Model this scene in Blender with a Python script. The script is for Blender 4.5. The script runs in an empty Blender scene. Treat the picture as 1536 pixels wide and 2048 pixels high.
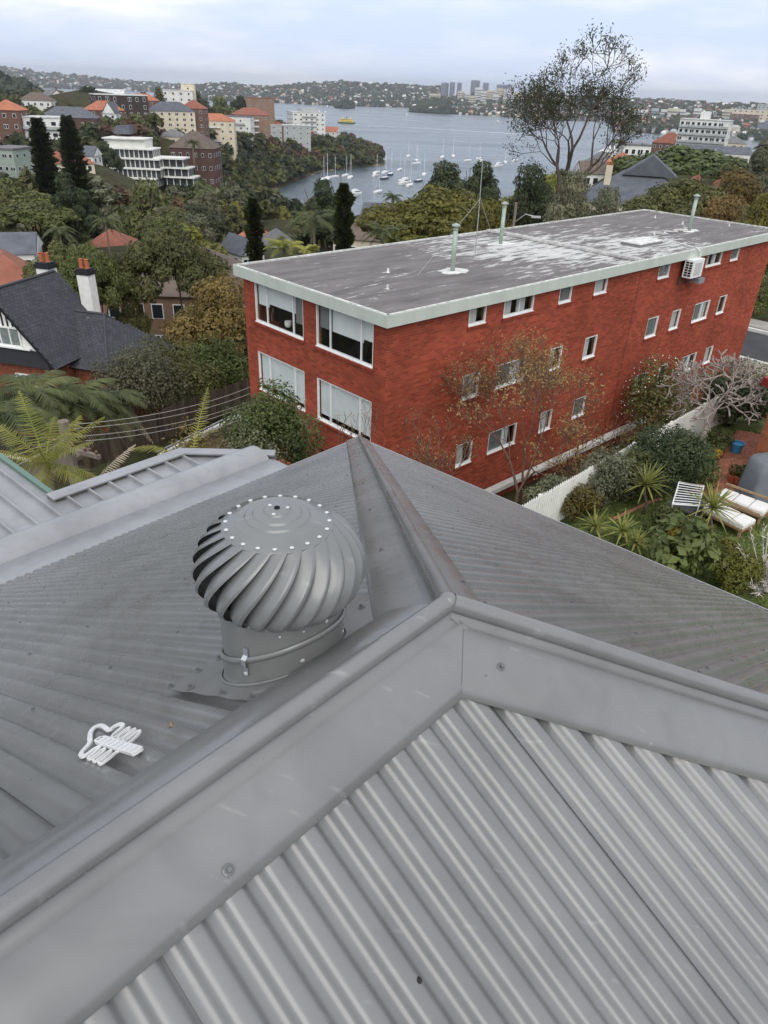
import bpy, bmesh, math, random
import numpy as np
from mathutils import Vector, Matrix
SC = bpy.context.scene
COL = SC.collection
rnd = random.Random(7)
NP = np.random.RandomState(11)
R_ = math.radians

# ---------------------------------------------------------------- camera
# harbour water is z = 0, the phone is held about 60 m above it, just over the roof apex
F_PX, CXP, CYP = 1440.0, 768.0, 1024.0
_dn = np.array([671.0 - CXP, 3470.0 - CYP, F_PX]); _dn /= np.linalg.norm(_dn)
_up = -_dn
_fw = np.array([0, 0, 1.0]) - _up * _up[2]; _fw /= np.linalg.norm(_fw)
_rt = np.cross(_dn, _fw); _rt = _rt if _rt[0] > 0 else -_rt
ROT = np.array([_rt, _fw, _up])
CAM = np.array([0.0, 0.0, 60.0])
cam = bpy.data.objects.new('camera', bpy.data.cameras.new('camera'))
COL.objects.link(cam); SC.camera = cam
cam.data.sensor_fit = 'HORIZONTAL'; cam.data.sensor_width = 36.0
cam.data.lens = 36.0 * F_PX / 1536.0
cam.data.clip_start = 0.05; cam.data.clip_end = 30000
_m = Matrix.Identity(4)
for i in range(3):
    _m[i][0] = ROT[i][0]; _m[i][1] = -ROT[i][1]; _m[i][2] = -ROT[i][2]; _m[i][3] = CAM[i]
cam.matrix_world = _m
SC.render.resolution_x, SC.render.resolution_y = 768, 1024

# ---------------------------------------------------------------- sky, sun, exposure
SUN_EL, SUN_AZ = 44.0, 172.0            # azimuth clockwise from +Y
W = bpy.data.worlds.new('World'); SC.world = W; W.use_nodes = True
nt = W.node_tree; nt.nodes.clear()
def wn(t, **k):
    n = nt.nodes.new(t)
    for a, b in k.items(): setattr(n, a, b)
    return n
wo = wn('ShaderNodeOutputWorld'); bg = wn('ShaderNodeBackground'); bg.inputs[1].default_value = 0.1
sky = wn('ShaderNodeTexSky'); sky.sky_type = 'NISHITA'; sky.sun_disc = False
sky.sun_elevation = R_(SUN_EL); sky.sun_rotation = R_(SUN_AZ); sky.air_density = 1.0; sky.dust_density = 2.0
tc = wn('ShaderNodeTexCoord'); mp = wn('ShaderNodeMapping'); mp.inputs['Scale'].default_value = (1.0, 1.0, 5.0)
mp.inputs['Location'].default_value = (0.15, 0.1, 0.6)
nz = wn('ShaderNodeTexNoise'); nz.inputs['Scale'].default_value = 2.8; nz.inputs['Detail'].default_value = 6; nz.inputs['Roughness'].default_value = 0.55
nt.links.new(tc.outputs['Generated'], mp.inputs[0]); nt.links.new(mp.outputs[0], nz.inputs['Vector'])
sx = wn('ShaderNodeSeparateXYZ'); nt.links.new(tc.outputs['Generated'], sx.inputs[0])
el = wn('ShaderNodeMapRange'); el.interpolation_type = 'SMOOTHSTEP'; el.inputs['From Min'].default_value = 0.0; el.inputs['From Max'].default_value = 0.5; el.inputs['To Min'].default_value = -0.09; el.inputs['To Max'].default_value = 0.08
nt.links.new(sx.outputs['Z'], el.inputs[0])
sm = wn('ShaderNodeMath', operation='ADD'); nt.links.new(nz.outputs[0], sm.inputs[0]); nt.links.new(el.outputs[0], sm.inputs[1])
cr = wn('ShaderNodeValToRGB')           # thin blue veil .. white cloud .. grey underside
cr.color_ramp.elements[0].position = 0.36; cr.color_ramp.elements[0].color = (5.7, 6.6, 8.5, 1)
cr.color_ramp.elements[1].position = 0.72; cr.color_ramp.elements[1].color = (7.0, 7.0, 7.6, 1)
e = cr.color_ramp.elements.new(0.46); e.color = (6.8, 7.4, 8.8, 1)
e = cr.color_ramp.elements.new(0.57); e.color = (8.7, 8.9, 9.4, 1)
nt.links.new(sm.outputs[0], cr.inputs[0])
mx = wn('ShaderNodeMixRGB'); mx.inputs[0].default_value = 0.9
nt.links.new(sky.outputs[0], mx.inputs[1]); nt.links.new(cr.outputs[0], mx.inputs[2])
nt.links.new(mx.outputs[0], bg.inputs[0]); nt.links.new(bg.outputs[0], wo.inputs[0])
sun = bpy.data.objects.new('sun', bpy.data.lights.new('sun', 'SUN')); COL.objects.link(sun)
sun.data.energy = 1.5; sun.data.angle = R_(55); sun.data.color = (1.0, 0.96, 0.89)
_sd = Vector((math.sin(R_(SUN_AZ)) * math.cos(R_(SUN_EL)), math.cos(R_(SUN_AZ)) * math.cos(R_(SUN_EL)), math.sin(R_(SUN_EL))))
sun.rotation_euler = _sd.to_track_quat('Z', 'Y').to_euler()
SC.view_settings.view_transform = 'Standard'; SC.view_settings.look = 'None'
SC.view_settings.gamma = 1.0; SC.view_settings.exposure = 0.42; SC.view_settings.use_curve_mapping = False
SC.render.engine = 'CYCLES'
cy = SC.cycles
cy.use_denoising = True; cy.max_bounces = 6; cy.diffuse_bounces = 3; cy.glossy_bounces = 3
cy.transmission_bounces = 3; cy.transparent_max_bounces = 8; cy.volume_bounces = 0; cy.use_adaptive_sampling = True
cy.adaptive_threshold = 0.009; cy.caustics_reflective = False; cy.caustics_refractive = False; cy.sample_clamp_indirect = 4.0

# ---------------------------------------------------------------- placing helpers (metres, from sight lines)
def ray(x, y):
    d = ROT @ np.array([x - CXP, y - CYP, F_PX]); return d / np.linalg.norm(d)
def atz(x, y, z):
    d = ray(x, y); return CAM + d * ((z - CAM[2]) / d[2])
def at(x, y, rng):
    d = ray(x, y); return CAM + d * (rng / math.hypot(d[0], d[1]))
def azv(a): return np.array([math.sin(R_(a)), math.cos(R_(a)), 0.0])
ZV = np.array([0, 0, 1.0])
def unit(v):
    v = np.asarray(v, float); return v / np.linalg.norm(v)

# ---------------------------------------------------------------- object helpers
def tag(o, label=None, cat=None, group=None, kind=None):
    if label: o['label'] = label
    if cat: o['category'] = cat
    if group: o['group'] = group
    if kind: o['kind'] = kind
    return o
def thing(name, label, cat, loc=(0, 0, 0), group=None):
    o = bpy.data.objects.new(name, None); COL.objects.link(o); o.location = tuple(loc)
    o.empty_display_size = 0.2
    return tag(o, label, cat, group)
def link(name, me, parent=None, loc=None, rot=None, scale=None, kind=None):
    o = bpy.data.objects.new(name, me); COL.objects.link(o)
    if parent is not None: o.parent = parent
    if loc is not None: o.location = tuple(loc)
    if rot is not None: o.rotation_euler = rot
    if scale is not None: o.scale = scale if hasattr(scale, '__len__') else (scale,) * 3
    if kind: o['kind'] = kind
    return o
def wloc(o):
    v = Vector((0, 0, 0))
    while o is not None: v += Vector(o.location); o = o.parent
    return v
class MB:
    def __init__(s): s.v = []; s.f = []; s.mi = []; s.cur = 0
    def add(s, vs, fs):
        b = len(s.v); s.v += [tuple(map(float, p)) for p in vs]
        for f in fs: s.f.append([b + i for i in f]); s.mi.append(s.cur)
        return s
    def quad(s, a, b, c, d): return s.add([a, b, c, d], [(0, 1, 2, 3)])
    def box(s, c, size, ax=None, bev=0):
        c = np.asarray(c, float); X, Y, Z = ax if ax is not None else (np.array([1, 0, 0.]), np.array([0, 1., 0]), ZV)
        hx, hy, hz = [k / 2 for k in size]
        vs = [c + X * sx * hx + Y * sy * hy + Z * sz * hz for sz in (-1, 1) for sy in (-1, 1) for sx in (-1, 1)]
        return s.add(vs, [(0, 2, 3, 1), (4, 5, 7, 6), (0, 1, 5, 4), (2, 6, 7, 3), (0, 4, 6, 2), (1, 3, 7, 5)])
    def tube(s, pts, rad, n=6, cap=True):
        pts = [np.asarray(p, float) for p in pts]; k = len(pts)
        rad = [rad] * k if not hasattr(rad, '__len__') else rad
        b = len(s.v); pu = None
        for i, p in enumerate(pts):
            d = unit((pts[i + 1] if i < k - 1 else p) - (pts[i - 1] if i > 0 else p))
            if pu is None:
                a = np.array([1., 0, 0]) if abs(d[0]) < 0.8 else np.array([0, 1., 0]); pu = unit(a - d * np.dot(a, d))
            else:
                pu = pu - d * np.dot(pu, d); pu = unit(pu) if np.linalg.norm(pu) > 1e-6 else unit(np.cross(d, [0.3, 0.5, 0.8]))
            pv = np.cross(d, pu)
            for j in range(n):
                t = 2 * math.pi * j / n; q = p + (pu * math.cos(t) + pv * math.sin(t)) * rad[i]; s.v.append((float(q[0]), float(q[1]), float(q[2])))
        for i in range(k - 1):
            for j in range(n):
                j2 = (j + 1) % n; s.f.append([b + i * n + j, b + i * n + j2, b + (i + 1) * n + j2, b + (i + 1) * n + j]); s.mi.append(s.cur)
        if cap:
            s.f.append([b + j for j in range(n)][::-1]); s.mi.append(s.cur)
            s.f.append([b + (k - 1) * n + j for j in range(n)]); s.mi.append(s.cur)
        return s
    def lathe(s, c, prof, n=16, ax=None):
        c = np.asarray(c, float); X, Y, Z = ax if ax is not None else (np.array([1, 0, 0.]), np.array([0, 1., 0]), ZV)
        b = len(s.v)
        for r, h in prof:
            for j in range(n):
                t = 2 * math.pi * j / n; q = c + (X * math.cos(t) + Y * math.sin(t)) * r + Z * h; s.v.append(tuple(map(float, q)))
        for i in range(len(prof) - 1):
            for j in range(n):
                j2 = (j + 1) % n; s.f.append([b + i * n + j, b + i * n + j2, b + (i + 1) * n + j2, b + (i + 1) * n + j]); s.mi.append(s.cur)
        if prof[0][0] > 1e-5: s.f.append([b + j for j in range(n)][::-1]); s.mi.append(s.cur)
        if prof[-1][0] > 1e-5: s.f.append([b + (len(prof) - 1) * n + j for j in range(n)]); s.mi.append(s.cur)
        return s
    def prism(s, poly, off):
        n = len(poly); P = [np.asarray(p, float) for p in poly]; off = np.asarray(off, float)
        return s.add(P + [p + off for p in P], [list(range(n))[::-1], list(range(n, 2 * n))] + [(i, (i + 1) % n, n + (i + 1) % n, n + i) for i in range(n)])
    def mesh(s, name, mats, smooth=False, origin=None):
        me = bpy.data.meshes.new(name)
        v = s.v if origin is None else [(a[0] - origin[0], a[1] - origin[1], a[2] - origin[2]) for a in s.v]
        me.from_pydata(v, [], s.f)
        mats = mats if isinstance(mats, (list, tuple)) else [mats]
        for m in mats: me.materials.append(m)
        if len(mats) > 1: me.polygons.foreach_set('material_index', s.mi)
        if smooth: me.polygons.foreach_set('use_smooth', [True] * len(me.polygons))
        me.update(); return me
    def build(s, name, mats, parent=None, smooth=False, kind=None, fix=False, auto=None):
        me = s.mesh(name, mats, smooth, wloc(parent) if parent is not None else None)
        if fix:
            bm = bmesh.new(); bm.from_mesh(me); bmesh.ops.recalc_face_normals(bm, faces=bm.faces); bm.to_mesh(me); bm.free()
        if auto is not None: me.polygons.foreach_set('use_smooth', [True] * len(me.polygons)); me.set_sharp_from_angle(angle=R_(auto))
        return link(name, me, parent, kind=kind)
def quads_mesh(name, V, mat):
    V = np.asarray(V, np.float32).reshape(-1, 3); n = len(V) // 4
    me = bpy.data.meshes.new(name); me.vertices.add(len(V)); me.vertices.foreach_set('co', V.ravel())
    me.loops.add(4 * n); me.loops.foreach_set('vertex_index', np.arange(4 * n, dtype=np.int32))
    me.polygons.add(n); me.polygons.foreach_set('loop_start', np.arange(0, 4 * n, 4, dtype=np.int32))
    me.polygons.foreach_set('loop_total', np.full(n, 4, dtype=np.int32))
    me.update(calc_edges=True); me.materials.append(mat); return me
def copy_tree(o, parent=None):
    c = o.copy(); COL.objects.link(c)
    if parent is not None: c.parent = parent
    for ch in list(o.children): copy_tree(ch, c)
    return c

# ---------------------------------------------------------------- materials
def lin(c):
    if isinstance(c, str): c = [int(c[i:i + 2], 16) for i in (1, 3, 5)]
    return tuple(((x / 255) / 12.92 if x / 255 <= 0.04045 else ((x / 255 + 0.055) / 1.055) ** 2.4) for x in c)
MATS = {}
def mat(name, col, rough=0.6, spec=0.4, metal=0.0, var=0.0, vscale=3.0, bump=0.0, bscale=30.0, island=0.0, objvar=0.0, col2=None, stretch=None, rvar=0.0):
    if name in MATS: return MATS[name]
    m = bpy.data.materials.new(name); m.use_nodes = True; MATS[name] = m
    n = m.node_tree.nodes; L = m.node_tree.links; b = n['Principled BSDF']
    col = tuple(col)
    b.inputs['Base Color'].default_value = (*col, 1); b.inputs['Roughness'].default_value = rough
    b.inputs['Specular IOR Level'].default_value = spec; b.inputs['Metallic'].default_value = metal
    geo = n.new('ShaderNodeNewGeometry'); vec = geo.outputs['Position']
    if stretch:
        mp = n.new('ShaderNodeMapping'); mp.inputs['Scale'].default_value = stretch; L.new(vec, mp.inputs[0]); vec = mp.outputs[0]
    cur = None
    if var > 0 or col2 is not None:
        nz = n.new('ShaderNodeTexNoise'); nz.inputs['Scale'].default_value = vscale; nz.inputs['Detail'].default_value = 6; L.new(vec, nz.inputs['Vector'])
        cr = n.new('ShaderNodeValToRGB'); cr.color_ramp.elements[0].position = 0.32; cr.color_ramp.elements[1].position = 0.68
        a = tuple(x * (1 - var) for x in col); c2 = tuple(min(1, x * (1 + var)) for x in (col2 if col2 is not None else col))
        cr.color_ramp.elements[0].color = (*a, 1); cr.color_ramp.elements[1].color = (*c2, 1); L.new(nz.outputs[0], cr.inputs[0]); cur = cr.outputs[0]
    for amt, src in ((island, geo.outputs['Random Per Island']), (objvar, None)):
        if amt <= 0: continue
        if src is None: oi = n.new('ShaderNodeObjectInfo'); src = oi.outputs['Random']
        mr = n.new('ShaderNodeMapRange'); mr.inputs['To Min'].default_value = 1 - amt; mr.inputs['To Max'].default_value = 1 + amt; L.new(src, mr.inputs[0])
        hs = n.new('ShaderNodeHueSaturation'); L.new(mr.outputs[0], hs.inputs['Value'])
        if cur is None: hs.inputs['Color'].default_value = (*col, 1)
        else: L.new(cur, hs.inputs['Color'])
        cur = hs.outputs[0]
    if cur is not None: L.new(cur, b.inputs['Base Color'])
    if rvar > 0:
        nz = n.new('ShaderNodeTexNoise'); nz.inputs['Scale'].default_value = vscale * 1.7; nz.inputs['Detail'].default_value = 5; L.new(vec, nz.inputs['Vector'])
        mr = n.new('ShaderNodeMapRange'); mr.inputs['From Min'].default_value = 0.3; mr.inputs['From Max'].default_value = 0.7
        mr.inputs['To Min'].default_value = rough - rvar; mr.inputs['To Max'].default_value = rough + rvar; L.new(nz.outputs[0], mr.inputs[0]); L.new(mr.outputs[0], b.inputs['Roughness'])
    if bump > 0:
        nz = n.new('ShaderNodeTexNoise'); nz.inputs['Scale'].default_value = bscale; nz.inputs['Detail'].default_value = 5; L.new(geo.outputs['Position'], nz.inputs['Vector'])
        bp = n.new('ShaderNodeBump'); bp.inputs['Strength'].default_value = bump; bp.inputs['Distance'].default_value = 0.02; L.new(nz.outputs[0], bp.inputs['Height']); L.new(bp.outputs[0], b.inputs['Normal'])
    return m
def foliage(name, c1, c2, island=0.35, objvar=0.15, trans=0.3, patch=0.6):
    if name in MATS: return MATS[name]
    m = bpy.data.materials.new(name); m.use_nodes = True; MATS[name] = m
    n = m.node_tree.nodes; L = m.node_tree.links; n.clear()
    out = n.new('ShaderNodeOutputMaterial'); geo = n.new('ShaderNodeNewGeometry'); oi = n.new('ShaderNodeObjectInfo')
    nz = n.new('ShaderNodeTexNoise'); nz.inputs['Scale'].default_value = patch; nz.inputs['Detail'].default_value = 3; L.new(geo.outputs['Position'], nz.inputs['Vector'])
    ad = n.new('ShaderNodeMath'); ad.operation = 'MULTIPLY_ADD'; L.new(geo.outputs['Random Per Island'], ad.inputs[0]); ad.inputs[1].default_value = 0.45
    ms = n.new('ShaderNodeMapRange'); ms.inputs['From Min'].default_value = 0.3; ms.inputs['From Max'].default_value = 0.7; ms.inputs['To Max'].default_value = 0.6; L.new(nz.outputs[0], ms.inputs[0]); L.new(ms.outputs[0], ad.inputs[2])
    mx = n.new('ShaderNodeMixRGB'); mx.inputs[1].default_value = (*c1, 1); mx.inputs[2].default_value = (*c2, 1); L.new(ad.outputs[0], mx.inputs[0])
    hs = n.new('ShaderNodeHueSaturation'); L.new(mx.outputs[0], hs.inputs['Color'])
    mr = n.new('ShaderNodeMapRange'); mr.inputs['To Min'].default_value = 1 - objvar * 2; mr.inputs['To Max'].default_value = 1 + objvar * 2; L.new(oi.outputs['Random'], mr.inputs[0]); L.new(mr.outputs[0], hs.inputs['Value'])
    mh = n.new('ShaderNodeMapRange'); mh.inputs['To Min'].default_value = 0.5 - objvar * 0.12; mh.inputs['To Max'].default_value = 0.5 + objvar * 0.12
    fr = n.new('ShaderNodeMath'); fr.operation = 'FRACT'; mu = n.new('ShaderNodeMath'); mu.operation = 'MULTIPLY'; mu.inputs[1].default_value = 7.31; L.new(oi.outputs['Random'], mu.inputs[0]); L.new(mu.outputs[0], fr.inputs[0]); L.new(fr.outputs[0], mh.inputs[0]); L.new(mh.outputs[0], hs.inputs['Hue'])
    d = n.new('ShaderNodeBsdfPrincipled'); d.inputs['Roughness'].default_value = 0.55; d.inputs['Specular IOR Level'].default_value = 0.25; L.new(hs.outputs[0], d.inputs['Base Color'])
    t = n.new('ShaderNodeBsdfTranslucent'); L.new(hs.outputs[0], t.inputs[0])
    ms2 = n.new('ShaderNodeMixShader'); ms2.inputs[0].default_value = trans; L.new(d.outputs[0], ms2.inputs[1]); L.new(t.outputs[0], ms2.inputs[2]); L.new(ms2.outputs[0], out.inputs[0])
    return m
def glass_mat():
    m = bpy.data.materials.new('window_glass'); m.use_nodes = True; n = m.node_tree.nodes; L = m.node_tree.links; n.clear()
    out = n.new('ShaderNodeOutputMaterial'); tr = n.new('ShaderNodeBsdfTransparent'); tr.inputs[0].default_value = (0.95, 0.97, 0.97, 1)
    gl = n.new('ShaderNodeBsdfGlossy'); gl.inputs['Roughness'].default_value = 0.03; lw = n.new('ShaderNodeLayerWeight'); lw.inputs[0].default_value = 0.5; pw = n.new('ShaderNodeMath'); pw.operation = 'POWER'; pw.inputs[1].default_value = 3.0; L.new(lw.outputs['Facing'], pw.inputs[0]); fr = n.new('ShaderNodeMath'); fr.operation = 'MULTIPLY_ADD'; fr.inputs[1].default_value = 0.75; fr.inputs[2].default_value = 0.07; L.new(pw.outputs[0], fr.inputs[0])
    ms = n.new('ShaderNodeMixShader'); L.new(fr.outputs[0], ms.inputs[0]); L.new(tr.outputs[0], ms.inputs[1]); L.new(gl.outputs[0], ms.inputs[2]); L.new(ms.outputs[0], out.inputs[0]); return m
M_GLASS = glass_mat()
M_GLASSDK = mat('far_window_glass', (0.02, 0.025, 0.03), 0.08, 0.6)
M_PANE = mat('frosted_pane', lin((120, 128, 126)), 0.25, 0.5, var=0.15, vscale=4)
M_WHITE = mat('white_paint', (0.78, 0.79, 0.78), 0.45, 0.4, var=0.06, vscale=6)
M_BLIND = mat('roller_blind', (0.82, 0.85, 0.84), 0.8, 0.2, var=0.05, vscale=2.5)
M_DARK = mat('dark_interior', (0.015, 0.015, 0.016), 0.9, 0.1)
M_BARK = mat('bark_grey', lin((104, 92, 82)), 0.9, 0.2, var=0.3, vscale=8, bump=0.4, bscale=20)
M_BARKD = mat('bark_dark', lin((70, 60, 52)), 0.9, 0.2, var=0.3, vscale=6)
M_STEEL = mat('galvanised_steel', (0.55, 0.57, 0.58), 0.38, 0.5, 0.85, var=0.15, vscale=9)
# ================================================================ our corrugated metal roof
def metal_mat(name, col, rough=0.36):
    m = bpy.data.materials.new(name); m.use_nodes = True; n = m.node_tree.nodes; L = m.node_tree.links; b = n['Principled BSDF']
    geo = n.new('ShaderNodeNewGeometry')
    nz = n.new('ShaderNodeTexNoise'); nz.inputs['Scale'].default_value = 1.7; nz.inputs['Detail'].default_value = 8; L.new(geo.outputs['Position'], nz.inputs['Vector'])
    cr = n.new('ShaderNodeValToRGB'); cr.color_ramp.elements[0].position = 0.3; cr.color_ramp.elements[1].position = 0.72
    cr.color_ramp.elements[0].color = (*[x * 0.84 for x in col], 1); cr.color_ramp.elements[1].color = (*[x * 1.16 for x in col], 1); L.new(nz.outputs[0], cr.inputs[0])
    # scuffs: short pale scratches and dust specks left by the roofers
    wv = n.new('ShaderNodeTexNoise'); wv.inputs['Scale'].default_value = 9; wv.inputs['Detail'].default_value = 3
    mp = n.new('ShaderNodeMapping'); mp.inputs['Scale'].default_value = (1.0, 5.0, 2.0); mp.inputs['Rotation'].default_value = (0.3, 0.2, 0.7); L.new(geo.outputs['Position'], mp.inputs[0]); L.new(mp.outputs[0], wv.inputs['Vector'])
    sc = n.new('ShaderNodeValToRGB'); sc.color_ramp.elements[0].position = 0.66; sc.color_ramp.elements[1].position = 0.80; sc.color_ramp.elements[0].color = (0, 0, 0, 1); sc.color_ramp.elements[1].color = (0.34, 0.34, 0.34, 1); L.new(wv.outputs[0], sc.inputs[0])
    sp = n.new('ShaderNodeTexVoronoi'); sp.inputs['Scale'].default_value = 6; L.new(geo.outputs['Position'], sp.inputs['Vector'])
    s2 = n.new('ShaderNodeValToRGB'); s2.color_ramp.elements[0].position = 0.02; s2.color_ramp.elements[1].position = 0.03; s2.color_ramp.elements[0].color = (0.3, 0.3, 0.3, 1); s2.color_ramp.elements[1].color = (0, 0, 0, 1); L.new(sp.outputs['Distance'], s2.inputs[0])
    ad = n.new('ShaderNodeMixRGB'); ad.blend_type = 'ADD'; ad.inputs[0].default_value = 1; L.new(sc.outputs[0], ad.inputs[1]); L.new(s2.outputs[0], ad.inputs[2])
    # handprints, boot smears and drying marks
    sn = n.new('ShaderNodeTexNoise'); sn.inputs['Scale'].default_value = 7.5; sn.inputs['Detail'].default_value = 4; sn.inputs['Distortion'].default_value = 0.8; L.new(geo.outputs['Position'], sn.inputs['Vector'])
    sr = n.new('ShaderNodeValToRGB'); sr.color_ramp.elements[0].position = 0.34; sr.color_ramp.elements[1].position = 0.52; sr.color_ramp.elements[0].color = (0.90, 0.90, 0.90, 1); sr.color_ramp.elements[1].color = (1, 1, 1, 1); L.new(sn.outputs[0], sr.inputs[0])
    sm_ = n.new('ShaderNodeMixRGB'); sm_.blend_type = 'MULTIPLY'; sm_.inputs[0].default_value = 1; L.new(cr.outputs[0], sm_.inputs[1]); L.new(sr.outputs[0], sm_.inputs[2])
    mx = n.new('ShaderNodeMixRGB'); mx.inputs[2].default_value = (0.42, 0.41, 0.39, 1); L.new(ad.outputs[0], mx.inputs[0]); L.new(sm_.outputs[0], mx.inputs[1]); L.new(mx.outputs[0], b.inputs['Base Color'])
    nr = n.new('ShaderNodeTexNoise'); nr.inputs['Scale'].default_value = 5; nr.inputs['Detail'].default_value = 6; L.new(geo.outputs['Position'], nr.inputs['Vector'])
    mr = n.new('ShaderNodeMapRange'); mr.inputs['From Min'].default_value = 0.3; mr.inputs['From Max'].default_value = 0.7; mr.inputs['To Min'].default_value = rough - 0.05; mr.inputs['To Max'].default_value = rough + 0.08; L.new(nr.outputs[0], mr.inputs[0]); L.new(mr.outputs[0], b.inputs['Roughness'])
    b.inputs['Specular IOR Level'].default_value = 0.8
    nb = n.new('ShaderNodeTexNoise'); nb.inputs['Scale'].default_value = 3.0; nb.inputs['Detail'].default_value = 2; L.new(geo.outputs['Position'], nb.inputs['Vector'])
    bp = n.new('ShaderNodeBump'); bp.inputs['Strength'].default_value = 0.05; bp.inputs['Distance'].default_value = 0.02; L.new(nb.outputs[0], bp.inputs['Height']); L.new(bp.outputs[0], b.inputs['Normal'])
    return m
M_ROOF = metal_mat('painted_steel_grey', (0.172, 0.174, 0.171), 0.27)
M_TURB = metal_mat('painted_steel_vent', (0.165, 0.17, 0.166), 0.27)
M_ZINC = metal_mat('pale_grey_steel', (0.27, 0.275, 0.285), 0.36)
M_RIVET = mat('rivet_aluminium', (0.62, 0.63, 0.63), 0.4, 0.5, 0.3)
AP = np.array([0.14603, 1.25221, 59.010]); CN = np.array([-0.34254, 8.06699, 56.29958])
rD = unit(np.array([0.66415, 0.74760, 0.0])); pD = unit(np.array([-0.75438, 0.65644, 0.0]))
nL = unit(np.cross(rD, CN - AP)); nL = nL if nL[2] > 0 else -nL
nR = unit(np.cross(pD, CN - AP)); nR = nR if nR[2] > 0 else -nR
dN = unit([0.7476, -0.66415, -0.61128]); dN = unit(dN - rD * np.dot(dN, rD)); nN = unit(np.cross(rD, dN)); nN = nN if nN[2] > 0 else -nN
dL = np.cross(nL, rD); dL = dL if dL[2] < 0 else -dL
dR = np.cross(nR, pD); dR = dR if dR[2] < 0 else -dR
hipR = np.cross(nR, nN); hipR = unit(hipR if hipR[0] > 0 else -hipR)
sC, tC = np.dot(CN - AP, rD), np.dot(CN - AP, dL)
sCr, tCr = np.dot(CN - AP, pD), np.dot(CN - AP, dR)
roof = thing('metal_roof', 'grey corrugated steel hip roof with rolled ridge caps in the foreground', 'roof', (AP[0], AP[1], CN[2]))
PITCH, AMP = 0.076, 0.0094
# rib profile: broad crest, rounded flanks, narrower pan
UP = [(k / 22 - 0.5, 0) for k in range(23)]
def corr(s): return AMP * math.tanh(1.75 * (math.cos(2 * math.pi * s / PITCH) + 0.16)) / 0.966 - AMP - 0.0003
def facet(e, d, n, s0, s1, top, bot, rows):
    """corrugated sheets laid side by side, each 10 ribs wide and lapped onto the next"""
    W10 = PITCH * 10; k0 = math.floor(s0 / W10); k1 = math.ceil(s1 / W10)
    for k in range(k0, k1):
        a, b = max(s0, k * W10 - PITCH * 0.62), min(s1, (k + 1) * W10)
        if b - a < 0.02: continue
        m = MB(); vs = []; cols = 0; ss = sorted(set([round(a, 5), round(b, 5)] + [round((kk + u) * PITCH, 5) for kk in range(int(a / PITCH) - 2, int(b / PITCH) + 3) for u, _ in UP if a < (kk + u) * PITCH < b]))
        for s in ss:
            lift = 0.0016 * max(0.0, 1 - (s - a) / W10)
            t0, t1 = top(s), bot(s)
            if t1 - t0 < 0.004: t0 = t1 - 0.004
            for j in range(rows + 1):
                t = t0 + (t1 - t0) * j / rows
                vs.append(AP + e * s + d * t + n * (corr(s) + lift + 0.0007 * math.sin(t * 3.1 + k * 1.7)))
            cols += 1
        fs = [(i * (rows + 1) + j, (i + 1) * (rows + 1) + j, (i + 1) * (rows + 1) + j + 1, i * (rows + 1) + j + 1) for i in range(cols - 1) for j in range(rows)]
        m.add(vs, fs); m.build('roof_sheet', M_ROOF, roof, smooth=True)
facet(rD, dL, nL, -6.2, sC - 0.02, lambda s: max(0.02, s * tC / sC), lambda s: tC, 6)
hr_, hd_ = np.dot(hipR, rD), np.dot(hipR, dN)
facet(rD, dN, nN, -6.2, 3.6, lambda s: max(0.02, s * hd_ / hr_), lambda s: 4.6, 6)
hp_, hq_ = np.dot(hipR, pD), np.dot(hipR, dR)
facet(pD, dR, nR, -6.6, sCr - 0.02, lambda s: max(0.0, s * tCr / sCr) if s > 0 else s * hq_ / hp_, lambda s: tCr, 6)
# eave gutter edge strip along the right eave
def cap(name, P0, dirv, length, nA, nB, wA, wB, rollr=0.021, start=0.0, lift=0.0162, fs=None):
    """rolled ridge / hip capping: flange, raised roll, flange, each with a folded lip"""
    dirv = unit(dirv)
    a = np.cross(nA, dirv); b = np.cross(dirv, nB)
    up = unit(nA + nB)
    # a,b should point away from the ridge down each facet
    if np.dot(a, np.cross(dirv, up)) * np.dot(b, np.cross(dirv, up)) > 0: b = -b
    if a[2] > 0: a = -a
    if b[2] > 0: b = -b
    prof = [a * (wA + 0.001) + nA * (lift - 0.0155), a * wA + nA * (lift - 0.012), a * (wA - 0.019) + nA * (lift + 0.002), a * (rollr * 1.9) + nA * (lift + 0.006), a * (rollr * 1.55) + nA * (lift + 0.001), a * (rollr * 0.7) + nA * (lift - 0.002)]
    side = unit(np.cross(dirv, up)); sg = 1 if np.dot(side, a) > 0 else -1
    for i in range(13):
        t = math.pi * (-0.26 + 1.52 * i / 12); prof.append(side * sg * math.cos(t) * rollr + up * (rollr * math.sin(t) + lift + 0.0155))
    prof += [b * (rollr * 0.7) + nB * (lift - 0.002), b * (rollr * 1.55) + nB * (lift + 0.001), b * (rollr * 1.9) + nB * (lift + 0.006), b * (wB - 0.019) + nB * (lift + 0.002), b * wB + nB * (lift - 0.012), b * (wB + 0.001) + nB * (lift - 0.0155)]
    m = MB(); K = max(2, int(length / 0.25)); vs = []
    for i in range(K + 1):
        uu = start + (length - start) * i / K; wob = 0.0012 * math.sin(i * 1.9)
        vs += [P0 + dirv * (uu if (fs is None or 5 <= j_ <= 19) else max(uu, fs)) + q + up * wob for j_, q in enumerate(prof)]
    c = len(prof); m.add(vs, [(i * c + j, i * c + j + 1, (i + 1) * c + j + 1, (i + 1) * c + j) for i in range(K) for j in range(c - 1)])
    return m.build(name, M_ROOF, roof, auto=50)
cap('ridge_cap', AP, -rD, 6.1, nL, nN, 0.184, 0.158, start=-0.004)
cap('hip_cap', AP, hipR, 4.4, nR, nN, 0.14, 0.186, start=-0.004, lift=0.0178, fs=0.03)
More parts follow.
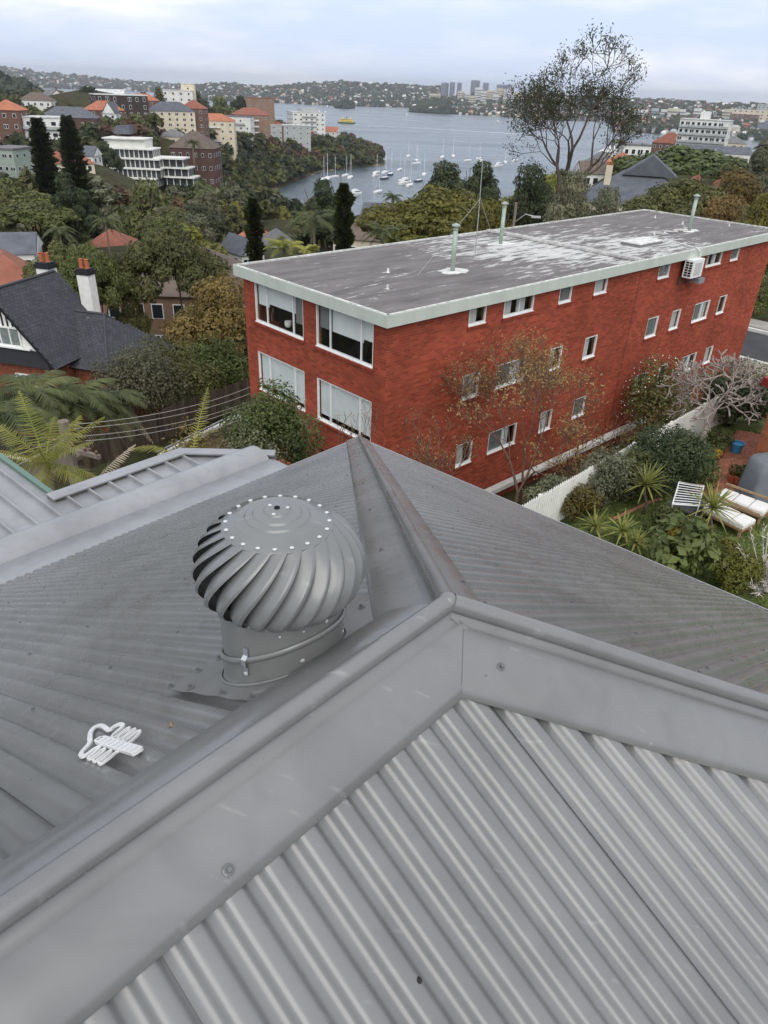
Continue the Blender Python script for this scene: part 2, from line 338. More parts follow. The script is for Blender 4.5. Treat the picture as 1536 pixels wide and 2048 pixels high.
cap('hip_cap', AP, CN - AP, np.linalg.norm(CN - AP), nL, nR, 0.165, 0.13, start=-0.012, lift=0.0150, fs=0.035)
# mitre joint soldered over the apex
m = MB(); m.lathe(AP + ZV * 0.0335, [(0.0232 * math.sin(t), -0.0232 * math.cos(t)) for t in np.linspace(0, math.pi, 13)], 18); m.build('apex_joint', M_ROOF, roof, smooth=True)
# smeared silicone and scuffs round the mitre
M_SIL = mat('silicone_smear', (0.5, 0.5, 0.48), 0.5, 0.4)
for pts_ in ([AP + hd0 * 0.035 + ZV * 0.03 for hd0 in (unit(CN - AP),)] + [AP + unit(CN - AP) * 0.03 + hipR * 0.03 + ZV * 0.016, AP + hipR * 0.06 + unit(CN - AP) * 0.02 + ZV * 0.008, AP + hipR * 0.11 + dR * 0.045 + ZV * 0.006], [AP + unit(CN - AP) * 0.03 + ZV * 0.03, AP + unit(CN - AP) * 0.03 - rD * 0.03 + ZV * 0.015, AP - rD * 0.07 + dL * 0.035 + ZV * 0.012]):
    m = MB(); m.tube(pts_, [0.003] * len(pts_), 5); m.build('sealant_bead', M_SIL, roof, smooth=True)
# folded eave trim (pale edge seen under the sheet ends) and fascia
for P0, d, L_, n_, dd in ((CN, -pD, 11.5, nR, dR), (CN, -rD, 1.15, nL, dL)):
    m = MB(); ax = (d, unit(np.cross(ZV, d)), ZV); out = unit(np.array([dd[0], dd[1], 0]))
    m.box(P0 + d * L_ / 2 - ZV * 0.035 + out * 0.02, (L_, 0.012, 0.05), (d, out, ZV)); m.build('eave_trim', M_ZINC, roof)
    m = MB(); m.box(P0 + d * L_ / 2 - ZV * 0.15 - out * 0.06, (L_, 0.03, 0.2), (d, out, ZV)); m.build('fascia_board', M_WHITE, roof)
# hex-head roofing screws with washers
M_SCREW = metal_mat('painted_screw', (0.12, 0.125, 0.125), 0.3)
m = MB(); m.lathe((0, 0, 0), [(0.0085, 0), (0.0085, 0.0018), (0.0062, 0.0026)], 10); m.lathe((0, 0, 0), [(0.0068, 0.002), (0.0068, 0.0032), (0.0042, 0.0034), (0.0042, 0.0088), (0.0034, 0.0094)], 6)
SCREW = m.mesh('roof_screw', M_SCREW)
rz0 = wloc(roof)
def screw(P, n, parent=roof, sc=1.0):
    q = Vector(n).to_track_quat('Z', 'Y').to_euler()
    return link('roof_screw', SCREW, parent, Vector(P) - wloc(parent), q, sc)
def snap(s): return round(s / PITCH) * PITCH
for ti, t in enumerate((1.03, 1.84, 2.79, 3.86, 4.95)):
    for k in range(-20, 60):
        s = snap(-0.343 + k * 0.228 + (0.0 if ti % 2 == 0 else 0.0))
        if -3.2 < s < t * sC / tC - 0.2: screw(AP + rD * s + dL * t + nL * (corr(s) - 0.001), nL)
for ti, t in enumerate((0.96, 1.38, 2.18, 3.05, 4.0, 5.1)):
    for k in range(-16, 22):
        s = snap(0.112 + k * 0.238)
        if t * hp_ / hq_ + 0.25 < s < t * sCr / tCr - 0.25: screw(AP + pD * s + dR * t + nR * (corr(s) - 0.001), nR)
for s in (-0.678, -1.6, -2.6): screw(AP + rD * s + dN * 0.126 + nN * 0.0185, nN, sc=1.15)
screw(AP + rD * 0.008 + dN * 0.159 + nN * 0.0215, nN, sc=1.15)
hcl = unit(dL - unit(CN - AP) * np.dot(dL, unit(CN - AP))); hcr = unit(dR - unit(CN - AP) * np.dot(dR, unit(CN - AP))); hd = unit(CN - AP)
for u in (0.75, 1.6, 2.6, 3.8, 5.2): screw(AP + hd * u + hcl * 0.1 + nL * 0.0185, nL)
for u in (0.32, 1.0, 1.9, 3.0, 4.4): screw(AP + hd * u + hcr * 0.09 + nR * 0.0185, nR)
hcu = unit(dR - hipR * np.dot(dR, hipR))
for u in (0.13, 0.78, 1.5): screw(AP + hipR * u + hcu * 0.11 + nR * 0.0205, nR, sc=1.1)
# rivets of the mitre
m = MB(); m.lathe((0, 0, 0), [(0.0032, 0), (0.0028, 0.0012), (0.001, 0.0018)], 8); RIV = m.mesh('rivet', M_SCREW)
bis = unit(-rD + hipR + dN)
for u in (0.055, 0.105, 0.15): link('rivet', RIV, roof, Vector(AP + unit(-rD * 0.0 + dN - rD * 0.45 + rD * 0.2) * u * 1.05 + nN * 0.0205) - rz0, Vector(nN).to_track_quat('Z', 'Y').to_euler())

# house body under the roof
M_OWNWALL = mat('rendered_wall', (0.55, 0.53, 0.49), 0.85, 0.2, var=0.1, vscale=1.5, bump=0.2, bscale=40)
hb = thing('own_house_wall', 'pale rendered house wall hidden below the corrugated roof', 'wall', (0, 3, 45))
inn = [CN - pD * 0.5 - rD * 0.5 - ZV * 0.3, CN - pD * 10.2 - rD * 0.5 - ZV * 0.3, CN - pD * 10.2 - rD * 10 - ZV * 0.3, CN - pD * 0.5 - rD * 10 - ZV * 0.3]
m = MB(); m.prism([(q[0], q[1], 44.0) for q in inn], (0, 0, 12.05)); m.build('wall', M_OWNWALL, hb, fix=True)

# ---------------------------------------------------------------- low standing-seam roof past the left eave
zl = 56.12
low = thing('seamed_roof', 'low pale grey standing seam roof beyond the corrugated eave', 'roof', (CN[0] - 2.6, CN[1] - 2, zl - 0.1))
def lp(r_, p_, z=0.0): return CN + rD * r_ + pD * p_ + ZV * (zl - CN[2] + z)
m = MB(); m.prism([lp(-12, -0.15), lp(-0.9, -0.15), lp(-0.9, 0.55), lp(-1.62, 1.32), lp(-3.2, 1.32), lp(-3.2, 5.5), lp(-12, 5.5)], (0, 0, -0.05)); m.build('roof_pan', M_ZINC, low, fix=True)
s_ = -1.66; i_ = 0
while s_ > -11.5:
    far = 1.3 if s_ > -3.18 else 5.4
    if s_ > -1.62: far = 1.3 - (s_ + 1.62) * 1.05
    m = MB(); m.prism([lp(s_ - 0.018, 0.90, 0), lp(s_ - 0.010, 0.90, 0.045), lp(s_ + 0.010, 0.90, 0.045), lp(s_ + 0.018, 0.90, 0)], pD * (far - 0.90)); m.build('standing_seam', M_ZINC, low, fix=True)
    m = MB(); m.lathe(lp(s_, 0.89, 0.05), [(0.011, 0), (0.011, 0.008)], 8); m.build('seam_clip', M_SCREW, low)
    s_ -= 0.238; i_ += 1
# rounded apron flashing between the corrugated eave and the seams
m = MB(); prof = [lp(0, 0.93, 0.036), lp(0, 0.91, 0.05)] + [lp(0, 0.91 - 0.40 * t, 0.05 + 0.085 * math.sin(math.pi * t) ** 0.7) for t in np.linspace(0.06, 0.98, 11)] + [lp(0, 0.50, 0.04), lp(0, 0.49, 0.05), lp(0, 0.10, 0.08), lp(0, -0.12, 0.10)]
vs = []; 
for a in (-12.0, -6, -3, -1.0): vs += [q + rD * a for q in prof]
c = len(prof); m.add(vs, [(i * c + j, i * c + j + 1, (i + 1) * c + j + 1, (i + 1) * c + j) for i in range(3) for j in range(c - 1)]); m.build('apron_flashing', M_ZINC, low, auto=45)
# parapet capping along the outer edge
for (a, b, w) in (((-3.24, 1.36), (-1.58, 1.36), 0.17), ((-1.64, 1.39), (-0.86, 0.56), 0.15)):
    A_, B_ = lp(a[0], a[1], 0.05), lp(b[0], b[1], 0.052 if w > 0.16 else 0.056); d = unit(B_ - A_); o = unit(np.cross(ZV, d))
    m = MB(); m.box((A_ + B_) / 2, (np.linalg.norm(B_ - A_), w, 0.018), (d, o, ZV)); m.box((A_ + B_) / 2 + o * (w / 2 - 0.006) - ZV * 0.06, (np.linalg.norm(B_ - A_), 0.01, 0.1), (d, o, ZV)); m.build('edge_capping', M_ZINC, low)
M_GUT = mat('green_gutter', lin((92, 118, 106)), 0.4, 0.4)
m = MB(); m.box(lp(-3.17, 3.5, 0.0), (0.06, 4.2, 0.09), (rD, pD, ZV)); m.build('gutter', M_GUT, low)

# ================================================================ turbine ventilator
TX, TY = -0.220, 1.275; KS = 0.861
def lz(x, y): return AP[2] - (nL[0] * (x - AP[0]) + nL[1] * (y - AP[1])) / nL[2]
tb = thing('turbine_ventilator', 'round grey turbine roof ventilator with curved vanes and white rivets', 'ventilator', (TX, TY, lz(TX, TY)))
T0 = np.array([TX, TY, 0.0])
ZD, ZTOP, ZBOT = 59.213, 59.25, 59.029      # disc rim, disc crown, bottom of vanes
RH = 0.1865
ZE = 59.115                                    # head radius
def slope_ring(r, dz, n=40, oval=1.0):
    out = []
    for j in range(n):
        t = 2 * math.pi * j / n; x, y = TX + r * math.cos(t), TY + r * math.sin(t); out.append(np.array([x, y, lz(x, y) + dz]))
    return out
def ring_loft(name, rings, mt, smooth=True):
    m = MB(); n = len(rings[0]); vs = [q for r in rings for q in r]
    m.add(vs, [(i * n + j, i * n + (j + 1) % n, (i + 1) * n + (j + 1) % n, (i + 1) * n + j) for i in range(len(rings) - 1) for j in range(n)])
    return m.build(name, mt, tb, auto=40)
# flashing base sheet, lies over the ribs and tucks under the ridge cap
bs = []
for (s, t) in ((-0.425, 0.565), (-0.412, 0.17), (0.10, 0.17), (0.10, 0.565)): bs.append(AP + rD * s + dL * t + nL * 0.0045)
m = MB(); G = 14; vs = []
for i in range(G + 1):
    for j in range(G + 1):
        a, b = i / G, j / G; q = (bs[0] * (1 - a) + bs[3] * a) * (1 - b) + (bs[1] * (1 - a) + bs[2] * a) * b
        edge = min(a, 1 - a, b) ; wob = 0.0016 * math.sin(b * 23 + a * 7) * max(0, 1 - edge * 7)
        vs.append(q + nL * wob)
m.add(vs, [(i * (G + 1) + j, (i + 1) * (G + 1) + j, (i + 1) * (G + 1) + j + 1, i * (G + 1) + j + 1) for i in range(G) for j in range(G)])
m.build('base_flashing', M_ROOF, tb, smooth=True)
RT = 0.136
ring_loft('base_collar', [slope_ring(RT + 0.012, 0.005), slope_ring(RT + 0.006, 0.009), slope_ring(RT + 0.003, 0.02), slope_ring(RT + 0.003, 0.072)], M_TURB)
def bead(r, dz, w, n=48):
    rings = []
    for k in range(7):
        t = -math.pi / 2 + math.pi * k / 6; rings.append(slope_ring(r + w * math.cos(t), dz + w * math.sin(t) * 1.2, n))
    return rings
ring_loft('collar_bead', bead(RT + 0.002, 0.074, 0.007), M_TURB)
ring_loft('foot_bead', bead(RT + 0.009, 0.007, 0.004), M_TURB)
def flat_ring(r, z, n=40): return [np.array([TX + r * math.cos(2 * math.pi * j / n), TY + r * math.sin(2 * math.pi * j / n), z]) for j in range(n)]
ring_loft('throat', [slope_ring(RT, 0.07), flat_ring(RT, 59.05), flat_ring(RT - 0.004, 59.05)], M_TURB)
m = MB(); m.lathe((TX, TY, 0), [(0.085, 59.03), (0.09, 59.11), (0.085, 59.19)], 24); m.build('inner_drum', M_DARK, tb, smooth=True)
# crown disc with pressed rings
prof = [(0.1355, ZD - 0.004), (0.1355, ZD), (0.134, ZD + 0.0015), (0.106, ZD + 0.013), (0.100, ZD + 0.0165), (0.096, ZD + 0.0165), (0.080, ZD + 0.021), (0.076, ZD + 0.0255), (0.072, ZD + 0.0255), (0.060, ZD + 0.028), (0.056, ZD + 0.0325), (0.052, ZD + 0.0325), (0.034, ZD + 0.035), (0.030, ZD + 0.039), (0.012, ZD + 0.042), (0.0, ZD + 0.042)]
prof = [(r * KS, ZD + (h - ZD) * KS) for r, h in prof]; m = MB(); m.lathe((TX, TY, 0), prof, 56); disc = m.build('crown_disc', M_TURB, tb, auto=28)
m = MB(); m.lathe((TX, TY, ZD + 0.0368), [(0.006, 0), (0.006, 0.002), (0, 0.002)], 12); m.build('axle_hole', M_DARK, disc)
m = MB(); m.lathe((0, 0, 0), [(0.0048, 0), (0.0046, 0.001), (0.002, 0.0022), (0, 0.0024)], 10); RV = m.mesh('rivet', M_RIVET)
for j in range(20):
    t = 2 * math.pi * (j + 0.3) / 20; link('rivet', RV, disc, (0.107 * math.cos(t), 0.107 * math.sin(t), ZD + 0.0052 - tb.location.z))
for j in range(3):
    t = 2 * math.pi * j / 3 + 0.35; link('rivet', RV, disc, (0.022 * math.cos(t), 0.022 * math.sin(t), ZD + 0.0343 - tb.location.z), None, 0.85)
# curved vanes
def vane_mesh():
    m = MB(); NV = 16; NW = 14; vs = []
    dphi = 2 * math.pi / 24
    for i in range(NV + 1):
        v = i / NV
        # radius profile from disc rim (top) out to equator and back to the throat
        th = math.pi * (0.16 + 0.60 * v); z = ZD + 0.003 - (ZD + 0.003 - ZBOT) * (0.5 - 0.5 * math.cos(math.pi * v)) if False else None
        ang = -0.98 + v * (0.98 + 0.80)      # meridian angle: top +, bottom -
        rr = 0.128 + (RH - 0.128) * math.cos(ang) ** 0.9 if ang < 0 else 0.15 + (RH - 0.15) * max(0.0, math.cos(ang * 1.45)) ** 0.85
        zz = ZE + (ZD + 0.002 - ZE) * (math.sin(-ang) / math.sin(0.98)) if ang < 0 else ZE - (ZE - ZBOT) * (math.sin(ang) / math.sin(0.80))
        if ang < 0: rr = 0.1145 + (RH - 0.1145) * (1 - (math.sin(-ang) / math.sin(0.98)) ** 2.2)
        else: rr = 0.129 + (RH - 0.129) * (1 - (math.sin(ang) / math.sin(0.80)) ** 2.4)
        tw = 0.72 * (1 - v) ** 1.5
        for j in range(NW + 1):
            w = j / NW; ph = tw + (w - 0.06) * dphi * 1.16
            open_ = math.sin(math.pi * min(1, max(0, v * 0.97 + 0.015))) ** 0.7
            bulge = -0.036 * open_ * (1 - w) ** 1.25 + 0.004 * math.sin(math.pi * w) * open_ + 0.0018 * open_ * math.exp(-((w - 0.80) / 0.05) ** 2)
            lip = 0.0045 * open_ * (1 if w > 0.86 else 0) * (w - 0.86) / 0.14
            r = rr + bulge - lip; vs.append((r * math.cos(ph), r * math.sin(ph), zz))
    c = NW + 1
    m.add(vs, [(i * c + j, i * c + j + 1, (i + 1) * c + j + 1, (i + 1) * c + j) for i in range(NV) for j in range(NW)])
    return m.mesh('vane', M_TURB, True, (0, 0, tb.location.z))
VM = vane_mesh()
for k in range(24): link('vane', VM, tb, (0, 0, 0), (0, 0, 2 * math.pi * k / 24 + 0.1))
# lower rivets, screws, clips
def camaz(px): return math.atan2(px[1] - TY, px[0] - TX)
a0 = math.atan2(-TY, -TX)   # towards the camera
for k in range(-6, 7):
    t = a0 + k * 2 * math.pi / 22 + 0.05
    q = Vector((math.cos(t), math.sin(t), -0.35)); link('rivet', RV, tb, (0.1355 * math.cos(t), 0.1355 * math.sin(t), ZBOT + 0.010 - tb.location.z), q.to_track_quat('Z', 'Y').to_euler(), 0.8)
def on_wall(t, dz, r=RT): return np.array([TX + r * math.cos(t), TY + r * math.sin(t), lz(TX + r * math.cos(t), TY + r * math.sin(t)) + dz])
for da, dz, r, s in ((0.28, 0.03, RT + 0.003, 1.0), (0.75, 0.10, RT, 0.85), (-0.05, 0.115, RT, 0.5), (0.32, 0.105, RT, 0.45), (1.3, 0.03, RT + 0.003, 0.9)):
    t = a0 + da; P = on_wall(t, dz, r); link('fixing_screw', RV, tb, Vector(P) - tb.location, Vector((math.cos(t), math.sin(t), 0)).to_track_quat('Z', 'Y').to_euler(), 1.1 * s)
for da in (-0.62, 1.75):
    t = a0 + da; o = np.array([math.cos(t), math.sin(t), 0]); g = np.cross(ZV, o); zb = lz(TX + RT * o[0], TY + RT * o[1])
    m = MB(); pts = [o * (RT + 0.002) + ZV * (zb + 0.108), o * (RT + 0.003) + ZV * (zb + 0.088), o * (RT + 0.012) + ZV * (zb + 0.082), o * (RT + 0.012) + ZV * (zb + 0.066), o * (RT + 0.006) + ZV * (zb + 0.058), o * (RT + 0.005) + ZV * (zb + 0.035)]
    for i in range(5): m.add([T0 + pts[i] - g * 0.006, T0 + pts[i] + g * 0.006, T0 + pts[i + 1] + g * 0.006, T0 + pts[i + 1] - g * 0.006], [(0, 1, 2, 3)])
    cl = m.build('clip', M_STEEL, tb)
    P = T0 + o * (RT + 0.006) + ZV * (zb + 0.04); link('fixing_screw', RV, tb, Vector(P) - tb.location, Vector(o).to_track_quat('Z', 'Y').to_euler(), 1.1)
for (s, t) in ((-0.416, 0.549), (-0.406, 0.467), (-0.408, 0.315), (-0.404, 0.20), (-0.34, 0.548), (-0.275, 0.55), (0.02, 0.312)):
    screw(AP + rD * s + dL * t + nL * 0.005, nL, tb, 1.15)

# ================================================================ cast aluminium energy-absorbing roof anchor lying on the sheet
an = thing('roof_anchor_plate', 'silver zigzag cast metal anchor plate lying on the corrugated sheet', 'metal bracket', AP + rD * -0.62 + dL * 0.44 + nL * 0.004)
M_ALU = mat('bare_aluminium', (0.86, 0.86, 0.84), 0.4, 0.6, 0.25, var=0.06, vscale=30)
def lhit(px):
    d = ray(*px); return CAM + d * (np.dot(AP + nL * 0.006 - CAM, nL) / np.dot(d, nL))

def zp(x, y): return lhit((140 + x / 6.4, 1420 + y / 6.4))
def ribbon(m, pts, w, h0, h1):
    """flat bar following a path on the sheet plane, with real thickness"""
    P = [np.asarray(p, float) for p in pts]; ins = []; k = len(P); ww = w if hasattr(w, '__len__') else [w] * k
    L_, Rr = [], []
    for i in range(k):
        d = unit(P[min(k - 1, i + 1)] - P[max(0, i - 1)]); o = np.cross(nL, d); L_.append(P[i] + o * ww[i] / 2); Rr.append(P[i] - o * ww[i] / 2)
    vs = [q + nL * h1 for q in L_] + [q + nL * h1 for q in Rr] + [q + nL * h0 for q in L_] + [q + nL * h0 for q in Rr]
    fs = []
    for i in range(k - 1): fs += [(i, i + 1, k + i + 1, k + i), (2 * k + i, i + 0, i + 1, 2 * k + i + 1)[::-1], (k + i, k + i + 1, 3 * k + i + 1, 3 * k + i)[::-1], (2 * k + i, 3 * k + i, 3 * k + i + 1, 2 * k + i + 1)[::-1]]
    fs += [(0, k, 3 * k, 2 * k), (k - 1, 2 * k - 1, 4 * k - 1, 3 * k - 1)[::-1]]
    m.add(vs, fs)
def smooth_path(pts, n=4):
    P = [np.array(p, float) for p in pts]; out = []
    for i in range(len(P) - 1):
        p0, p1, p2, p3 = P[max(0, i - 1)], P[i], P[i + 1], P[min(len(P) - 1, i + 2)]
        for j in range(n):
            t = j / n; out.append(0.5 * ((2 * p1) + (p2 - p0) * t + (2 * p0 - 5 * p1 + 4 * p2 - p3) * t * t + (3 * p1 - p0 - 3 * p2 + p3) * t ** 3))
    return out + [P[-1]]
def zig(tops, bots):
    """round-ended zigzag between two rows of turning points"""
    out = []
    for a, b in zip(tops, bots):
        a = np.array(a, float); b = np.array(b, float); out += [a, a * 0.35 + b * 0.65 if False else (a + b) / 2, b]
    return out
z1 = [(752, 440), (830, 375), (895, 310), (905, 283), (870, 285), (790, 350), (715, 405), (690, 408), (692, 385), (770, 320), (835, 275), (842, 258), (812, 262), (730, 330), (650, 385), (622, 388), (628, 362), (700, 300), (765, 258), (768, 240), (735, 250), (655, 310), (575, 365), (545, 368), (552, 340), (610, 285), (672, 235), (680, 208), (630, 196), (570, 225), (505, 270), (455, 240), (400, 212), (330, 225), (275, 290), (262, 370), (262, 430), (215, 490), (165, 545), (150, 590), (178, 606), (240, 570), (330, 505), (372, 488), (375, 508), (310, 570), (245, 620), (240, 640), (275, 635), (360, 575), (430, 515), (452, 512), (448, 535), (380, 595), (310, 650), (312, 672), (345, 665), (440, 595), (515, 535), (535, 535), (525, 560), (450, 625), (380, 680), (382, 702), (415, 698), (510, 630), (590, 560), (620, 540)]
w_ = [0.0048 if (i < 26 or i > 44) else 0.0105 for i in range(len(z1))]
w_ = list(np.convolve(w_, np.ones(3) / 3, 'same')); w_[0] = w_[-1] = 0.008
sp_ = smooth_path([zp(*q) for q in z1], 3); ws = list(np.interp(np.linspace(0, len(z1) - 1, len(sp_)), range(len(z1)), w_))
m = MB(); ribbon(m, sp_, ws, 0.0, 0.0045); m.build('absorber_coil', M_ALU, an, fix=True)
ca, cb = zp(375, 402), zp(880, 560); d_ = unit(cb - ca); o_ = np.cross(nL, d_); hw = 0.0122
pl = [ca - o_ * hw * 0.75, ca - d_ * 0.003 - o_ * hw * 0.4, ca - d_ * 0.003 + o_ * hw * 0.4, ca + o_ * hw * 0.75 + d_ * 0.004, ca + o_ * hw + d_ * 0.012, cb + o_ * hw, cb + d_ * 0.004 + o_ * hw * 0.7, cb + d_ * 0.004 - o_ * hw * 0.7, cb - o_ * hw, ca - o_ * hw + d_ * 0.012]
m = MB(); m.prism([q + nL * 0.002 for q in pl], nL * 0.0065); m.build('centre_bar', M_ALU, an, fix=True)
M_ENG = mat('engraved_line', (0.22, 0.22, 0.22), 0.5, 0.4)
LB = np.linalg.norm(cb - ca)
for k in range(8):
    c0 = ca + d_ * LB * (0.16 + 0.108 * k); m = MB()
    ribbon(m, [c0 + d_ * 0.0045 * math.sin(t) + o_ * hw * 0.68 * math.cos(t) for t in np.linspace(0.2, math.pi - 0.2, 10)] , 0.0011, 0.0084, 0.0088); m.build('engraved_arc', M_ENG, an, fix=True)
for k in (-1, 1):
    m = MB(); c0 = ca + d_ * LB * 0.055 + o_ * hw * 0.3 * k; m.box(c0 + nL * 0.0086, (0.006, 0.005, 0.0008), (d_, o_, nL)); m.build('logo_mark', M_ENG, an)
# fallen leaf, crumbs of debris
M_LEAF = mat('dry_leaf', lin((176, 138, 70)), 0.7, 0.2, var=0.25, vscale=120)
lf = lhit((345, 1459)); m = MB(); a_ = unit(lhit((340, 1465)) - lhit((352, 1442))); b_ = np.cross(nL, a_)
for (ang, L_, w) in ((0.0, 0.016, 0.004), (0.9, 0.020, 0.003), (3.4, 0.018, 0.0016), (-0.7, 0.010, 0.004)):
    d = a_ * math.cos(ang) + b_ * math.sin(ang); o = np.cross(nL, d)
    m.add([lf + nL * 0.004, lf + d * L_ * 0.45 + o * w + nL * 0.009, lf + d * L_ + nL * 0.012, lf + d * L_ * 0.45 - o * w + nL * 0.008], [(0, 1, 2, 3)])
tag(m.build('fallen_leaf', M_LEAF), 'curled dry yellow leaf lying on the corrugated sheet', 'leaf')
def nhit(px):
    d = ray(*px); return CAM + d * (np.dot(AP - CAM, nN) / np.dot(d, nN))
M_CRUMB = mat('dark_crumb', (0.03, 0.028, 0.026), 0.9, 0.2)
for px, s in (((839, 1961), 0.006), ((935, 1961), 0.0035)):
    m = MB(); P = nhit(px); m.lathe(P - nN * 0.004, [(s * 0.7, 0), (s, 0.3 * s), (s * 0.6, s), (0, s * 1.2)], 7, (rD, dN, nN)); tag(m.build('debris_crumb', M_CRUMB), 'tiny dark crumb of debris on the near corrugated slope', 'debris', 'debris crumbs on the near slope')
# ================================================================ red brick block of flats
bU, bV = azv(-43.5), azv(46.5); BZ = 54.235                      # roof edge height
BK = atz(775, 632, BZ)                                           # near roof corner
def bp(u, v, z): return BK + bU * u + bV * v + ZV * z            # z measured down from the roof edge
flats = thing('brick_flats', 'long red brick three storey flats with mint fascia and flat stained roof', 'building', bp(4.2, 14, -8.4))
U0, U1, V0, V1, ZB, ZT = 0.30, 8.22, 0.30, 28.3, -9.6, -0.30
M_MORTAR = mat('red_mortar', lin((160, 94, 74)), 0.9, 0.15, var=0.12, vscale=1.2)
M_BRICK = mat('red_brick', lin((146, 70, 52)), 0.82, 0.2, var=0.2, vscale=0.6, island=0.26, objvar=0.0, bump=0.25, bscale=60)
M_BRICKO = mat('red_brick_single', lin((146, 70, 52)), 0.82, 0.2, var=0.2, vscale=0.6, objvar=0.26, bump=0.25, bscale=60)
M_SOLD = mat('sill_brick', lin((134, 60, 42)), 0.8, 0.2, var=0.15, vscale=6, objvar=0.15)
M_MINT = mat('mint_fascia', lin((186, 193, 184)), 0.5, 0.35, var=0.06, vscale=2.0, stretch=(1, 1, 0.2))
# window table: (wall, a0, a1, z0, z1, kind)
WINS = []
for zb, zt in ((-1.93, -0.40), (-4.62, -3.06), (-7.3, -5.75)):
    WINS += [('F', 4.55, 7.52, zb, zt, 'big'), ('F', 0.92, 3.84, zb, zt, 'big')]
for zb, zt, r in ((-1.08, -0.36, 0), (-3.74, -2.80, 1), (-6.42, -5.48, 2)):
    z1 = zt
    WINS += [('S', 4.02, 4.92, zb, z1, 'single'), ('S', 5.85, 7.58, zb, z1, 'double'), ('S', 9.12, 9.94, zb, z1, 'single'), ('S', 11.48, 12.40, zb, z1, 'single'),
             ('S', 16.45, 17.42, zb, z1, 'single'), ('S', 18.63, 19.50, zb, z1, 'single'), ('S', 20.86, 22.46, zb, z1, 'double'), ('S', 23.45, 24.32, zb, z1, 'single')]
wall_m = MB()
# mortar-faced core walls, made of strips round the openings
def wall_strips(wall, a0, a1):
    ops = sorted([w for w in WINS if w[0] == wall], key=lambda w: w[3]); zs = sorted(set([ZB, ZT] + [w[3] for w in ops] + [w[4] for w in ops]))
    for za, zb in zip(zs, zs[1:]):
        row = sorted([w for w in ops if w[3] <= za + 1e-6 and w[4] >= zb - 1e-6], key=lambda w: w[1]); a = a0
        for w in row + [None]:
            b = w[1] if w else a1
            if b - a > 0.01:
                c = ((a + b) / 2, (za + zb) / 2); T = 0.22
                if wall == 'F': wall_m.box(bp(c[0], V0 + T / 2, c[1]), (b - a, T, zb - za), (bU, bV, ZV))
                else: wall_m.box(bp(U0 + T / 2, c[0], c[1]), (b - a, T, zb - za), (bV, -bU, ZV))
            a = w[2] if w else a
wall_strips('F', U0, U1); wall_strips('S', V0 + 0.22, V1)
wall_m.box(bp((U0 + U1) / 2, V1 - 0.1, (ZB + ZT) / 2), (U1 - U0 - 0.46, 0.2, ZT - ZB), (bU, bV, ZV))
wall_m.box(bp(U1 - 0.1, (V0 + V1) / 2, (ZB + ZT) / 2), (V1 - V0 - 0.46, 0.2, ZT - ZB), (bV, bU, ZV))
bwall = wall_m.build('wall', M_MORTAR, flats)
dm = MB(); dm.box(bp((U0 + U1) / 2, (V0 + V1) / 2, (ZB + ZT) / 2), (U1 - U0 - 2.2, V1 - V0 - 2.2, ZT - ZB - 0.1), (bU, bV, ZV)); dm.build('inner_core', M_DARK, flats)
# bricks, stretcher bond, proud of the mortar
CH, BL, JT = 0.0912, 0.252, 0.011
singles = []; bm_ = MB()
def clear(wall, a, b, z0, z1):
    for w in WINS:
        if w[0] == wall and not (z1 < w[3] + 0.02 or z0 > w[4] - 0.02):
            if a < w[1] < b: b = w[1]
            elif a < w[2] < b: a = w[2]
            elif a >= w[1] and b <= w[2]: return None
    return (a, b) if b - a > 0.05 else None
def lay(wall, a0, a1):
    nrow = int((ZT - ZB) / CH)
    for i in range(nrow):
        zt = ZT - i * CH; zb = zt - CH + JT; a = a0 - (BL / 2 if (i + (wall == 'S')) % 2 else 0)
        while a < a1:
            x0, x1 = max(a, a0), min(a + BL - JT, a1); a += BL
            if x1 - x0 < 0.04: continue
            q = clear(wall, x0, x1, zb, zt)
            if not q: continue
            x0, x1 = q; pr = 0.006 + rnd.uniform(-0.002, 0.002); c = (x0 + x1) / 2
            P = bp(c, V0, (zb + zt) / 2) if wall == 'F' else bp(U0, c, (zb + zt) / 2)
            o, al = (-bV, bU) if wall == 'F' else (-bU, bV)
            d = np.linalg.norm(P - CAM)
            if x1 - x0 > BL - JT - 0.002 and zb > -8.2: singles.append((d, P, al, o, pr))
            else: put(P, al, o, x1 - x0, zt - zb, pr)
def put(P, al, o, w, h, pr):
    # open-backed block: face + four edges
    hw, hh = w / 2, h / 2; f = o * pr; b = -o * 0.004; e = 0.0025
    vs = [P - al * hw - ZV * hh + b, P + al * hw - ZV * hh + b, P + al * hw + ZV * hh + b, P - al * hw + ZV * hh + b,
          P - al * (hw - e) - ZV * (hh - e) + f, P + al * (hw - e) - ZV * (hh - e) + f, P + al * (hw - e) + ZV * (hh - e) + f, P - al * (hw - e) + ZV * (hh - e) + f]
    bm_.add(vs, [(4, 5, 6, 7), (0, 1, 5, 4), (1, 2, 6, 5), (2, 3, 7, 6), (3, 0, 4, 7)])
lay('F', U0, U1); lay('S', V0, V1)
singles.sort(key=lambda q: q[0])
mb1 = MB(); hw, hh = (BL - JT) / 2, (CH - JT) / 2; e = 0.0025
mb1.add([(-hw, 0.004, -hh), (hw, 0.004, -hh), (hw, 0.004, hh), (-hw, 0.004, hh), (-hw + e, -0.006, -hh + e), (hw - e, -0.006, -hh + e), (hw - e, -0.006, hh - e), (-hw + e, -0.006, hh - e)], [(4, 5, 6, 7), (0, 1, 5, 4), (1, 2, 6, 5), (2, 3, 7, 6), (3, 0, 4, 7)])
BR = mb1.mesh('brick', M_BRICKO)
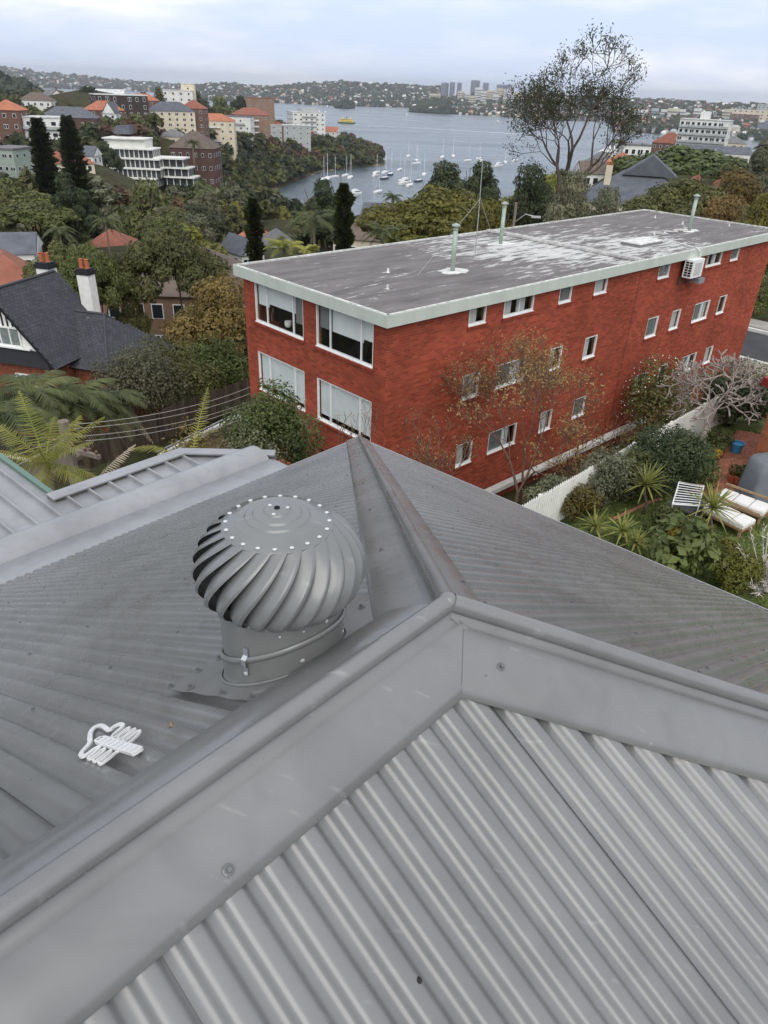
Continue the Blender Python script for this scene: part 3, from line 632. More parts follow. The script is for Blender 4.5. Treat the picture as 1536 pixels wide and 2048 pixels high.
for k, (d, P, al, o, pr) in enumerate(singles):
    if k < 300:
        ang = math.atan2(al[1], al[0]) if np.dot(np.cross(al, ZV), o) > 0 else math.atan2(-al[1], -al[0])
        link('brick', BR, bwall, Vector(P) - wloc(bwall), (0, 0, ang))
    else: put(P, al, o, BL - JT, CH - JT, pr)
bm_.build('brickwork', M_BRICK, bwall, kind='stuff')
# expansion joint
m = MB(); m.box(bp(U0 - 0.004, 14.87, (ZB + ZT) / 2), (0.02, 0.02, ZT - ZB), (bU, bV, ZV)); m.build('control_joint', mat('dark_joint', (0.06, 0.025, 0.02), 0.8), bwall)
# windows: frame, glass, mullions, blind
M_CURT = mat('net_curtain', (0.6, 0.6, 0.58), 0.9, 0.1, var=0.15, vscale=3, stretch=(30, 30, 0.2))
def window(w, i):
    wall, a0, a1, z0, z1, kind = w
    o, al = (-bV, bU) if wall == 'F' else (-bU, bV); inset = 0.05
    def q(a, z, dep=0.0): return (bp(a, V0, z) if wall == 'F' else bp(U0, a, z)) - o * (inset + dep)
    T = 0.05 if kind == 'big' else 0.055; ca, cz = (a0 + a1) / 2, (z0 + z1) / 2; ax = (al, o, ZV)
    m = MB(); D = 0.07
    m.box(q(a0 + T / 2, cz), (T, D, z1 - z0), ax); m.box(q(a1 - T / 2, cz), (T, D, z1 - z0), ax)
    m.box(q(ca, z1 - T / 2), (a1 - a0 - 2 * T, D, T), ax); m.box(q(ca, z0 + T * 0.8), (a1 - a0 - 2 * T, D, T * 1.6), ax)
    m.box(q(ca, z0 + 0.012, -0.055), (a1 - a0, 0.05, 0.03), ax)
    fr = m.build('window', M_WHITE, flats)
    fracs = (0.25, 0.79) if kind == 'big' else ((0.52,) if kind == 'double' else ())
    ed = [a0 + T] + [a0 + (a1 - a0) * f for f in ((tuple(1 - x for x in reversed(fracs))) if wall == 'F' else fracs)] + [a1 - T]
    for e_ in ed[1:-1]:
        m = MB(); m.box(q(e_, cz + T * 0.3, -0.005), (0.045, 0.05, z1 - z0 - 2.6 * T), ax); m.build('mullion', M_WHITE, fr)
    for k, (x0, x1) in enumerate(zip(ed, ed[1:])):
        m = MB(); g = 0.02; A, B, C_, D_ = q(x0 + g, z0 + T * 1.6, 0.012), q(x1 - g, z0 + T * 1.6, 0.012), q(x1 - g, z1 - T, 0.012), q(x0 + g, z1 - T, 0.012)
        m.quad(A, B, C_, D_); m.build('pane', M_GLASS, fr)
        if kind == 'big':
            top = 0
            lift = {0: (0.52, 0.56, 0.36), 1: (0.42, 0.46, 0.44)}.get(i, (0.12, 0.14, 0.12))[2 - k if True else k]
            if i == 0: lift = (0.30, 0.50, 0.42)[k] 
            if i == 1: lift = (0.50, 0.42, 0.42)[k]
            zz = z0 + (z1 - z0) * lift
            m = MB(); m.quad(q(x0, zz, 0.10), q(x1, zz, 0.10), q(x1, z1, 0.10), q(x0, z1, 0.10)); m.build('blind', M_BLIND if not (i == 1 and k == 2) and not (i == 0 and k == 0) else mat('grey_blind', (0.22, 0.23, 0.23), 0.8, 0.2), fr)
        else:
            sel = (i * 7 + k * 3) % 5
            m = MB(); x2 = x1 if sel in (0, 1, 3) else x0 + (x1 - x0) * 0.65
            if sel in (0, 1): m.quad(q(x0, z0, 0.06), q(x1, z0, 0.06), q(x1, z1, 0.06), q(x0, z1, 0.06)); m.build('frosted_pane', M_PANE, fr)
            else: m.quad(q(x0, z0, 0.12), q(x2, z0, 0.12), q(x2, z1, 0.12), q(x0, z1, 0.12)); m.build('curtain', M_CURT, fr)
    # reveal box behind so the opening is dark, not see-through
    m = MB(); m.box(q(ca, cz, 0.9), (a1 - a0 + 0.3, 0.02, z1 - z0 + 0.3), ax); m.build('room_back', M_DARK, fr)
    # soldier-course brick sill
    nb = max(3, int((a1 - a0 + 0.12) / 0.118)); m = MB(); m.box((0, 0, 0), (0.106, 0.15, 0.075)); 
    sm = SILL; tilt = 0.2
    rot = Matrix((Vector(al), Vector(-o), Vector(ZV))).transposed().to_euler()
    for k in range(nb):
        a = a0 - 0.06 + (k + 0.5) * (a1 - a0 + 0.12) / nb
        link('sill_brick', sm, fr, Vector(q(a, z0 - 0.045, -0.05 - (0.03 if kind == 'big' else 0.0))) - wloc(fr), rot, ((a1 - a0 + 0.12) / nb / 0.118, 1, 1))
m = MB(); m.box((0, 0, 0), (0.108, 0.13, 0.085)); SILL = m.mesh('sill_brick', M_SOLD)
for i, w in enumerate(WINS):
    if w[3] < -7.0: continue
    if w[0] == 'S' and w[3] > -2 and abs(w[1] - 18.63) < 0.1:
        continue
    window(w, i)
# bits on the kitchen sill behind the glass
m = MB(); m.lathe(bp(5.85, V0 + 0.28, -1.80), [(0.09, 0), (0.12, 0.06), (0.13, 0.2), (0.12, 0.21)], 14); tag(m.build('white_pot', M_WHITE), 'white round pot on the kitchen sill behind glass', 'pot')
m = MB(); m.tube([bp(6.9, V0 + 0.3, -1.85 + t) + bU * -0.12 * max(0, math.sin((t - 0.25) * 5)) * (t > 0.25) for t in np.linspace(0, 0.5, 10)], 0.014, 8); tag(m.build('kitchen_tap', M_STEEL, smooth=True), 'tall chrome kitchen tap behind the upstairs window', 'tap')
# fascia and roof deck
m = MB(); ov0, ov1 = 0.0, 8.42
for (a, b, ax, L_) in ((bp(4.2, 0.02, -0.19), None, (bU, bV, ZV), 8.4), (bp(0.02, 14.4, -0.19), None, (bV, bU, ZV), 28.76), (bp(4.2, 28.78, -0.19), None, (bU, bV, ZV), 8.4), (bp(8.4, 14.4, -0.19), None, (bV, bU, ZV), 28.76)):
    k = int(L_ / 2.4)
    for i in range(k):
        m2 = MB(); m2.box(a + ax[0] * ((i + 0.5) / k - 0.5) * L_, (L_ / k - 0.006, 0.04, 0.37), ax); m2.build('fascia_panel', M_MINT, flats)
def roofdeck_mat():
    m = bpy.data.materials.new('stained_roof_membrane'); m.use_nodes = True; n = m.node_tree.nodes; L = m.node_tree.links; b = n['Principled BSDF']; b.inputs['Roughness'].default_value = 0.85
    geo = n.new('ShaderNodeNewGeometry'); mp = n.new('ShaderNodeMapping'); mp.inputs['Rotation'].default_value = (0, 0, R_(-43.5)); L.new(geo.outputs['Position'], mp.inputs[0])
    mp2 = n.new('ShaderNodeMapping'); mp2.inputs['Scale'].default_value = (0.45, 1.9, 1); L.new(mp.outputs[0], mp2.inputs[0])
    n1 = n.new('ShaderNodeTexNoise'); n1.inputs['Scale'].default_value = 1.0; n1.inputs['Detail'].default_value = 10; n1.inputs['Roughness'].default_value = 0.68; L.new(mp2.outputs[0], n1.inputs['Vector'])
    c1 = n.new('ShaderNodeValToRGB'); c1.color_ramp.elements[0].position = 0.30; c1.color_ramp.elements[0].color = (0.085, 0.075, 0.073, 1); c1.color_ramp.elements[1].position = 0.62; c1.color_ramp.elements[1].color = (0.175, 0.16, 0.155, 1); L.new(n1.outputs[0], c1.inputs[0])
    # pale worn patches, streaked across, gathered mid-roof
    mp3 = n.new('ShaderNodeMapping'); mp3.inputs['Scale'].default_value = (0.8, 4.2, 1); L.new(mp.outputs[0], mp3.inputs[0])
    n2 = n.new('ShaderNodeTexNoise'); n2.inputs['Scale'].default_value = 1.1; n2.inputs['Detail'].default_value = 9; n2.inputs['Roughness'].default_value = 0.7; L.new(mp3.outputs[0], n2.inputs['Vector'])
    n3 = n.new('ShaderNodeTexNoise'); n3.inputs['Scale'].default_value = 0.16; n3.inputs['Detail'].default_value = 3; L.new(mp.outputs[0], n3.inputs['Vector'])
    vm = n.new('ShaderNodeVectorMath'); vm.operation = 'DISTANCE'; vm.inputs[1].default_value = tuple(bp(3.4, 12.5, 0)); L.new(geo.outputs['Position'], vm.inputs[0])
    vm2 = n.new('ShaderNodeVectorMath'); vm2.operation = 'DISTANCE'; vm2.inputs[1].default_value = tuple(bp(2.2, 18.2, 0)); L.new(geo.outputs['Position'], vm2.inputs[0])
    mn = n.new('ShaderNodeMath'); mn.operation = 'MINIMUM'; L.new(vm.outputs['Value'], mn.inputs[0]); L.new(vm2.outputs['Value'], mn.inputs[1])
    mr = n.new('ShaderNodeMapRange'); mr.inputs['From Min'].default_value = 0.5; mr.inputs['From Max'].default_value = 6.5; mr.inputs['To Min'].default_value = 0.16; mr.inputs['To Max'].default_value = -0.03; L.new(mn.outputs[0], mr.inputs[0])
    a1 = n.new('ShaderNodeMath'); a1.operation = 'ADD'; L.new(n2.outputs[0], a1.inputs[0]); L.new(mr.outputs[0], a1.inputs[1])
    m4 = n.new('ShaderNodeMath'); m4.operation = 'MULTIPLY_ADD'; m4.inputs[1].default_value = 0.28; L.new(n3.outputs[0], m4.inputs[0]); L.new(a1.outputs[0], m4.inputs[2])
    c2 = n.new('ShaderNodeValToRGB'); c2.color_ramp.elements[0].position = 0.715; c2.color_ramp.elements[0].color = (0, 0, 0, 1); c2.color_ramp.elements[1].position = 0.80; c2.color_ramp.elements[1].color = (1, 1, 1, 1); L.new(m4.outputs[0], c2.inputs[0])
    mx = n.new('ShaderNodeMixRGB'); mx.inputs[2].default_value = (0.52, 0.52, 0.50, 1); L.new(c2.outputs[0], mx.inputs[0]); L.new(c1.outputs[0], mx.inputs[1]); L.new(mx.outputs[0], b.inputs['Base Color'])
    return m
m = MB(); m.box(bp(4.2, 14.4, -0.17), (8.34, 28.7, 0.26), (bU, bV, ZV)); deck = m.build('roof_deck', roofdeck_mat(), flats)
M_EDGE = mat('pale_roof_edge', (0.55, 0.56, 0.53), 0.8, 0.2, var=0.3, vscale=5)
m = MB(); 
for (c, L_, ax) in ((bp(4.2, 0.07, -0.018), 8.4, (bU, bV, ZV)), (bp(0.07, 14.4, -0.018), 28.7, (bV, bU, ZV)), (bp(4.2, 28.73, -0.018), 8.4, (bU, bV, ZV)), (bp(8.33, 14.4, -0.018), 28.7, (bV, bU, ZV))): m.box(c, (L_, 0.09, 0.07), ax)
m.build('roof_edge_trim', M_EDGE, flats)
for (v, w, h) in ((14.2, 0.14, 0.10), (14.55, 0.10, 0.07)):
    m = MB(); m.box(bp(4.2, v, h / 2 - 0.02), (8.2, w, h), (bU, bV, ZV)); m.build('expansion_upstand', mat('upstand_pale', (0.5, 0.49, 0.47), 0.8, var=0.3, vscale=3), deck)
# white flashing pads at the flue feet and patches
M_PAD = mat('white_sealant', (0.62, 0.62, 0.59), 0.8, 0.2, var=0.25, vscale=3)
def roof_pt(px, h=0.0): return atz(px[0], px[1], BZ - 0.04 + h)
def flue(px, label, hgt, rad=0.085):
    P = roof_pt(px); f = thing('roof_flue', label, 'flue pipe', P, 'flue pipes on the flat roof')
    m = MB(); m.lathe(P, [(rad, 0), (rad, hgt)], 14); m.build('pipe', mat('flue_pale_green', lin((158, 172, 160)), 0.5, var=0.12, vscale=3), f, smooth=True)
    m = MB(); m.lathe(P, [(rad * 1.2, hgt), (rad * 1.25, hgt + 0.03), (rad * 0.9, hgt + 0.06), (rad * 0.9, hgt + 0.12), (rad * 1.9, hgt + 0.13), (rad * 1.9, hgt + 0.17), (0, hgt + 0.25)], 16); m.build('cowl', mat('flue_cowl', lin((150, 160, 150)), 0.5), f, smooth=False)
    m = MB(); a = [P + (bU * math.cos(t) * rnd.uniform(0.28, 0.6) + bV * math.sin(t) * rnd.uniform(0.3, 0.9)) for t in np.linspace(0, 2 * math.pi, 15)[:-1]]
    m.prism([q + ZV * 0.001 for q in a], (0, 0, 0.012)); m.build('sealant_pad', M_PAD, f, fix=True)
flue((905, 542), 'pale green flue pipe with cowl nearest the big corner windows', 1.45)
flue((1001, 488), 'pale green flue pipe standing beside the wire aerial', 1.52)
flue((1378, 461), 'leaning looking green flue pipe beyond the white roof hatch', 1.5, 0.09)
P = roof_pt((950, 513)); t = thing('tv_aerial', 'tall thin wire aerial mast on the flat brick building roof', 'aerial', P)
m = MB(); m.tube([P, P + ZV * 2.2 + bU * 0.03, P + ZV * 3.75 + bU * 0.08], [0.022, 0.016, 0.012], 6); m.build('mast', M_STEEL, t)
m = MB(); top = P + ZV * 3.7 + bU * 0.08
m.tube([top - azv(80) * 0.2, top + azv(80) * 1.1], 0.012, 5)
for k in range(7): c = top + azv(80) * (k * 0.16); m.tube([c - azv(-10) * 0.22, c + azv(-10) * 0.22], 0.007, 4)
m.build('antenna_elements', M_STEEL, t)
for d in ((-1.2, -4.5), (1.5, 3.0)):
    m = MB(); m.tube([P + ZV * 2.2, P + bU * d[0] + bV * d[1] + ZV * 0.02], 0.006, 4); m.build('guy_wire', M_STEEL, t)
# roof access hatch
P = roof_pt((1283, 488)); h = thing('roof_hatch', 'square white access hatch lying on the flat roof', 'roof hatch', P)
m = MB(); m.box(P + ZV * 0.06, (1.0, 2.0, 0.12), (bU, bV, ZV)); m.build('curb', mat('hatch_curb', (0.2, 0.2, 0.2), 0.7), h)
m = MB(); m.box(P + ZV * 0.145, (1.06, 2.06, 0.04), (bU, bV, ZV)); m.build('lid', M_PAD, h)
# white cables and worn rubble strewn by the hatch
m = MB()
c0 = roof_pt((1330, 468)); pts = [c0 + bV * (k * 0.28 - 1) + bU * 0.25 * math.sin(k * 1.7) + ZV * (0.03 + 0.05 * abs(math.sin(k * 2.3))) for k in range(14)]
m.tube(pts, 0.028, 6); tag(m.build('cable_loop', M_PAD), 'loose white cable coiled on the roof near the far flue', 'cable')
for px in ((776, 545), (775, 578), (1310, 436), (1365, 448), (1458, 452)):
    P = roof_pt(px); m = MB(); m.lathe(P, [(0.07, 0), (0.045, 0.03), (0.03, 0.14), (0.012, 0.15)], 8); tag(m.build('roof_stub', M_PAD), 'small white plastic stub standing on the stained flat roof', 'vent stub', 'white stubs on the flat roof')
# wall-hung air conditioner
AC = bp(U0 - 0.42, 18.75, -1.28); a = thing('air_conditioner', 'white air conditioner box bracketed on the red brick side wall', 'air conditioner', AC)
m = MB(); m.box(AC + ZV * 0.52, (0.42, 1.0, 0.78), (bU, bV, ZV)); ab = m.build('casing', M_WHITE, a)
for i in range(6):
    for j in range(2):
        m = MB(); m.box(AC + ZV * (0.24 + i * 0.11) - bV * 0.505 + bU * (-0.1 + j * 0.17), (0.13, 0.02, 0.075), (bU, bV, ZV)); m.build('grille_slot', M_DARK, ab)
m = MB(); m.box(AC + ZV * 0.5 - bU * 0.215, (0.012, 0.62, 0.56), (bU, bV, ZV)); m.build('fan_grille', mat('grille_grey', lin((190, 190, 188)), 0.5), ab)
for s in (-0.35, 0.35):
    m = MB(); m.box(AC + bV * s + ZV * 0.10 + bU * 0.05, (0.6, 0.05, 0.05), (bU, bV, ZV)); m.box(AC + bV * s - ZV * 0.08 + bU * 0.33, (0.05, 0.05, 0.4), (bU, bV, ZV)); m.build('bracket', mat('bracket_dark', (0.08, 0.08, 0.08), 0.5), a)
m = MB(); m.box(bp(U0 - 0.07, 19.35, -0.82), (0.1, 0.2, 0.95), (bU, bV, ZV)); m.build('duct_cover', M_WHITE, a)
m = MB(); m.tube([roof_pt((1345, 483)), bp(-0.02, 18.9, 0.06), bp(-0.12, 19.1, -0.1), bp(-0.1, 19.2, -0.35), bp(0.15, 19.2, -0.45)], 0.03, 7); m.build('hose', M_PAD, a)
m = MB(); m.box(AC + bV * 0.75 - ZV * 0.12, (0.4, 0.5, 0.22), (bU, bV, ZV)); m.build('drain_tray', mat('tray_grey', (0.25, 0.26, 0.27), 0.5), a)
# ================================================================ ground and water
def tps(ctrl, xy):
    C = np.array(ctrl, float); n = len(C); P = C[:, :2] / 100.0
    def U(r2): return np.where(r2 > 1e-12, r2 * np.log(np.maximum(r2, 1e-12)), 0.0)
    K = U(((P[:, None] - P[None]) ** 2).sum(-1)) + np.eye(n) * 0.004
    A = np.zeros((n + 3, n + 3)); A[:n, :n] = K; A[:n, n] = 1; A[:n, n + 1:] = P; A[n, :n] = 1; A[n + 1:, :n] = P.T
    w = np.linalg.solve(A, np.concatenate([C[:, 2], [0, 0, 0]])); X = np.asarray(xy, float) / 100.0
    out = np.zeros(len(X))
    for i in range(0, len(X), 4000):
        x = X[i:i + 4000]; out[i:i + 4000] = U(((x[:, None] - P[None]) ** 2).sum(-1)) @ w[:n] + w[n] + x @ w[n + 1:]
    return out
CT = []
def cp(px, rng, z): P = at(px[0], px[1], rng); CT.append((P[0], P[1], z))
for x, y, z in ((0, 0, 46), (-10, 10, 45), (10, 5, 48.5), (20, 15, 49), (2, 22, 45.8), (12, 31, 45.8), (22, 42, 45.8), (30, 55, 45.5), (45, 70, 45), (-8, 28, 43), (-16, 38, 40.2), (-25, 45, 39.5), (-12, 42, 40), (-40, 60, 36), (-30, 20, 42), (-10, 60, 37), (5, 60, 41), (-60, 40, 38), (60, 40, 49), (40, 20, 50),
                (-60, 100, 30), (-20, 100, 29), (10, 100, 34), (45, 110, 40), (90, 100, 46), (-100, 90, 30), (-110, 180, 20), (-50, 180, 13), (-10, 170, 14), (30, 180, 20), (80, 190, 30), (150, 170, 40), (200, 260, 33), (120, 260, 22), (60, 270, 10), (10, 260, 5), (-30, 290, 4), (-70, 300, 5), (-130, 270, 14), (60, 340, -1), (20, 340, -2), (-30, 370, -1.5), (-82, 371, 0.2), (-190, 200, 22), (-160, 300, 22), (-100, 380, 7),
                (130, 370, 3), (200, 400, 8), (320, 430, 16), (230, 480, 2), (350, 560, 6), (100, 440, -3), (180, 560, -4), (0, 450, -4), (-40, 520, -5), (60, 600, -5), (-20, 620, -4), (250, 700, -5),
                (-84, 442, 0.2), (-81, 528, 0.2), (-68, 634, 0.2), (-24, 709, 0.1), (-60, 740, 11), (-110, 830, 14), (-105, 470, 9), (-105, 540, 10), (-92, 620, 10), (-60, 690, 9), (-140, 440, 16), (-150, 520, 20), (-140, 600, 20), (-100, 670, 17), (-190, 420, 26), (-210, 520, 33), (-200, 600, 32), (-160, 680, 24), (-150, 760, 22), (-200, 340, 25), (-250, 330, 31), (-290, 430, 40), (-300, 540, 43), (-270, 640, 40), (-220, 740, 30), (-300, 800, 25), (-400, 500, 44), (-420, 650, 42), (-400, 350, 40), (-300, 250, 32), (-260, 150, 32), (-500, 250, 44), (-520, 800, 20), (-300, 900, -3), (-100, 900, -6), (0, 800, -6), (500, 300, 40), (480, 500, 20), (500, 700, 4), (300, 900, -6), (500, 900, -5), (-520, 950, 0), (300, 100, 50), (500, 100, 50), (-300, 40, 40), (-520, 60, 46)):
    CT.append((x, y, z))
def _sp(*a, **k): return a, k
HSPEC = [
    _sp('brick house with orange hip roof among the trees at the left edge', 12, 199, 330, 46, 10, 9, 'hip', 3.2, 'brick', 'orange', 20, 2, 3, 2),
    _sp('white weatherboard house under a grey hip roof on the skyline', 72, 184, 500, 48, 12, 10, 'hip', 4, 'white', 'brown', 15, 2, 5, 2),
    _sp('white gabled house with brick wing and tall chimney on the skyline', 103, 179, 545, 36, 12, 10, 'front', 5, 'white', 'grey', -25, 2, 2, 3, chim=True),
    _sp('small house with steep orange roof beside the big dark tree', 133, 184, 560, 24, 9, 9, 'front', 5, 'brick', 'orange', 30, 2, 2, 2),
    _sp('brown brick flats under a long slate hip roof', 137, 213, 400, 84, 13, 12, 'hip', 4.2, 'brown', 'slate', 10, 2, 6, 3),
    _sp('white modern flats with flat roof behind the tall pines', 74, 234, 330, 100, 10, 10, 'flat', 0, 'white', 'pale', 8, 3, 6, 3, balcony=0.9, cat='apartment', ww=2.0),
    _sp('brick house with vivid orange hip roof', 205, 201, 430, 56, 12, 13, 'hip', 4, 'brick', 'orange', -12, 3, 4, 3),
    _sp('dark half timbered mansion block with cream parapet', 237, 190, 450, 82, 12, 14, 'flat', 0, 'dark', 'pale', -15, 4, 7, 3, cat='apartment', ww=1.3, wh=1.9),
    _sp('tall narrow white gabled house with grey roof beside the mansion block', 222, 203, 425, 22, 10, 14, 'front', 5, 'white', 'slate', 20, 4, 2, 2),
    _sp('pale blue house on the skyline behind the mansion block', 216, 178, 540, 44, 10, 8, 'gable', 3, 'blue', 'pale', 0, 2, 4, 2),
    _sp('house with orange hip roof behind the mansion block', 284, 187, 520, 48, 11, 9, 'hip', 3.5, 'brick', 'orange', 10, 2, 3, 2),
    _sp('white flat roofed block on the skyline', 355, 181, 560, 48, 12, 9, 'flat', 0, 'white', 'pale', 5, 3, 4, 2, cat='apartment'),
    _sp('pale square rooftop tower on the skyline', 376, 168, 565, 21, 8, 14, 'flat', 0, 'cream', 'pale', 5, 3, 1, 1, cat='apartment'),
    _sp('row house with grey slate roof and skylights', 340, 203, 470, 70, 13, 9, 'hip', 4.5, 'cream', 'slate', -8, 2, 6, 3),
    _sp('red brick house with rust tiled roof joined to the slate row', 386, 200, 475, 40, 12, 10, 'hip', 4, 'brick', 'rust', 10, 2, 3, 3),
    _sp('cream three storey flats under a bright orange hip roof', 414, 226, 540, 88, 16, 16, 'hip', 4, 'cream', 'orange', 6, 3, 7, 4, cat='apartment', balcony=0.5),
    _sp('white balconied flats between orange roof and brick tower', 478, 233, 590, 44, 14, 19, 'flat', 0, 'white', 'slate', 12, 4, 4, 3, balcony=0.6, cat='apartment'),
    _sp('tall tan brick flats under terracotta hip roof', 500, 215, 610, 58, 16, 27, 'hip', 4.5, 'orange', 'terra', -10, 6, 4, 3, cat='apartment', balcony=0.35),
    _sp('tan brick tower flats on the ridge behind the terracotta roof', 520, 196, 690, 44, 14, 16, 'flat', 0, 'orange', 'rust', 0, 4, 4, 3, cat='apartment'),
    _sp('low brick flats with red hip roof near the long grey block', 547, 241, 690, 36, 13, 13, 'hip', 4, 'brick', 'rust', 8, 3, 3, 3),
    _sp('long pale grey three storey block with flat roof', 580, 250, 690, 66, 14, 15, 'flat', 0, 'grey', 'pale', -4, 4, 6, 3, cat='apartment'),
    _sp('small brick house with orange roof below the tower block', 615, 256, 730, 20, 11, 10, 'hip', 3, 'brick', 'orange', 0, 2, 2, 2),
    _sp('white house with orange gabled roof at the tip of the point', 655, 253, 775, 40, 12, 10, 'gable', 4, 'white', 'orange', 20, 2, 4, 2),
    _sp('dark brick flats under a steep brown hip roof', 388, 262, 320, 74, 14, 13.5, 'hip', 5.5, 'brown', 'brown', 14, 3, 6, 4, cat='apartment', ww=1.0),
    _sp('cream house tucked behind the steep brown roof', 345, 258, 345, 42, 10, 8, 'hip', 2.5, 'cream', 'grey', 0, 2, 3, 2),
    _sp('sage grey rendered flats at the left edge', 22, 296, 230, 40, 9, 8, 'flat', 0, 'sage', 'grey', 35, 3, 4, 3, cat='apartment', ww=0.9, wh=0.9),
    _sp('house with faded red tiled roof behind the pines', 112, 302, 240, 48, 9, 7, 'hip', 2.8, 'cream', 'terra', 10, 2, 3, 2),
    _sp('small red tiled house right of the pines', 160, 306, 245, 30, 8, 6.5, 'hip', 2.4, 'cream', 'terra', -10, 2, 2, 2),
    _sp('white cottage with grey gabled roof by the pines', 168, 291, 262, 38, 8, 7, 'gable', 2.6, 'white', 'slate', 20, 2, 3, 2),
    _sp('pink tiled cottage deep in the valley trees', 218, 458, 150, 70, 9, 5, 'hip', 2.6, 'pink', 'terra', 12, 1, 3, 2),
    _sp('grey roofed cottage half hidden at the left edge', 22, 464, 118, 70, 8, 5, 'gable', 2.2, 'white', 'slate', 10, 1, 3, 2),
    _sp('pink tiled roof at the left edge above the shingle house', 5, 503, 84, 80, 8, 5.5, 'hip', 2.4, 'pink', 'terra', 0, 1, 3, 2),
    _sp('white gabled cottage with blue grey roof beside the cypress', 482, 471, 128, 46, 7, 5, 'front', 2.4, 'white', 'slate', -30, 1, 2, 2),
    _sp('cottage with orange tiled roof near the beach', 505, 452, 190, 60, 9, 5, 'hip', 2.6, 'cream', 'orange', 14, 1, 4, 2),
    _sp('cottage with plain grey roof beside the fan palm', 555, 458, 150, 60, 9, 5, 'hip', 2.6, 'white', 'grey', -10, 1, 4, 2),
    _sp('large house with brown grey roof between palms and cypress', 730, 424, 118, 92, 10, 6.5, 'hip', 3.2, 'cream', 'brown', 10, 2, 4, 2),
    _sp('low dark roofed house by the date palm', 752, 405, 175, 40, 8, 5, 'gable', 2.4, 'white', 'slate', 10, 1, 3, 2),
    _sp('long tan brick flats under a brown tiled hip roof', 350, 492, 74, 300, 10, 9.2, 'hip', 3.4, 'orange', 'brown', 14, 2, 8, 3, cat='apartment', ww=1.1),
    _sp('orange roofed cottage left of the slate house', 1246, 304, 235, 46, 9, 5, 'hip', 2.6, 'white', 'orange', 10, 1, 3, 2),
    _sp('white framed modern house above the orange cottage', 1270, 289, 262, 44, 9, 7, 'flat', 0, 'white', 'grey', -12, 2, 4, 2, balcony=0.8),
    _sp('grey roofed house behind the tall bare tree', 1205, 302, 250, 50, 9, 6, 'hip', 2.8, 'white', 'grey', 6, 1, 3, 2),
    _sp('white walled cottage beside the tall bare tree', 1188, 322, 180, 46, 8, 5, 'gable', 2.2, 'white', 'brown', -14, 1, 3, 2),
    _sp('red brick hall with hipped red roof near the white slab block', 1344, 265, 470, 48, 13, 12, 'hip', 5, 'brick', 'rust', 10, 2, 5, 2),
    _sp('narrow orange brick house with steep red gable', 1370, 261, 425, 22, 9, 13, 'front', 5, 'orange', 'orange', 0, 3, 2, 2),
    _sp('cream hall with grey roof right of the slab block', 1466, 272, 440, 40, 10, 9, 'hip', 3, 'cream', 'grey', 0, 2, 4, 2),
    _sp('white clubhouse with a row of dark windows', 1468, 293, 300, 48, 9, 6, 'gable', 2.0, 'white', 'slate', -8, 1, 6, 2),
    _sp('dark hipped roof half hidden in foliage below the slab block', 1400, 290, 330, 90, 10, 5, 'hip', 2.5, 'grey', 'slate', 4, 1, 5, 2)]
for i_, (a_, k_) in enumerate(HSPEC):      # terraced into the slope: only the upper storeys clear the trees
    if 190 < a_[3] < 650 and a_[1] < 600:
        a_ = list(a_); a_[6] *= 0.74
        if len(a_) > 12: a_[12] = max(1, round(a_[12] * 0.75))
        HSPEC[i_] = (tuple(a_), k_)
for a_, k_ in HSPEC + [_sp('', 612, 224, 755, 58, 18, 27), _sp('', 1282, 341, 128, 176, 12, 8.5), _sp('', 1414, 240, 420, 74, 11, 19), _sp('', 262, 276, 305, 0, 0, 16)]:
    T_ = at(a_[1], a_[2], a_[3]); CT.append((T_[0], T_[1], T_[2] - a_[6] + 0.6))
GX = np.unique(np.concatenate([np.arange(-540, -90, 12.0), np.arange(-90, 90, 3.0), np.arange(90, 541, 12.0)]))
GY = np.unique(np.concatenate([np.arange(-60, 120, 3.0), np.arange(120, 1000, 12.0)]))
XX, YY = np.meshgrid(GX, GY); XY = np.stack([XX.ravel(), YY.ravel()], 1)
def ground_z(xy): return shape_z(np.atleast_2d(xy), tps(CT, np.atleast_2d(xy)))
BAY = np.array([(-60, 358), (-82, 371), (-80, 442), (-77, 528), (-64, 634), (-19, 709), (-8, 730), (-14, 800), (-60, 870), (-160, 930), (-330, 970), (-600, 1010), (-600, 1200), (600, 1200), (600, 740), (330, 575), (235, 480), (140, 395), (75, 345), (25, 332), (-25, 345)], float)
def bay_sd(X):
    X = np.atleast_2d(np.asarray(X, float)); d = np.full(len(X), 1e9); ins = np.zeros(len(X), bool)
    for i in range(len(BAY)):
        a, b = BAY[i], BAY[(i + 1) % len(BAY)]; ab = b - a; t = np.clip(((X - a) @ ab) / (ab @ ab), 0, 1); d = np.minimum(d, np.linalg.norm(X - a - t[:, None] * ab, axis=1))
        cr_ = ((a[1] > X[:, 1]) != (b[1] > X[:, 1])); ins ^= cr_ & (X[:, 0] < (b[0] - a[0]) * (X[:, 1] - a[1]) / (b[1] - a[1] + 1e-12) + a[0])
    return np.where(ins, -d, d)
def shape_z(X, z):
    s = bay_sd(X); return np.where(s < 0, np.minimum(z, -0.6 + 0.05 * s), np.minimum(np.maximum(z, 0.35), 0.4 + 0.55 * s + 0.004 * s * s))
ZG = shape_z(XY, tps(CT, XY)); ZG += NP.uniform(-0.12, 0.12, len(ZG)) * (ZG > 1)
M_GROUND = mat('leaf_litter_ground', lin((66, 58, 44)), 0.95, 0.1, var=0.35, vscale=0.35, col2=lin((56, 60, 38)), bump=0.5, bscale=2.5)
me = bpy.data.meshes.new('hillside'); nx, ny = len(GX), len(GY)
me.from_pydata([(float(a), float(b), float(c)) for (a, b), c in zip(XY, ZG)], [], [(j * nx + i, j * nx + i + 1, (j + 1) * nx + i + 1, (j + 1) * nx + i) for j in range(ny - 1) for i in range(nx - 1)])
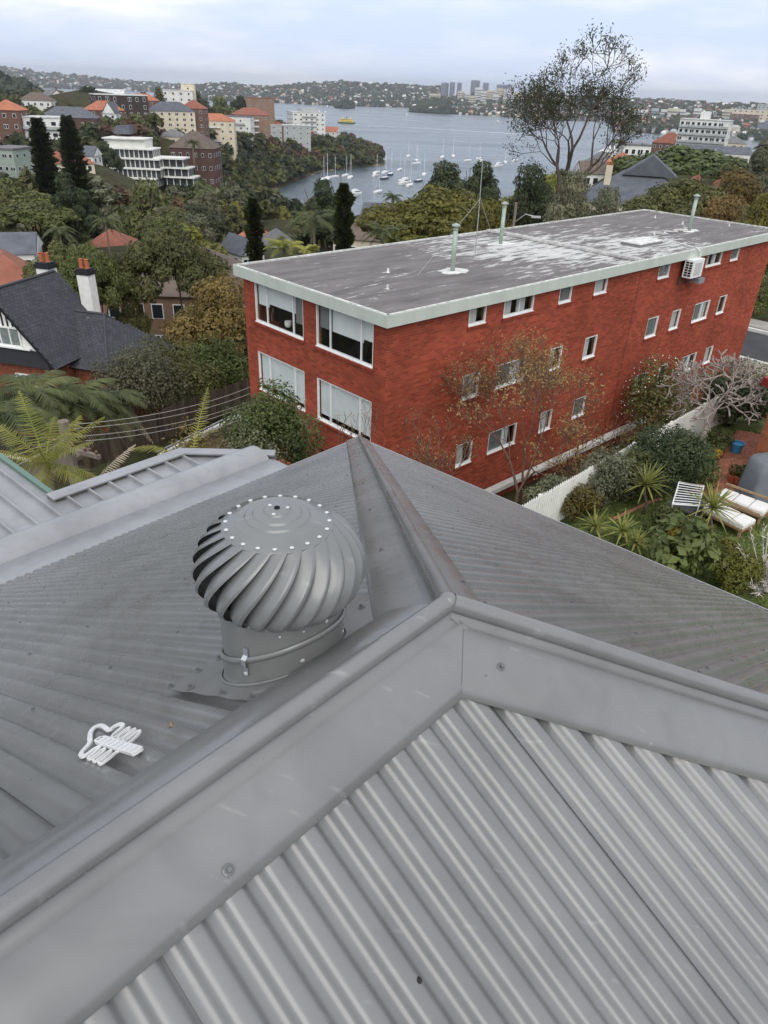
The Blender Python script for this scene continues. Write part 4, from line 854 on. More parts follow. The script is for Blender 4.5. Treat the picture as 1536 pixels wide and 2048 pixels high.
me.materials.append(M_GROUND); me.polygons.foreach_set('use_smooth', [True] * len(me.polygons))
tag(link('hillside', me), kind='structure')
ZGRID = ZG.reshape(ny, nx)
def gz(x, y):
    i = int(np.clip(np.searchsorted(GX, x) - 1, 0, nx - 2)); j = int(np.clip(np.searchsorted(GY, y) - 1, 0, ny - 2))
    u = min(1, max(0, (x - GX[i]) / (GX[i + 1] - GX[i]))); v = min(1, max(0, (y - GY[j]) / (GY[j + 1] - GY[j])))
    return float(max(0.0, (ZGRID[j, i] * (1 - u) + ZGRID[j, i + 1] * u) * (1 - v) + (ZGRID[j + 1, i] * (1 - u) + ZGRID[j + 1, i + 1] * u) * v))
# water sheet out to the horizon, fine near the bay
def water_mat():
    m = bpy.data.materials.new('harbour_water'); m.use_nodes = True; n = m.node_tree.nodes; L = m.node_tree.links; b = n['Principled BSDF']
    b.inputs['Base Color'].default_value = (0.075, 0.105, 0.125, 1); b.inputs['Roughness'].default_value = 0.18; b.inputs['Specular IOR Level'].default_value = 0.5; b.inputs['IOR'].default_value = 1.33
    geo = n.new('ShaderNodeNewGeometry')
    mp = n.new('ShaderNodeMapping'); mp.inputs['Scale'].default_value = (0.05, 0.16, 1); mp.inputs['Rotation'].default_value = (0, 0, 0.35); L.new(geo.outputs['Position'], mp.inputs[0])
    n1 = n.new('ShaderNodeTexNoise'); n1.inputs['Scale'].default_value = 1.0; n1.inputs['Detail'].default_value = 9; n1.inputs['Roughness'].default_value = 0.62; L.new(mp.outputs[0], n1.inputs['Vector'])
    n2 = n.new('ShaderNodeTexNoise'); n2.inputs['Scale'].default_value = 0.9; n2.inputs['Detail'].default_value = 4; L.new(geo.outputs['Position'], n2.inputs['Vector'])
    ad = n.new('ShaderNodeMath'); ad.operation = 'MULTIPLY_ADD'; ad.inputs[1].default_value = 0.12; L.new(n2.outputs[0], ad.inputs[0]); L.new(n1.outputs[0], ad.inputs[2])
    bp_ = n.new('ShaderNodeBump'); bp_.inputs['Strength'].default_value = 0.55; bp_.inputs['Distance'].default_value = 1.6; L.new(ad.outputs[0], bp_.inputs['Height']); L.new(bp_.outputs[0], b.inputs['Normal'])
    mp3 = n.new('ShaderNodeMapping'); mp3.inputs['Scale'].default_value = (0.0016, 0.011, 1); mp3.inputs['Rotation'].default_value = (0, 0, -0.06); L.new(geo.outputs['Position'], mp3.inputs[0])
    n3 = n.new('ShaderNodeTexNoise'); n3.inputs['Scale'].default_value = 1.0; n3.inputs['Detail'].default_value = 5; L.new(mp3.outputs[0], n3.inputs['Vector'])
    mr = n.new('ShaderNodeMapRange'); mr.inputs['From Min'].default_value = 0.35; mr.inputs['From Max'].default_value = 0.65; mr.inputs['To Min'].default_value = 0.10; mr.inputs['To Max'].default_value = 0.34; L.new(n3.outputs[0], mr.inputs[0]); L.new(mr.outputs[0], b.inputs['Roughness'])
    return m
m = MB(); m.quad((-14000, -2000, 0), (14000, -2000, 0), (14000, 16000, 0), (-14000, 16000, 0)); tag(m.build('harbour_water', water_mat()), kind='structure')

# ================================================================ vegetation library
def leaf_cloud(clumps, n, size, up=0.35, aspect=1.7, shell=0.55, seed=1, droop=0.0, flat=1.0):
    rs = np.random.RandomState(seed); C = np.array(clumps, float)       # cx cy cz rx ry rz
    wgt = (C[:, 3] * C[:, 4] * C[:, 5]) ** 0.67; idx = rs.choice(len(C), n, p=wgt / wgt.sum())
    d = rs.normal(size=(n, 3)); d /= np.linalg.norm(d, axis=1)[:, None]
    lump = 1 + 0.16 * np.sin(d[:, 0] * 7 + idx) * np.sin(d[:, 1] * 6 + idx * 2.3) + 0.10 * np.sin(d[:, 2] * 11 + idx * 1.7)
    rad = (shell + (1 - shell) * rs.rand(n) ** 0.5) * lump; pos = C[idx, :3] + d * rad[:, None] * C[idx, 3:]
    nr = d + np.array([0, 0, up]) + rs.normal(size=(n, 3)) * 0.45; nr /= np.linalg.norm(nr, axis=1)[:, None]
    a = rs.normal(size=(n, 3)); a[:, 2] -= droop; a -= nr * (a * nr).sum(1)[:, None]; a /= np.linalg.norm(a, axis=1)[:, None] + 1e-9; b = np.cross(nr, a)
    s = size * rs.uniform(0.55, 1.35, n)[:, None]; a = a * s * aspect / 2; b = b * s / 2
    V = np.stack([pos - a - b * 0.5, pos + b * -0.9 + a * 0.2, pos + a, pos + b * 0.9 + a * 0.1], 1)
    return V
def dome(k, R, h0, h1, cr, seed, flat=0.75, top_bias=0.3):
    rs = np.random.RandomState(seed); out = []
    for i in range(k):
        t = 2 * math.pi * (i * 0.618) ; q = math.sqrt((i + 0.5) / k); rr = R * q * rs.uniform(0.85, 1.1)
        z = h0 + (h1 - h0) * (1 - q ** 2.0) * rs.uniform(0.75, 1.05); c = cr * rs.uniform(0.75, 1.25)
        out.append((rr * math.cos(t), rr * math.sin(t), z, c, c, c * flat))
    return out
PROTO = {}
def proto(key, clumps, n, size, m, **k): PROTO[key] = quads_mesh('crown_' + key, leaf_cloud(clumps, n, size, **k), m); return PROTO[key]
G_OLIVE = foliage('leaf_olive', lin((60, 66, 40)), lin((118, 118, 70)))
G_DARK = foliage('leaf_dark_green', lin((44, 52, 36)), lin((84, 92, 60)))
G_MID = foliage('leaf_mid_green', lin((62, 72, 42)), lin((116, 122, 70)))
G_YEL = foliage('leaf_yellow_green', lin((84, 90, 42)), lin((142, 136, 64)))
G_BROWN = foliage('leaf_brown_gold', lin((86, 76, 44)), lin((138, 118, 68)))
G_GREY = foliage('leaf_grey_green', lin((74, 78, 60)), lin((128, 128, 100)))
G_RUST = foliage('leaf_rusty', lin((82, 66, 50)), lin((122, 98, 74)))
G_GOLD = foliage('leaf_golden', lin((120, 104, 40)), lin((184, 156, 66)))
GREENS = {'olive': G_OLIVE, 'dark': G_DARK, 'mid': G_MID, 'yel': G_YEL, 'brown': G_BROWN, 'grey': G_GREY, 'rust': G_RUST}
# unit trees: height 1, crown radius about 0.42
SHAPES = {'round': (dome(22, 0.32, 0.34, 0.82, 0.145, 3), 0.35), 'umb': (dome(26, 0.42, 0.62, 0.86, 0.11, 5, 0.62), 0.5), 'open': (dome(13, 0.33, 0.34, 0.82, 0.13, 8, 0.8), 0.3)}
for sh, (cl, up) in SHAPES.items():
    for gname in ('olive', 'dark', 'mid', 'yel', 'rust', 'grey', 'brown'):
        if sh != 'round' and gname in ('rust', 'brown'): continue
        proto(f'{sh}_{gname}_far', cl, 1500, 0.058, GREENS[gname], seed=len(gname) + 3, up=up)
for sh, g in (('round', 'dark'), ('round', 'mid'), ('round', 'olive'), ('round', 'brown'), ('round', 'yel'), ('umb', 'mid'), ('umb', 'olive'), ('umb', 'yel'), ('open', 'dark'), ('open', 'grey'), ('open', 'olive'), ('round', 'grey')):
    proto(f'{sh}_{g}_mid', SHAPES[sh][0], 9000, 0.026, GREENS[g], seed=len(g) + 9, up=SHAPES[sh][1])
for sh, g in (('umb', 'mid'), ('umb', 'olive'), ('open', 'olive'), ('umb', 'yel'), ('round', 'yel'), ('round', 'dark'), ('open', 'grey'), ('round', 'brown'), ('round', 'mid'), ('open', 'dark')):
    proto(f'{sh}_{g}_near', SHAPES[sh][0], 24000, 0.0145, GREENS[g], seed=len(g) + 21, up=SHAPES[sh][1])
def limb(m, p, d, L_, r, depth, rs, spread=0.55, up=0.25, tips=None, nseg=4, shrink=0.72, kids=(2, 3), minr=0.006, sides=6):
    pts = [np.array(p, float)]; rad = [r]; d = unit(d); q = pts[0]
    for i in range(nseg):
        d = unit(d + rs.normal(size=3) * 0.13 + ZV * up * 0.12); q = q + d * L_ / nseg; pts.append(q); rad.append(max(minr, r * (1 - 0.42 * (i + 1) / nseg)))
    m.tube(pts, rad, sides if depth > 1 else max(3, sides - 2), cap=False)
    if depth <= 0:
        if tips is not None: tips.append((pts[-1], d, rad[-1]))
        return
    k = rs.randint(kids[0], kids[1] + 1); base = rs.rand() * 6.28
    for j in range(k):
        t = base + j * 6.28 / k + rs.uniform(-0.4, 0.4); a = unit(np.cross(d, [0.31, 0.72, 0.4])); b = np.cross(d, a)
        nd = unit(d + (a * math.cos(t) + b * math.sin(t)) * spread * rs.uniform(0.7, 1.3) + ZV * up * 0.3)
        st = pts[-1] if j < 2 or nseg < 3 else pts[-2]
        limb(m, st, nd, L_ * shrink * rs.uniform(0.8, 1.15), rad[-1] * 0.82, depth - 1, rs, spread, up, tips, nseg, shrink, kids, minr, sides)
def trunk_proto(key, mt, seed, h=0.5, r=0.03, depth=2, spread=0.6, L_=0.36):
    m = MB(); rs = np.random.RandomState(seed); limb(m, (0, 0, -0.04), (0.05, 0.02, 1), L_, r, depth, rs, spread, 0.4, None, 3, 0.8, (2, 3), 0.004, 6); PROTO[key] = m.mesh('trunk_' + key, mt, True)
trunk_proto('trunk_a', M_BARK, 4); trunk_proto('trunk_b', M_BARKD, 9, spread=0.5); trunk_proto('trunk_tall', M_BARK, 14, L_=0.42, r=0.022, spread=0.45)
def tree(label, crown, P, H, W_=None, trunk='trunk_a', group=None, name='tree', cat='tree', sink=0.0):
    W_ = W_ or H; t = thing(name, label, cat, P, group); a = rnd.uniform(0, 6.28)
    link('trunk', PROTO[trunk], t, (0, 0, 0), (0, 0, a), (W_, W_, H))
    link('crown', PROTO[crown], t, (0, 0, -sink), (0, 0, a), (W_, W_, H)); return t
def bush(label, m, P, rx, ry, h, n=4000, size=0.09, group=None, name='shrub', rot=0.0, lumps=9, seed=1, cat='shrub', stems=True, up=0.3, aspect=1.7):
    rs = np.random.RandomState(seed); cl = []
    for i in range(lumps):
        t = i * 2.4; q = math.sqrt((i + 0.5) / lumps); z = h * (0.42 + 0.38 * (1 - q * q)) * rs.uniform(0.8, 1.15)
        c = 0.42 * rs.uniform(0.75, 1.25); cl.append((rx * q * 0.75 * math.cos(t), ry * q * 0.75 * math.sin(t), z, rx * c, ry * c, h * 0.34 * rs.uniform(0.8, 1.2)))
    t = thing(name, label, cat, P, group); link('foliage', quads_mesh('foliage', leaf_cloud(cl, n, size, seed=seed, up=up, aspect=aspect), m), t, rot=(0, 0, rot))
    if stems:
        mb = MB(); rsx = np.random.RandomState(seed + 5)
        for k in range(4): mb.tube([(0, 0, -0.1), (rx * 0.2 * rsx.normal(), ry * 0.2 * rsx.normal(), h * 0.35), (rx * 0.4 * rsx.normal(), ry * 0.4 * rsx.normal(), h * 0.7)], [0.05, 0.035, 0.015], 5)
        link('stem', mb.mesh('stem', M_BARKD, True), t)
    return t
def frond_verts(base, d, L_, n=22, w=0.5, droop=0.6, leafw=0.035, vee=0.3, lift=0.0):
    """one feather frond: rachis curve with leaflets as slim quads"""
    V = []; d = unit(d); side = unit(np.cross(d, ZV)); pts = []
    for i in range(n + 1):
        t = i / n; pts.append(np.array(base) + d * L_ * t * (1 - 0.12 * t) + ZV * (lift * L_ * t - droop * L_ * t * t))
    for i in range(1, n + 1):
        t = i / n; fw = unit(pts[i] - pts[i - 1]); ll = w * math.sin(math.pi * min(1, 0.12 + 0.88 * t)) ** 0.7 * (1 - 0.25 * t)
        for sg in (-1, 1):
            e = unit(side * sg * 1.0 + fw * 0.65 - ZV * vee * rnd.uniform(0.4, 1.4)); q = pts[i]; tip = q + e * ll * rnd.uniform(0.8, 1.1) - ZV * ll * 0.12
            V.append([q - fw * leafw * 0.6, q + fw * leafw * 0.6, q * 0.4 + tip * 0.6 + fw * leafw * 0.5, tip])
    for i in range(n):
        V.append([pts[i] + side * 0.012, pts[i + 1] + side * 0.008, pts[i + 1] - side * 0.008, pts[i] - side * 0.012])
    return V
M_FROND = foliage('palm_frond', lin((52, 62, 38)), lin((108, 114, 72)), objvar=0.08)
M_FRONDY = foliage('palm_frond_yellow', lin((104, 112, 48)), lin((164, 162, 82)), objvar=0.05)
M_DEAD = foliage('dead_frond', lin((150, 136, 112)), lin((205, 192, 170)), objvar=0.05)
M_PTRUNK = mat('palm_trunk', lin((112, 100, 84)), 0.9, 0.15, var=0.25, vscale=10, stretch=(1, 1, 6))
def palm(label, P, H, FL, nf=16, mt=None, droop=0.75, lean=(0, 0), w=0.5, group=None, n=22, dead=0, leafw=0.035, seed=1, tr=0.14, zmin=-0.1):
    t = thing('palm_tree', label, 'palm', P, group); rs = np.random.RandomState(seed); top = np.array([lean[0], lean[1], H])
    mb = MB(); mb.tube([(0, 0, -0.5), (lean[0] * 0.3, lean[1] * 0.3, H * 0.5), tuple(top)], [tr * 1.15, tr, tr * 0.8], 10); link('trunk', mb.mesh('trunk', M_PTRUNK, True), t)
    for k in range(nf + dead):
        a = k * 2.39996 + rs.uniform(-0.2, 0.2); el = rs.uniform(0.05, 1.0) if k < nf else -0.3; dd = (math.cos(a), math.sin(a), 0)
        V = frond_verts(top, dd, FL * rs.uniform(0.8, 1.1), n, w, droop * rs.uniform(0.75, 1.2), leafw, 0.35, lift=el)
        link('frond', quads_mesh('frond', V, (mt or M_FROND) if k < nf else M_DEAD), t)
    return t
def rosette_verts(c, n, L_, w, seed, el0=-0.15, el1=1.2, droop=0.25):
    rs = np.random.RandomState(seed); V = []
    for k in range(n):
        a = k * 2.39996; el = el0 + (el1 - el0) * (k / n) + rs.uniform(-0.1, 0.1); d = np.array([math.cos(a) * math.cos(el), math.sin(a) * math.cos(el), math.sin(el)]); s = unit(np.cross(d, ZV)); L = L_ * rs.uniform(0.8, 1.1)
        pr = None
        for i in range(5):
            t = i / 4; q = np.array(c) + d * L * t - ZV * droop * L * t * t * (1 - 0.5 * math.sin(max(0, el))); ww = w * (0.6 + 1.2 * t) * (1 - t) * 1.6 + w * 0.1
            cur = (q - s * ww, q + s * ww)
            if pr: V.append([pr[0], pr[1], cur[1], cur[0]])
            pr = cur
    return V
# ================================================================ left side: timber fence, pole, wires, drive
def range_for(p1, p2, H):
    a, b = ray(*p1), ray(*p2); return H / (a[2] / math.hypot(a[0], a[1]) - b[2] / math.hypot(b[0], b[1]))
M_PALE = mat('weathered_paling', lin((74, 66, 58)), 0.92, 0.1, var=0.3, vscale=5, objvar=0.28, stretch=(1, 1, 0.15))
M_PALED = mat('fence_rail_timber', lin((62, 54, 46)), 0.92, 0.1)
fa, fb = at(150, 950, 37.5), at(520, 802, 44.5)
tf = thing('timber_fence', 'dark weathered vertical paling fence along the drive beside the flats', 'fence', (fa + fb) / 2)
n_ = int(np.linalg.norm(fb - fa) / 0.155); d_ = unit((fb - fa) * np.array([1, 1, 0])); ang = math.atan2(d_[1], d_[0])
m = MB(); m.box((0, 0, 0.9), (0.142, 0.022, 1.8)); PAL = m.mesh('paling', M_PALE)
for i in range(n_):
    t = i / n_; P = fa * (1 - t) + fb * t
    link('paling', PAL, tf, Vector(P) - tf.location + Vector((0, 0, rnd.uniform(-0.05, 0.04))), (rnd.uniform(-0.015, 0.015), rnd.uniform(-0.012, 0.012), ang), (1, 1, rnd.uniform(0.97, 1.03)))
for h in (0.4, 1.45):
    m = MB(); m.tube([fa + ZV * h + np.cross(ZV, d_) * 0.05, fb + ZV * h + np.cross(ZV, d_) * 0.05], 0.045, 4); m.build('rail', M_PALED, tf)
M_CONC = mat('concrete', lin((150, 146, 138)), 0.9, 0.15, var=0.15, vscale=2, bump=0.2, bscale=30)
M_CONCW = mat('pale_concrete', lin((205, 205, 200)), 0.8, 0.2, var=0.12, vscale=2)
M_DRIVE = mat('damp_drive', lin((96, 84, 74)), 0.9, 0.15, var=0.25, vscale=1.5, bump=0.3, bscale=20)
k0, k1 = atz(318, 912, 41.2), atz(520, 812, 42.0)
m = MB(); a, b = atz(200, 960, 39.9), atz(560, 800, 41.2); c, d = atz(620, 830, 41.3), atz(330, 990, 40.3); m.prism([a, b, c, d], (0, 0, -0.3)); tag(m.build('driveway', M_DRIVE, fix=True), kind='structure')
kd = unit(k1 - k0)
kb = thing('kerb_rail', 'pale concrete kerb with metal edge along the drive beside the fence', 'kerb', k0)
m = MB(); m.box((k0 + k1) / 2, (np.linalg.norm(k1 - k0), 0.22, 0.25), (kd, unit(np.cross(ZV, kd)), ZV)); m.build('kerb', M_CONCW, kb)
m = MB(); m.tube([k0 + ZV * 0.16 + np.cross(ZV, kd) * 0.22, k1 + ZV * 0.16 + np.cross(ZV, kd) * 0.22], 0.05, 8); m.build('pipe', M_STEEL, kb)
# power pole and service wires to the flats
pt = at(126, 842, 20.5); pole = thing('power_pole', 'weathered grey timber power pole with a short crossarm', 'power pole', (pt[0], pt[1], 40.5))
M_POLE = mat('pole_timber', lin((122, 112, 102)), 0.9, 0.15, var=0.2, vscale=3, stretch=(4, 4, 0.3))
m = MB(); m.lathe((pt[0], pt[1], 40.5), [(0.19, 0), (0.15, pt[2] - 40.5)], 14); m.build('post', M_POLE, pole, smooth=False)
xa = unit(atz(178, 893, pt[2] - 1.0) - atz(128, 880, pt[2] - 1.0)); ca_ = np.array([pt[0], pt[1], pt[2] - 0.75])
m = MB(); m.box(ca_ + xa * 0.55 - unit(np.cross(ZV, xa)) * 0.16, (1.5, 0.1, 0.12), (xa, np.cross(ZV, xa), ZV)); arm = m.build('crossarm', M_POLE, pole)
for k in (-0.1, 0.35, 0.8, 1.2):
    m = MB(); m.lathe(ca_ + xa * k - unit(np.cross(ZV, xa)) * 0.16 + ZV * 0.06, [(0.02, 0), (0.045, 0.04), (0.045, 0.09), (0.02, 0.12)], 8); m.build('insulator', mat('insulator_brown', (0.12, 0.06, 0.04), 0.2), arm)
M_WIRE = mat('service_wire', lin((176, 176, 168)), 0.5, 0.3)
for i, (pa, pb) in enumerate((((133, 850), (505, 772)), ((137, 858), (505, 785)), ((142, 874), (505, 800)), ((170, 882), (505, 806)))):
    A_ = at(pa[0], pa[1], 20.4 + i * 0.1); B_ = at(pb[0], pb[1], 28.5); m = MB(); pts = []
    for k in range(17):
        t = k / 16; pts.append(A_ * (1 - t) + B_ * t - ZV * 0.28 * 4 * t * (1 - t))
    m.tube(pts, 0.011, 5)
    tag(m.build('service_wire', M_WIRE), ('upper', 'second', 'third', 'lowest')[i] + ' grey service wire strung from the timber pole to the flats', 'wire', 'wires from pole to flats')
for i, (pa, pb) in enumerate((((0, 913), (130, 868)), ((0, 945), (128, 880)))):
    m = MB(); A_ = at(pa[0] - 60, pa[1] + 20, 16.5); B_ = at(pb[0], pb[1], 20.4); m.tube([A_ * (1 - t) + B_ * t - ZV * 0.1 * 4 * t * (1 - t) for t in np.linspace(0, 1, 9)], 0.01, 5)
    tag(m.build('service_wire', M_WIRE), ('upper', 'lower')[i] + ' thin pale wire leaving the pole past the yellowish palm', 'wire', 'wires leaving the pole')

# ---------------------------------------------------------------- neighbour house with dark shingle roof and white chimneys
HR = 48.0; hE, hF = azv(15), azv(105)
H1 = at(-28, 584, HR); HL = 5.95; run, drop = 3.68, 4.21
H2 = H1 + hE * HL; ze = H1[2] - drop
nb = thing('shingle_house', 'dark slate shingle roofed house with half timbered gable and white chimneys', 'house', (H1[0], H1[1], ze - 5))
M_SHIN = mat('slate_shingle', lin((66, 67, 72)), 0.72, 0.3, var=0.12, vscale=1.0, island=0.16)
M_SHINB = mat('slate_underlay', lin((48, 49, 53)), 0.85, 0.2)
M_BKH = mat('brown_brick', lin((120, 72, 54)), 0.85, 0.2, var=0.3, vscale=5, bump=0.3, bscale=30)
M_WR = mat('white_roughcast', (0.74, 0.74, 0.71), 0.85, 0.2, var=0.08, vscale=3, bump=0.3, bscale=40)
M_BLK = mat('black_timber', (0.02, 0.02, 0.022), 0.6, 0.3)
def inpoly(p, poly):
    c = False; j = len(poly) - 1
    for i in range(len(poly)):
        if (poly[i][1] > p[1]) != (poly[j][1] > p[1]) and p[0] < (poly[j][0] - poly[i][0]) * (p[1] - poly[i][1]) / (poly[j][1] - poly[i][1] + 1e-12) + poly[i][0]: c = not c
        j = i
    return c
def shingles(poly3, parent, mt, expo=0.2, wid=0.3, th=0.012, name='shingles'):
    """real overlapping shingles on one roof plane (plus a solid under-sheet)"""
    P = [np.asarray(q, float) for q in poly3]; n = unit(np.cross(P[1] - P[0], P[2] - P[0])); n = n if n[2] > 0 else -n
    dn = unit(np.array([n[0] * n[2], n[1] * n[2], -(n[0] ** 2 + n[1] ** 2)])); al = np.cross(n, dn); O = P[0]
    q2 = [(np.dot(q - O, al), np.dot(q - O, dn)) for q in P]; a0, a1 = min(q[0] for q in q2), max(q[0] for q in q2); d0, d1 = min(q[1] for q in q2), max(q[1] for q in q2)
    m = MB(); m.prism([q - n * 0.02 for q in P], -n * 0.08); m.build('roof_plane', M_SHINB, parent, fix=True)
    m = MB(); r = 0; t = d1
    while t > d0:
        s = a0 - (wid / 2 if r % 2 else 0)
        while s < a1:
            w = wid * rnd.uniform(0.9, 1.0); c = (s + w / 2, t - expo / 2)
            if inpoly(c, q2):
                j = rnd.uniform(-0.006, 0.006); A_, B_ = O + al * s + dn * (t + j), O + al * (s + w - 0.008) + dn * (t + j); u = -dn * (expo + 0.03)
                m.add([A_ + n * th, B_ + n * th, B_ + u, A_ + u, A_ - n * 0.01, B_ - n * 0.01], [(0, 1, 2, 3), (4, 5, 1, 0)])
            s += wid
        t -= expo; r += 1
    return m.build(name, mt, parent, kind='stuff')
def hitp(px, O, n):
    d = ray(*px); return CAM + d * (np.dot(O - CAM, n) / np.dot(d, n))
E1, E2 = H1 + hF * run - ZV * drop, H2 + hF * run - ZV * drop; E1b, E2b = H1 - hF * run - ZV * drop, H2 - hF * run - ZV * drop
shingles([H1, H2 + hE * 0.2, E2 + hE * 0.2, E1], nb, M_SHIN)
m = MB(); m.prism([H1, H2, E2b, E1b], (0, 0, -0.1)); m.build('roof_plane', M_SHINB, nb, fix=True)
# wing with hip end
nM = unit(np.cross(H2 - H1, E1 - H1)); nM = nM if nM[2] > 0 else -nM
W0 = hitp((150, 622), H1, nM); dF = ray(208, 631); nv = np.cross(ZV, hF)
A_ = np.array([[np.dot(hF, v) for v in (hF, hE, ZV)], [-np.dot(dF, v) for v in (hF, hE, ZV)]]).T; sol = np.linalg.lstsq(A_, np.array([np.dot(CAM - W0, v) for v in (hF, hE, ZV)]), rcond=None)[0]
W1 = W0 + hF * max(1.2, min(4.0, sol[0]))
zw = ze + 0.25; Cn, Cf = atz(246, 704, zw), atz(357, 676, zw)
hw_ = 3.1
Cn = W1 + hF * 1.9 - hE * hw_; Cn[2] = W1[2] - 2.6; Cf = W1 + hF * 3.3 + hE * 3.0; Cf[2] = W1[2] - 2.6
Wn0 = W0 - hF * 1.0 - hE * hw_; Wn0[2] = Cn[2]; Wf0 = W0 - hF * 1.0 + hE * 3.0; Wf0[2] = Cf[2]
shingles([W0, W1, Cn, Wn0], nb, M_SHIN); shingles([W1, Cf, Cn], nb, M_SHIN); shingles([W0, W1, Cf, Wf0], nb, M_SHIN)
m = MB(); m.tube([W1 + ZV * 0.03, Cn + ZV * 0.03], 0.09, 6); m.build('hip_cap', M_SHIN, nb); m = MB(); m.tube([W0 + ZV * 0.03, W1 + ZV * 0.03], 0.09, 6); m.build('ridge_cap', M_SHIN, nb)
m = MB(); m.tube([H1 + ZV * 0.03, H2 + ZV * 0.03], 0.09, 6); m.build('ridge_cap', M_SHIN, nb)
# walls
gb = H1 + hE * 0.35
m = MB(); m.prism([gb - ZV * 0.15, gb + hF * (run - 0.3) - ZV * (drop - 0.1), gb - hF * (run - 0.3) - ZV * (drop - 0.1)], hE * 0.2); m.build('gable', M_WR, nb, fix=True)
m = MB(); m.prism([gb + hF * (run - 0.5) - ZV * (drop), gb - hF * (run - 0.5) - ZV * drop, gb - hF * (run - 0.5) - ZV * (drop + 5), gb + hF * (run - 0.5) - ZV * (drop + 5)], hE * (HL - 0.6)); m.build('wall', M_BKH, nb, fix=True)
m = MB(); wq = [Wn0 + hE * 0.5, Cn + hE * 0.5 - hF * 0.5, Cf - hE * 0.5 - hF * 0.5, Wf0 - hE * 0.5]; m.prism([q - ZV * 0.1 for q in wq], (0, 0, -4.5)); m.build('wall', M_BKH, nb, fix=True)
for s in (-1, 1):
    m = MB(); m.prism([H1 + ZV * 0.02, H1 + hF * s * run - ZV * (drop - 0.02), H1 + hF * s * run - ZV * (drop + 0.22), H1 - ZV * 0.24], hE * 0.06); m.build('barge_board', M_BLK, nb, fix=True)
for k in range(-5, 6):
    a = k * 0.34; zt_, zb_ = -abs(a) * drop / run - 0.35, -2.0
    if zt_ - zb_ > 0.15: m = MB(); m.box(gb + hF * a + ZV * (zt_ + zb_) / 2 - hE * 0.02, (0.1, 0.06, zt_ - zb_), (hF, hE, ZV)); m.build('gable_timber', M_BLK, nb)
m = MB(); m.prism([gb + hF * 2.9 - ZV * 3.35 - hE * 0.10, gb - hF * 2.9 - ZV * 3.35 - hE * 0.10, gb - hF * 3.3 - ZV * 4.25 - hE * 0.35, gb + hF * 3.3 - ZV * 4.25 - hE * 0.35], hE * 0.12); m.build('shingled_skirt', M_SHINB, nb, fix=True)
def nwin(c, w, h, al, o, panes=2, parent=nb):
    m = MB()
    for s in (-1, 1): m.box(c + al * s * w / 2, (0.1, 0.1, h + 0.1), (al, o, ZV)); m.box(c + ZV * s * h / 2, (w, 0.1, 0.1), (al, o, ZV))
    f = m.build('window', M_WHITE, parent)
    for k in range(panes):
        m = MB(); m.box(c + al * ((k + 0.5) / panes - 0.5) * w - o * 0.03, (w / panes - 0.07, 0.03, h - 0.06), (al, o, ZV)); m.build('pane', M_PANE, f)
        if k: m = MB(); m.box(c + al * (k / panes - 0.5) * w, (0.07, 0.08, h), (al, o, ZV)); m.build('mullion', M_WHITE, f)
m = MB(); 
nwin(gb + hF * 0.35 - ZV * 2.62 - hE * 0.05, 2.1, 1.1, hF, -hE, 3); nwin(gb + hF * 1.15 - ZV * 5.6 - hE * 0.05, 1.3, 1.3, hF, -hE, 2)
m = MB(); m.box(gb + hF * 0.35 - ZV * 3.25 - hE * 0.14, (3.4, 0.2, 0.08), (hF, hE, ZV)); m.build('sill', M_WHITE, nb)
M_POT = mat('terracotta_pot', lin((172, 98, 70)), 0.8, 0.2, var=0.15, vscale=8)
def chimney(base, h, w, label):
    m = MB(); m.box(base + ZV * h / 2, (w, w * 0.85, h), (hF, hE, ZV)); c = m.build('chimney', M_WR, nb)
    m = MB(); m.box(base + ZV * (h + 0.12), (w * 1.18, w * 1.0, 0.24), (hF, hE, ZV)); m.box(base + ZV * (h + 0.3), (w * 1.0, w * 0.85, 0.14), (hF, hE, ZV)); m.build('chimney_cap', M_BLK, c)
    for s in (-1, 1): m = MB(); m.lathe(base + hF * s * w * 0.24 + ZV * (h + 0.36), [(0.15, 0), (0.13, 0.1), (0.13, 0.5), (0.16, 0.56), (0.12, 0.57)], 10); m.build('chimney_pot', M_POT, c)
cb_ = at(186, 636, np.hypot(*W0[:2]) + 0.9); chimney(cb_ - ZV * 0.6, 3.45, 0.85, '')
c2_ = at(97, 560, np.hypot(*H2[:2]) + 0.8); chimney(c2_ - ZV * 1.2, 2.0, 0.95, '')
m = MB(); P = hitp((183, 640), W0, ZV * 0.4 + unit(np.cross(hF, W1 - Cn)) * (-1 if np.cross(hF, W1 - Cn)[2] < 0 else 1)) if False else at(180, 645, np.hypot(*W0[:2]) - 0.8)
m.lathe(P, [(0.16, 0), (0.22, 0.12), (0.24, 0.25), (0.16, 0.38), (0, 0.42)], 12); m.build('turbine_vent', mat('vent_grey', lin((90, 92, 90)), 0.5), nb, smooth=True)
m = MB(); P = at(262, 682, np.hypot(*W1[:2]) - 0.3); m.lathe(P, [(0.04, 0), (0.04, 0.5)], 8); m.build('vent_pipe', M_STEEL, nb)

# deck at far left
dk = at(25, 915, 27); d = thing('timber_deck', 'small deck with white posts and rails under the palms', 'deck', dk)
m = MB(); m.box(dk, (4.5, 3.0, 0.15), (azv(105), azv(15), ZV)); m.build('deck_floor', mat('deck_board', lin((104, 92, 84)), 0.85), d)
for k in range(15): m = MB(); m.box(dk + azv(105) * (k * 0.22 - 2.2) - azv(15) * 1.5 + ZV * 0.5, (0.06, 0.05, 0.9), (azv(105), azv(15), ZV)); m.build('baluster', mat('cream_rail', lin((206, 196, 172)), 0.6), d)
m = MB(); m.box(dk - azv(15) * 1.5 + ZV * 0.98, (4.5, 0.09, 0.07), (azv(105), azv(15), ZV)); m.build('hand_rail', MATS['cream_rail'], d)

